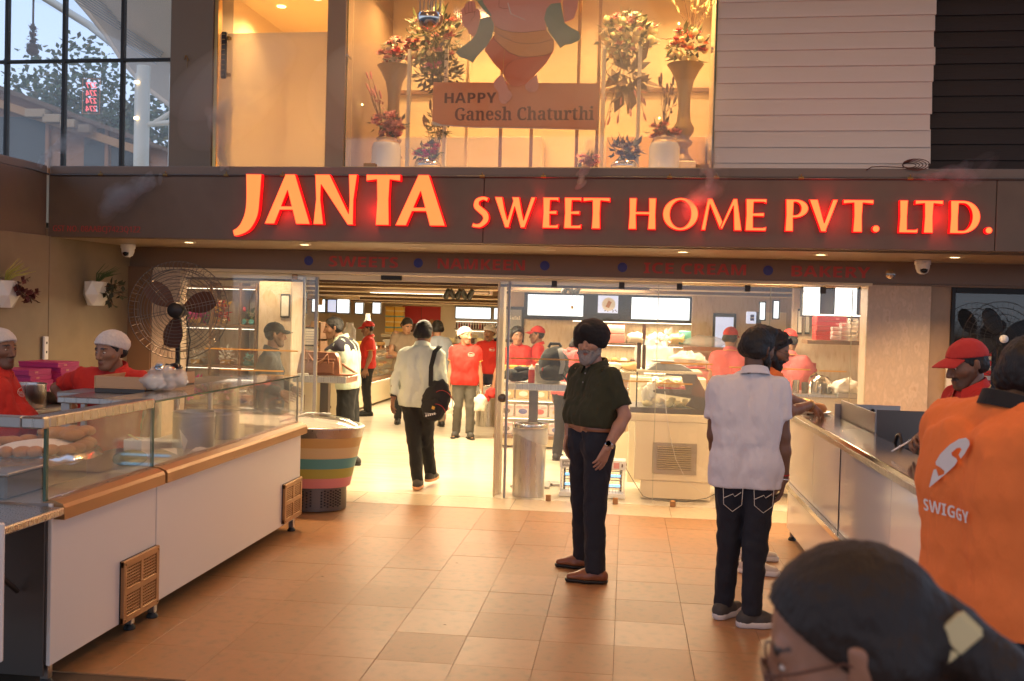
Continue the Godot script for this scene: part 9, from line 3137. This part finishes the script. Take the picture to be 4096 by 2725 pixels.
	person("dark-shirted man half hidden behind the moustached staff man", V(-2.10, 0, -16.7), deg_to_rad(10), lean(g, {}))
	person("man in a beige polo looking down near the back wall", V(-3.42, 0, -15.5), deg_to_rad(25), lean(g, {"tall": 1.74, "shirt": "cloth_beige", "collar": true, "look": V(0.45, 0.2, 0), "j": {"lwr": V(0.1, 1.05, 0.25), "rwr": V(-0.12, 1.05, 0.25), "lel": V(0.25, 1.12, 0.05), "rel": V(-0.26, 1.12, 0.05)}, "w": {"head": V(-3.40, 1.535, -15.42), "neck": V(-3.42, 1.40, -15.5)}}))
	person("woman with a hair bun in a blue grey top facing away", V(-2.90, 0, -15.3), deg_to_rad(-145), lean(g, {"tall": 1.62, "build": 0.88, "shirt": "cloth_blue", "loose": 0.03, "sleeve": 1.3, "hem": 0.25, "hair": "bun", "hair_thick": 0.014, "trousers": "cloth_beige"}))
	var h := lean(polo, {"tall": 1.56, "skin": brown, "cell": 0.022, "fine": 0.009, "on": "cap", "hair": "short", "look": V(0.2, 0, 0)})
	h.erase("emblem")
	person("red-capped staff man behind the tall jars at the far left", V(-4.30, 0, -16.5), deg_to_rad(-70), lean(h, {}), "shop staff in red polos")
	person("red-capped staff man in profile behind the bakery case", V(-1.27, 0, -14.4), deg_to_rad(-82), lean(h, {"tall": 1.58, "look": V(0.05, 0, 0), "fine": 0.008}), "shop staff in red polos")
	var n := lean(polo, {"tall": 1.56, "skin": brown, "cell": 0.02, "fine": 0.009, "hair": "curly", "hair_thick": 0.02, "shoes": "red", "trousers": "cloth_beige", "look": V(0.1, 0, 0),
		"w": {"rsh": V(-1.70, 1.22, -14.2), "rel": V(-1.80, 0.98, -14.15), "rwr": V(-1.845, 0.77, -14.1)}})
	n.erase("emblem")
	person("dark-haired staff person beyond the door jamb holding a red cap", V(-1.54, 0, -14.2), deg_to_rad(20), n, "shop staff in red polos")
	var rc := thing("held_cap", "red cap dangling from a hand beside the door jamb", "cap", V(-1.87, 0.64, -14.08), 0.4)
	part(rc, "cap", crumple(V(0.085, 0.08, 0.07), 0.012, 6, 18, 12), "cloth_cap")
	part(rc, "brim", crumple(V(0.05, 0.07, 0.012), 0.006, 7, 14, 8), "cloth_cap", V(-0.07, -0.06, 0.02))
	person("pink-shirted customer bending behind the turbaned man", V(-0.70, 0, -12.2), deg_to_rad(150), lean(g, {"shirt": "cloth_pink", "collar": true, "j": {"head": V(0, 1.38, 0.22), "neck": V(0, 1.30, 0.10), "chest": V(0, 1.18, 0.05)}, "look": V(0.5, 0, 0), "w": {}}))
	person("kitchen worker in a pink polo and red cap, back turned, left one", V(1.21, 0, -12.0), deg_to_rad(172), lean(h, {"tall": 1.66, "shirt": "cloth_pink", "look": V(0.15, -0.3, 0), "fine": 0.008}), "kitchen staff in pink polos")
	person("kitchen worker in a pink polo and red cap, back turned, by the steel warmer", V(1.73, 0, -11.05), deg_to_rad(165), lean(h, {"tall": 1.66, "shirt": "cloth_pink", "look": V(0.35, 0.1, 0), "fine": 0.008, "w": {"rel": V(2.02, 1.15, -11.0), "rwr": V(2.10, 1.0, -10.8)}}), "kitchen staff in pink polos")

func head_at(o: Node3D, s: Dictionary) -> Transform3D:
	var hp: Vector3 = o.transform.affine_inverse() * s.w["head"]
	return Transform3D(Basis.from_euler(s.get("look", Vector3.ZERO)) * Basis.IDENTITY.scaled(Vector3.ONE * s.get("head_size", 1.0)), hp)

func wrist_band(o: Node3D, s: Dictionary, wr: String, el: String, up: float, mat: String, called: String, half: float):
	var inv := o.transform.affine_inverse()
	var a: Vector3 = inv * s.w[wr]
	var b: Vector3 = inv * s.w[el]
	var d := (b - a).normalized()
	var c := a + d * up
	var u := d.cross(V(0.2, 0.3, 1)).normalized()
	var v := d.cross(u).normalized()
	var rows := []
	for q in [-half, -half * 0.8, half * 0.8, half]:
		var row := PackedVector3Array()
		var rr := 0.0325 if absf(q) < half * 0.9 else 0.029
		for k in 24:
			var an := TAU * k / 24
			row.append(c + d * q + (u * cos(an) + v * sin(an)) * rr)
		rows.append(row)
	var g := G.new()
	g.grid(rows, true)
	var m := part(o, called, g, mat)
	if called == "watch":
		var f := G.new()
		var out := V(0.35, 0, 0.5).normalized()
		out = (out - d * out.dot(d)).normalized()
		f.xf = Transform3D(Basis(d.cross(out).normalized(), out, -d.cross(out).cross(out).normalized()).orthonormalized(), c + out * 0.032)
		f.lathe(Vector3.ZERO, [Vector2(0.018, -0.004), Vector2(0.019, 0.004), Vector2(0.016, 0.007)], 20)
		part(m, "case", f, mat)
		var fa := G.new()
		fa.xf = f.xf
		fa.lathe(Vector3.ZERO, [Vector2(0.001, 0.0065), Vector2(0.016, 0.0065)], 20)
		part(m, "dial", fa, "choc")

func glasses(o: Node3D, s: Dictionary):
	var hx := head_at(o, s)
	var g := G.new()
	g.xf = hx
	for sg in [-1.0, 1.0]:
		var pts := []
		for k in 22:
			var a := TAU * k / 22
			pts.append(V(sg * 0.034 + cos(a) * 0.025, 0.004 + sin(a) * 0.021, 0.102 - 0.25 * absf(sg * 0.034 + cos(a) * 0.025) * 0.3))
		g.tube(pts, 0.0019, 6, false, true)
		g.tube([V(sg * 0.060, 0.010, 0.097), V(sg * 0.078, 0.012, 0.06), V(sg * 0.084, 0.014, 0.0), V(sg * 0.083, 0.002, -0.02)], 0.0018, 6)
	g.tube([V(-0.010, 0.008, 0.101), V(0, 0.012, 0.105), V(0.010, 0.008, 0.101)], 0.0018, 6)
	part(o, "glasses", g, "choc")

func yoke(o: Node3D, s: Dictionary, mat: String, low: float):   # the darker upper part of the two-tone tee
	var sb: Array = s["shirt_bones"]
	var inv := o.transform.affine_inverse()
	var ch: Vector3 = inv * s.w["chest"]
	var g := G.new()
	var fat := []
	for e in sb:
		var q: Array = e.duplicate()
		if q[0] != 2:
			q[3] += 0.003
			q[4] += 0.003
		fat.append(q)
	var nk: Vector3 = inv * s.w["neck"]
	skin(g, fat, 0.014, 0.03, [[Vector3.DOWN, -(ch.y + low)], [Vector3.UP, nk.y + 0.04]], 0.011, V(11, 5, 11))
	part(o, "navy_yoke", g, mat)

func pockets(o: Node3D):
	var g := G.new()
	for sx in [0.085, -0.085]:
		var z := -0.142
		g.tube([V(sx - 0.055, 0.82, z), V(sx - 0.05, 0.72, z - 0.006), V(sx, 0.68, z - 0.004), V(sx + 0.05, 0.72, z - 0.006), V(sx + 0.055, 0.82, z)], 0.0016, 4)
		g.tube([V(sx - 0.045, 0.79, z - 0.004), V(sx - 0.01, 0.765, z - 0.007), V(sx + 0.0, 0.78, z - 0.007), V(sx + 0.05, 0.755, z - 0.005)], 0.0018, 4)
	part(o, "pocket_stitching", g, "paper")

func rider_print(o: Node3D, s: Dictionary):
	var sb: Array = s["shirt_bones"]
	var inv := o.transform.affine_inverse()
	var ch: Vector3 = inv * s.w["chest"]
	var pv: Vector3 = inv * s.w["pelvis"]
	var up := (ch - pv).normalized()
	var shl := (inv * (s.w["lsh"] as Vector3) - inv * (s.w["rsh"] as Vector3)).normalized()
	var fw := shl.cross(up).normalized()
	var rt := -shl
	# the big tapering S mark, as a polygon cut into small pieces so that it lies on the cloth
	var raw := [2171, 190, 2150, 160, 2090, 145, 2020, 170, 1960, 230, 1905, 325, 1880, 400, 1886, 425, 1925, 440, 1962, 465, 1962, 492, 1920, 520, 1895, 462, 1875, 470, 1860, 560, 1845, 640, 1900, 580, 1980, 480, 2040, 400, 2060, 352, 2040, 335, 1998, 322, 1988, 296, 2025, 250, 2060, 236, 2085, 250, 2062, 300, 2100, 325, 2140, 272]
	var pl := PackedVector2Array()
	for k in range(0, raw.size(), 2): pl.append(Vector2((raw[k] - 2000) * 0.00040, -(raw[k + 1] - 390) * 0.00032))
	var org := ch + up * 0.035 - fw * 0.0 + rt * -0.005
	var g := G.new()
	var st := 0.02
	for ix in range(-5, 6):
		for iy in range(-6, 7):
			var cellp := PackedVector2Array([Vector2(ix, iy) * st, Vector2(ix + 1, iy) * st, Vector2(ix + 1, iy + 1) * st, Vector2(ix, iy + 1) * st])
			for q in Geometry2D.intersect_polygons(pl, cellp):
				var ti := Geometry2D.triangulate_polygon(q)
				var base := g.v.size()
				for v in q: g.add(on_cloth(sb, org + rt * v.x + up * v.y - fw * 0.3, fw, 0.0125), -fw)
				for t in range(0, ti.size(), 3):
					var ccw: bool = (q[ti[t + 1]] - q[ti[t]]).cross(q[ti[t + 2]] - q[ti[t]]) > 0
					g.i.append_array(PackedInt32Array([base + ti[t], base + ti[t + (2 if ccw else 1)], base + ti[t + (1 if ccw else 2)]]))
	part(o, "back_print", g, "print_white")
	var tm := lettering("SWIGGY", 0.034, 0.0)
	part(o, "back_print", conform(tm, sb, org - up * 0.135 + rt * 0.0, rt, up, -fw, 1.0, 0.0125), "print_white")

func shoulder_bag():
	var o := thing("shoulder_bag", "black backpack with red piping slung on the walking man's right side", "backpack", V(-1.815, 0.68, -9.60), -0.25)
	var b := part(o, "body", crumple(V(0.135, 0.215, 0.085), 0.014, 15, 26, 20), "cloth_bag", V(0, 0.22, 0))
	b.rotation.z = -0.32
	var pk := part(o, "pocket", crumple(V(0.105, 0.12, 0.04), 0.01, 16, 22, 14), "cloth_bag", V(0.0, 0.14, 0.075))
	pk.rotation.z = -0.32
	var pg := G.new()
	for d in [[0.115, 0.22, 0.082], [0.10, 0.10, 0.112]]:
		var pts := []
		for k in 15:
			var a := PI * k / 14
			pts.append(V(cos(a) * d[0] + 0.02, d[1] + sin(a) * d[0] * 1.15, d[2] - 0.02 * absf(cos(a))))
		pg.tube(pts, 0.0035, 5)
	part(o, "red_piping", pg, "red").rotation.z = -0.32
	var st := G.new()
	st.grid([PackedVector3Array([V(-0.075, 0.36, 0.02), V(-0.085, 0.55, 0.0), V(-0.065, 0.70, -0.03), V(-0.05, 0.755, -0.12)]), PackedVector3Array([V(-0.025, 0.36, 0.025), V(-0.035, 0.55, 0.005), V(-0.015, 0.69, -0.03), V(0.0, 0.745, -0.12)])])
	part(o, "strap", st, "cloth_bag")
	part(o, "label_patch", bx(V(0.055, 0.06, 0.004), 0.0, V(0.0, 0.0, 0.0)), "black", V(0.03, 0.16, 0.118))
	var q := part(o, "yellow_mark", bx(V(0.03, 0.03, 0.003), 0.0, Vector3.ZERO), "yellow", V(0.03, 0.165, 0.1215))
	q.rotation.z = -0.3
	var wl := G.new()
	for k in 5: wl.box(V(-0.045 + k * 0.022, 0.085 + k * 0.006, 0.117), V(0.014, 0.022 - 0.004 * (k % 2), 0.003))
	wl.box(V(0.0, 0.108, 0.117), V(0.12, 0.004, 0.003))
	part(o, "white_script", wl, "white")
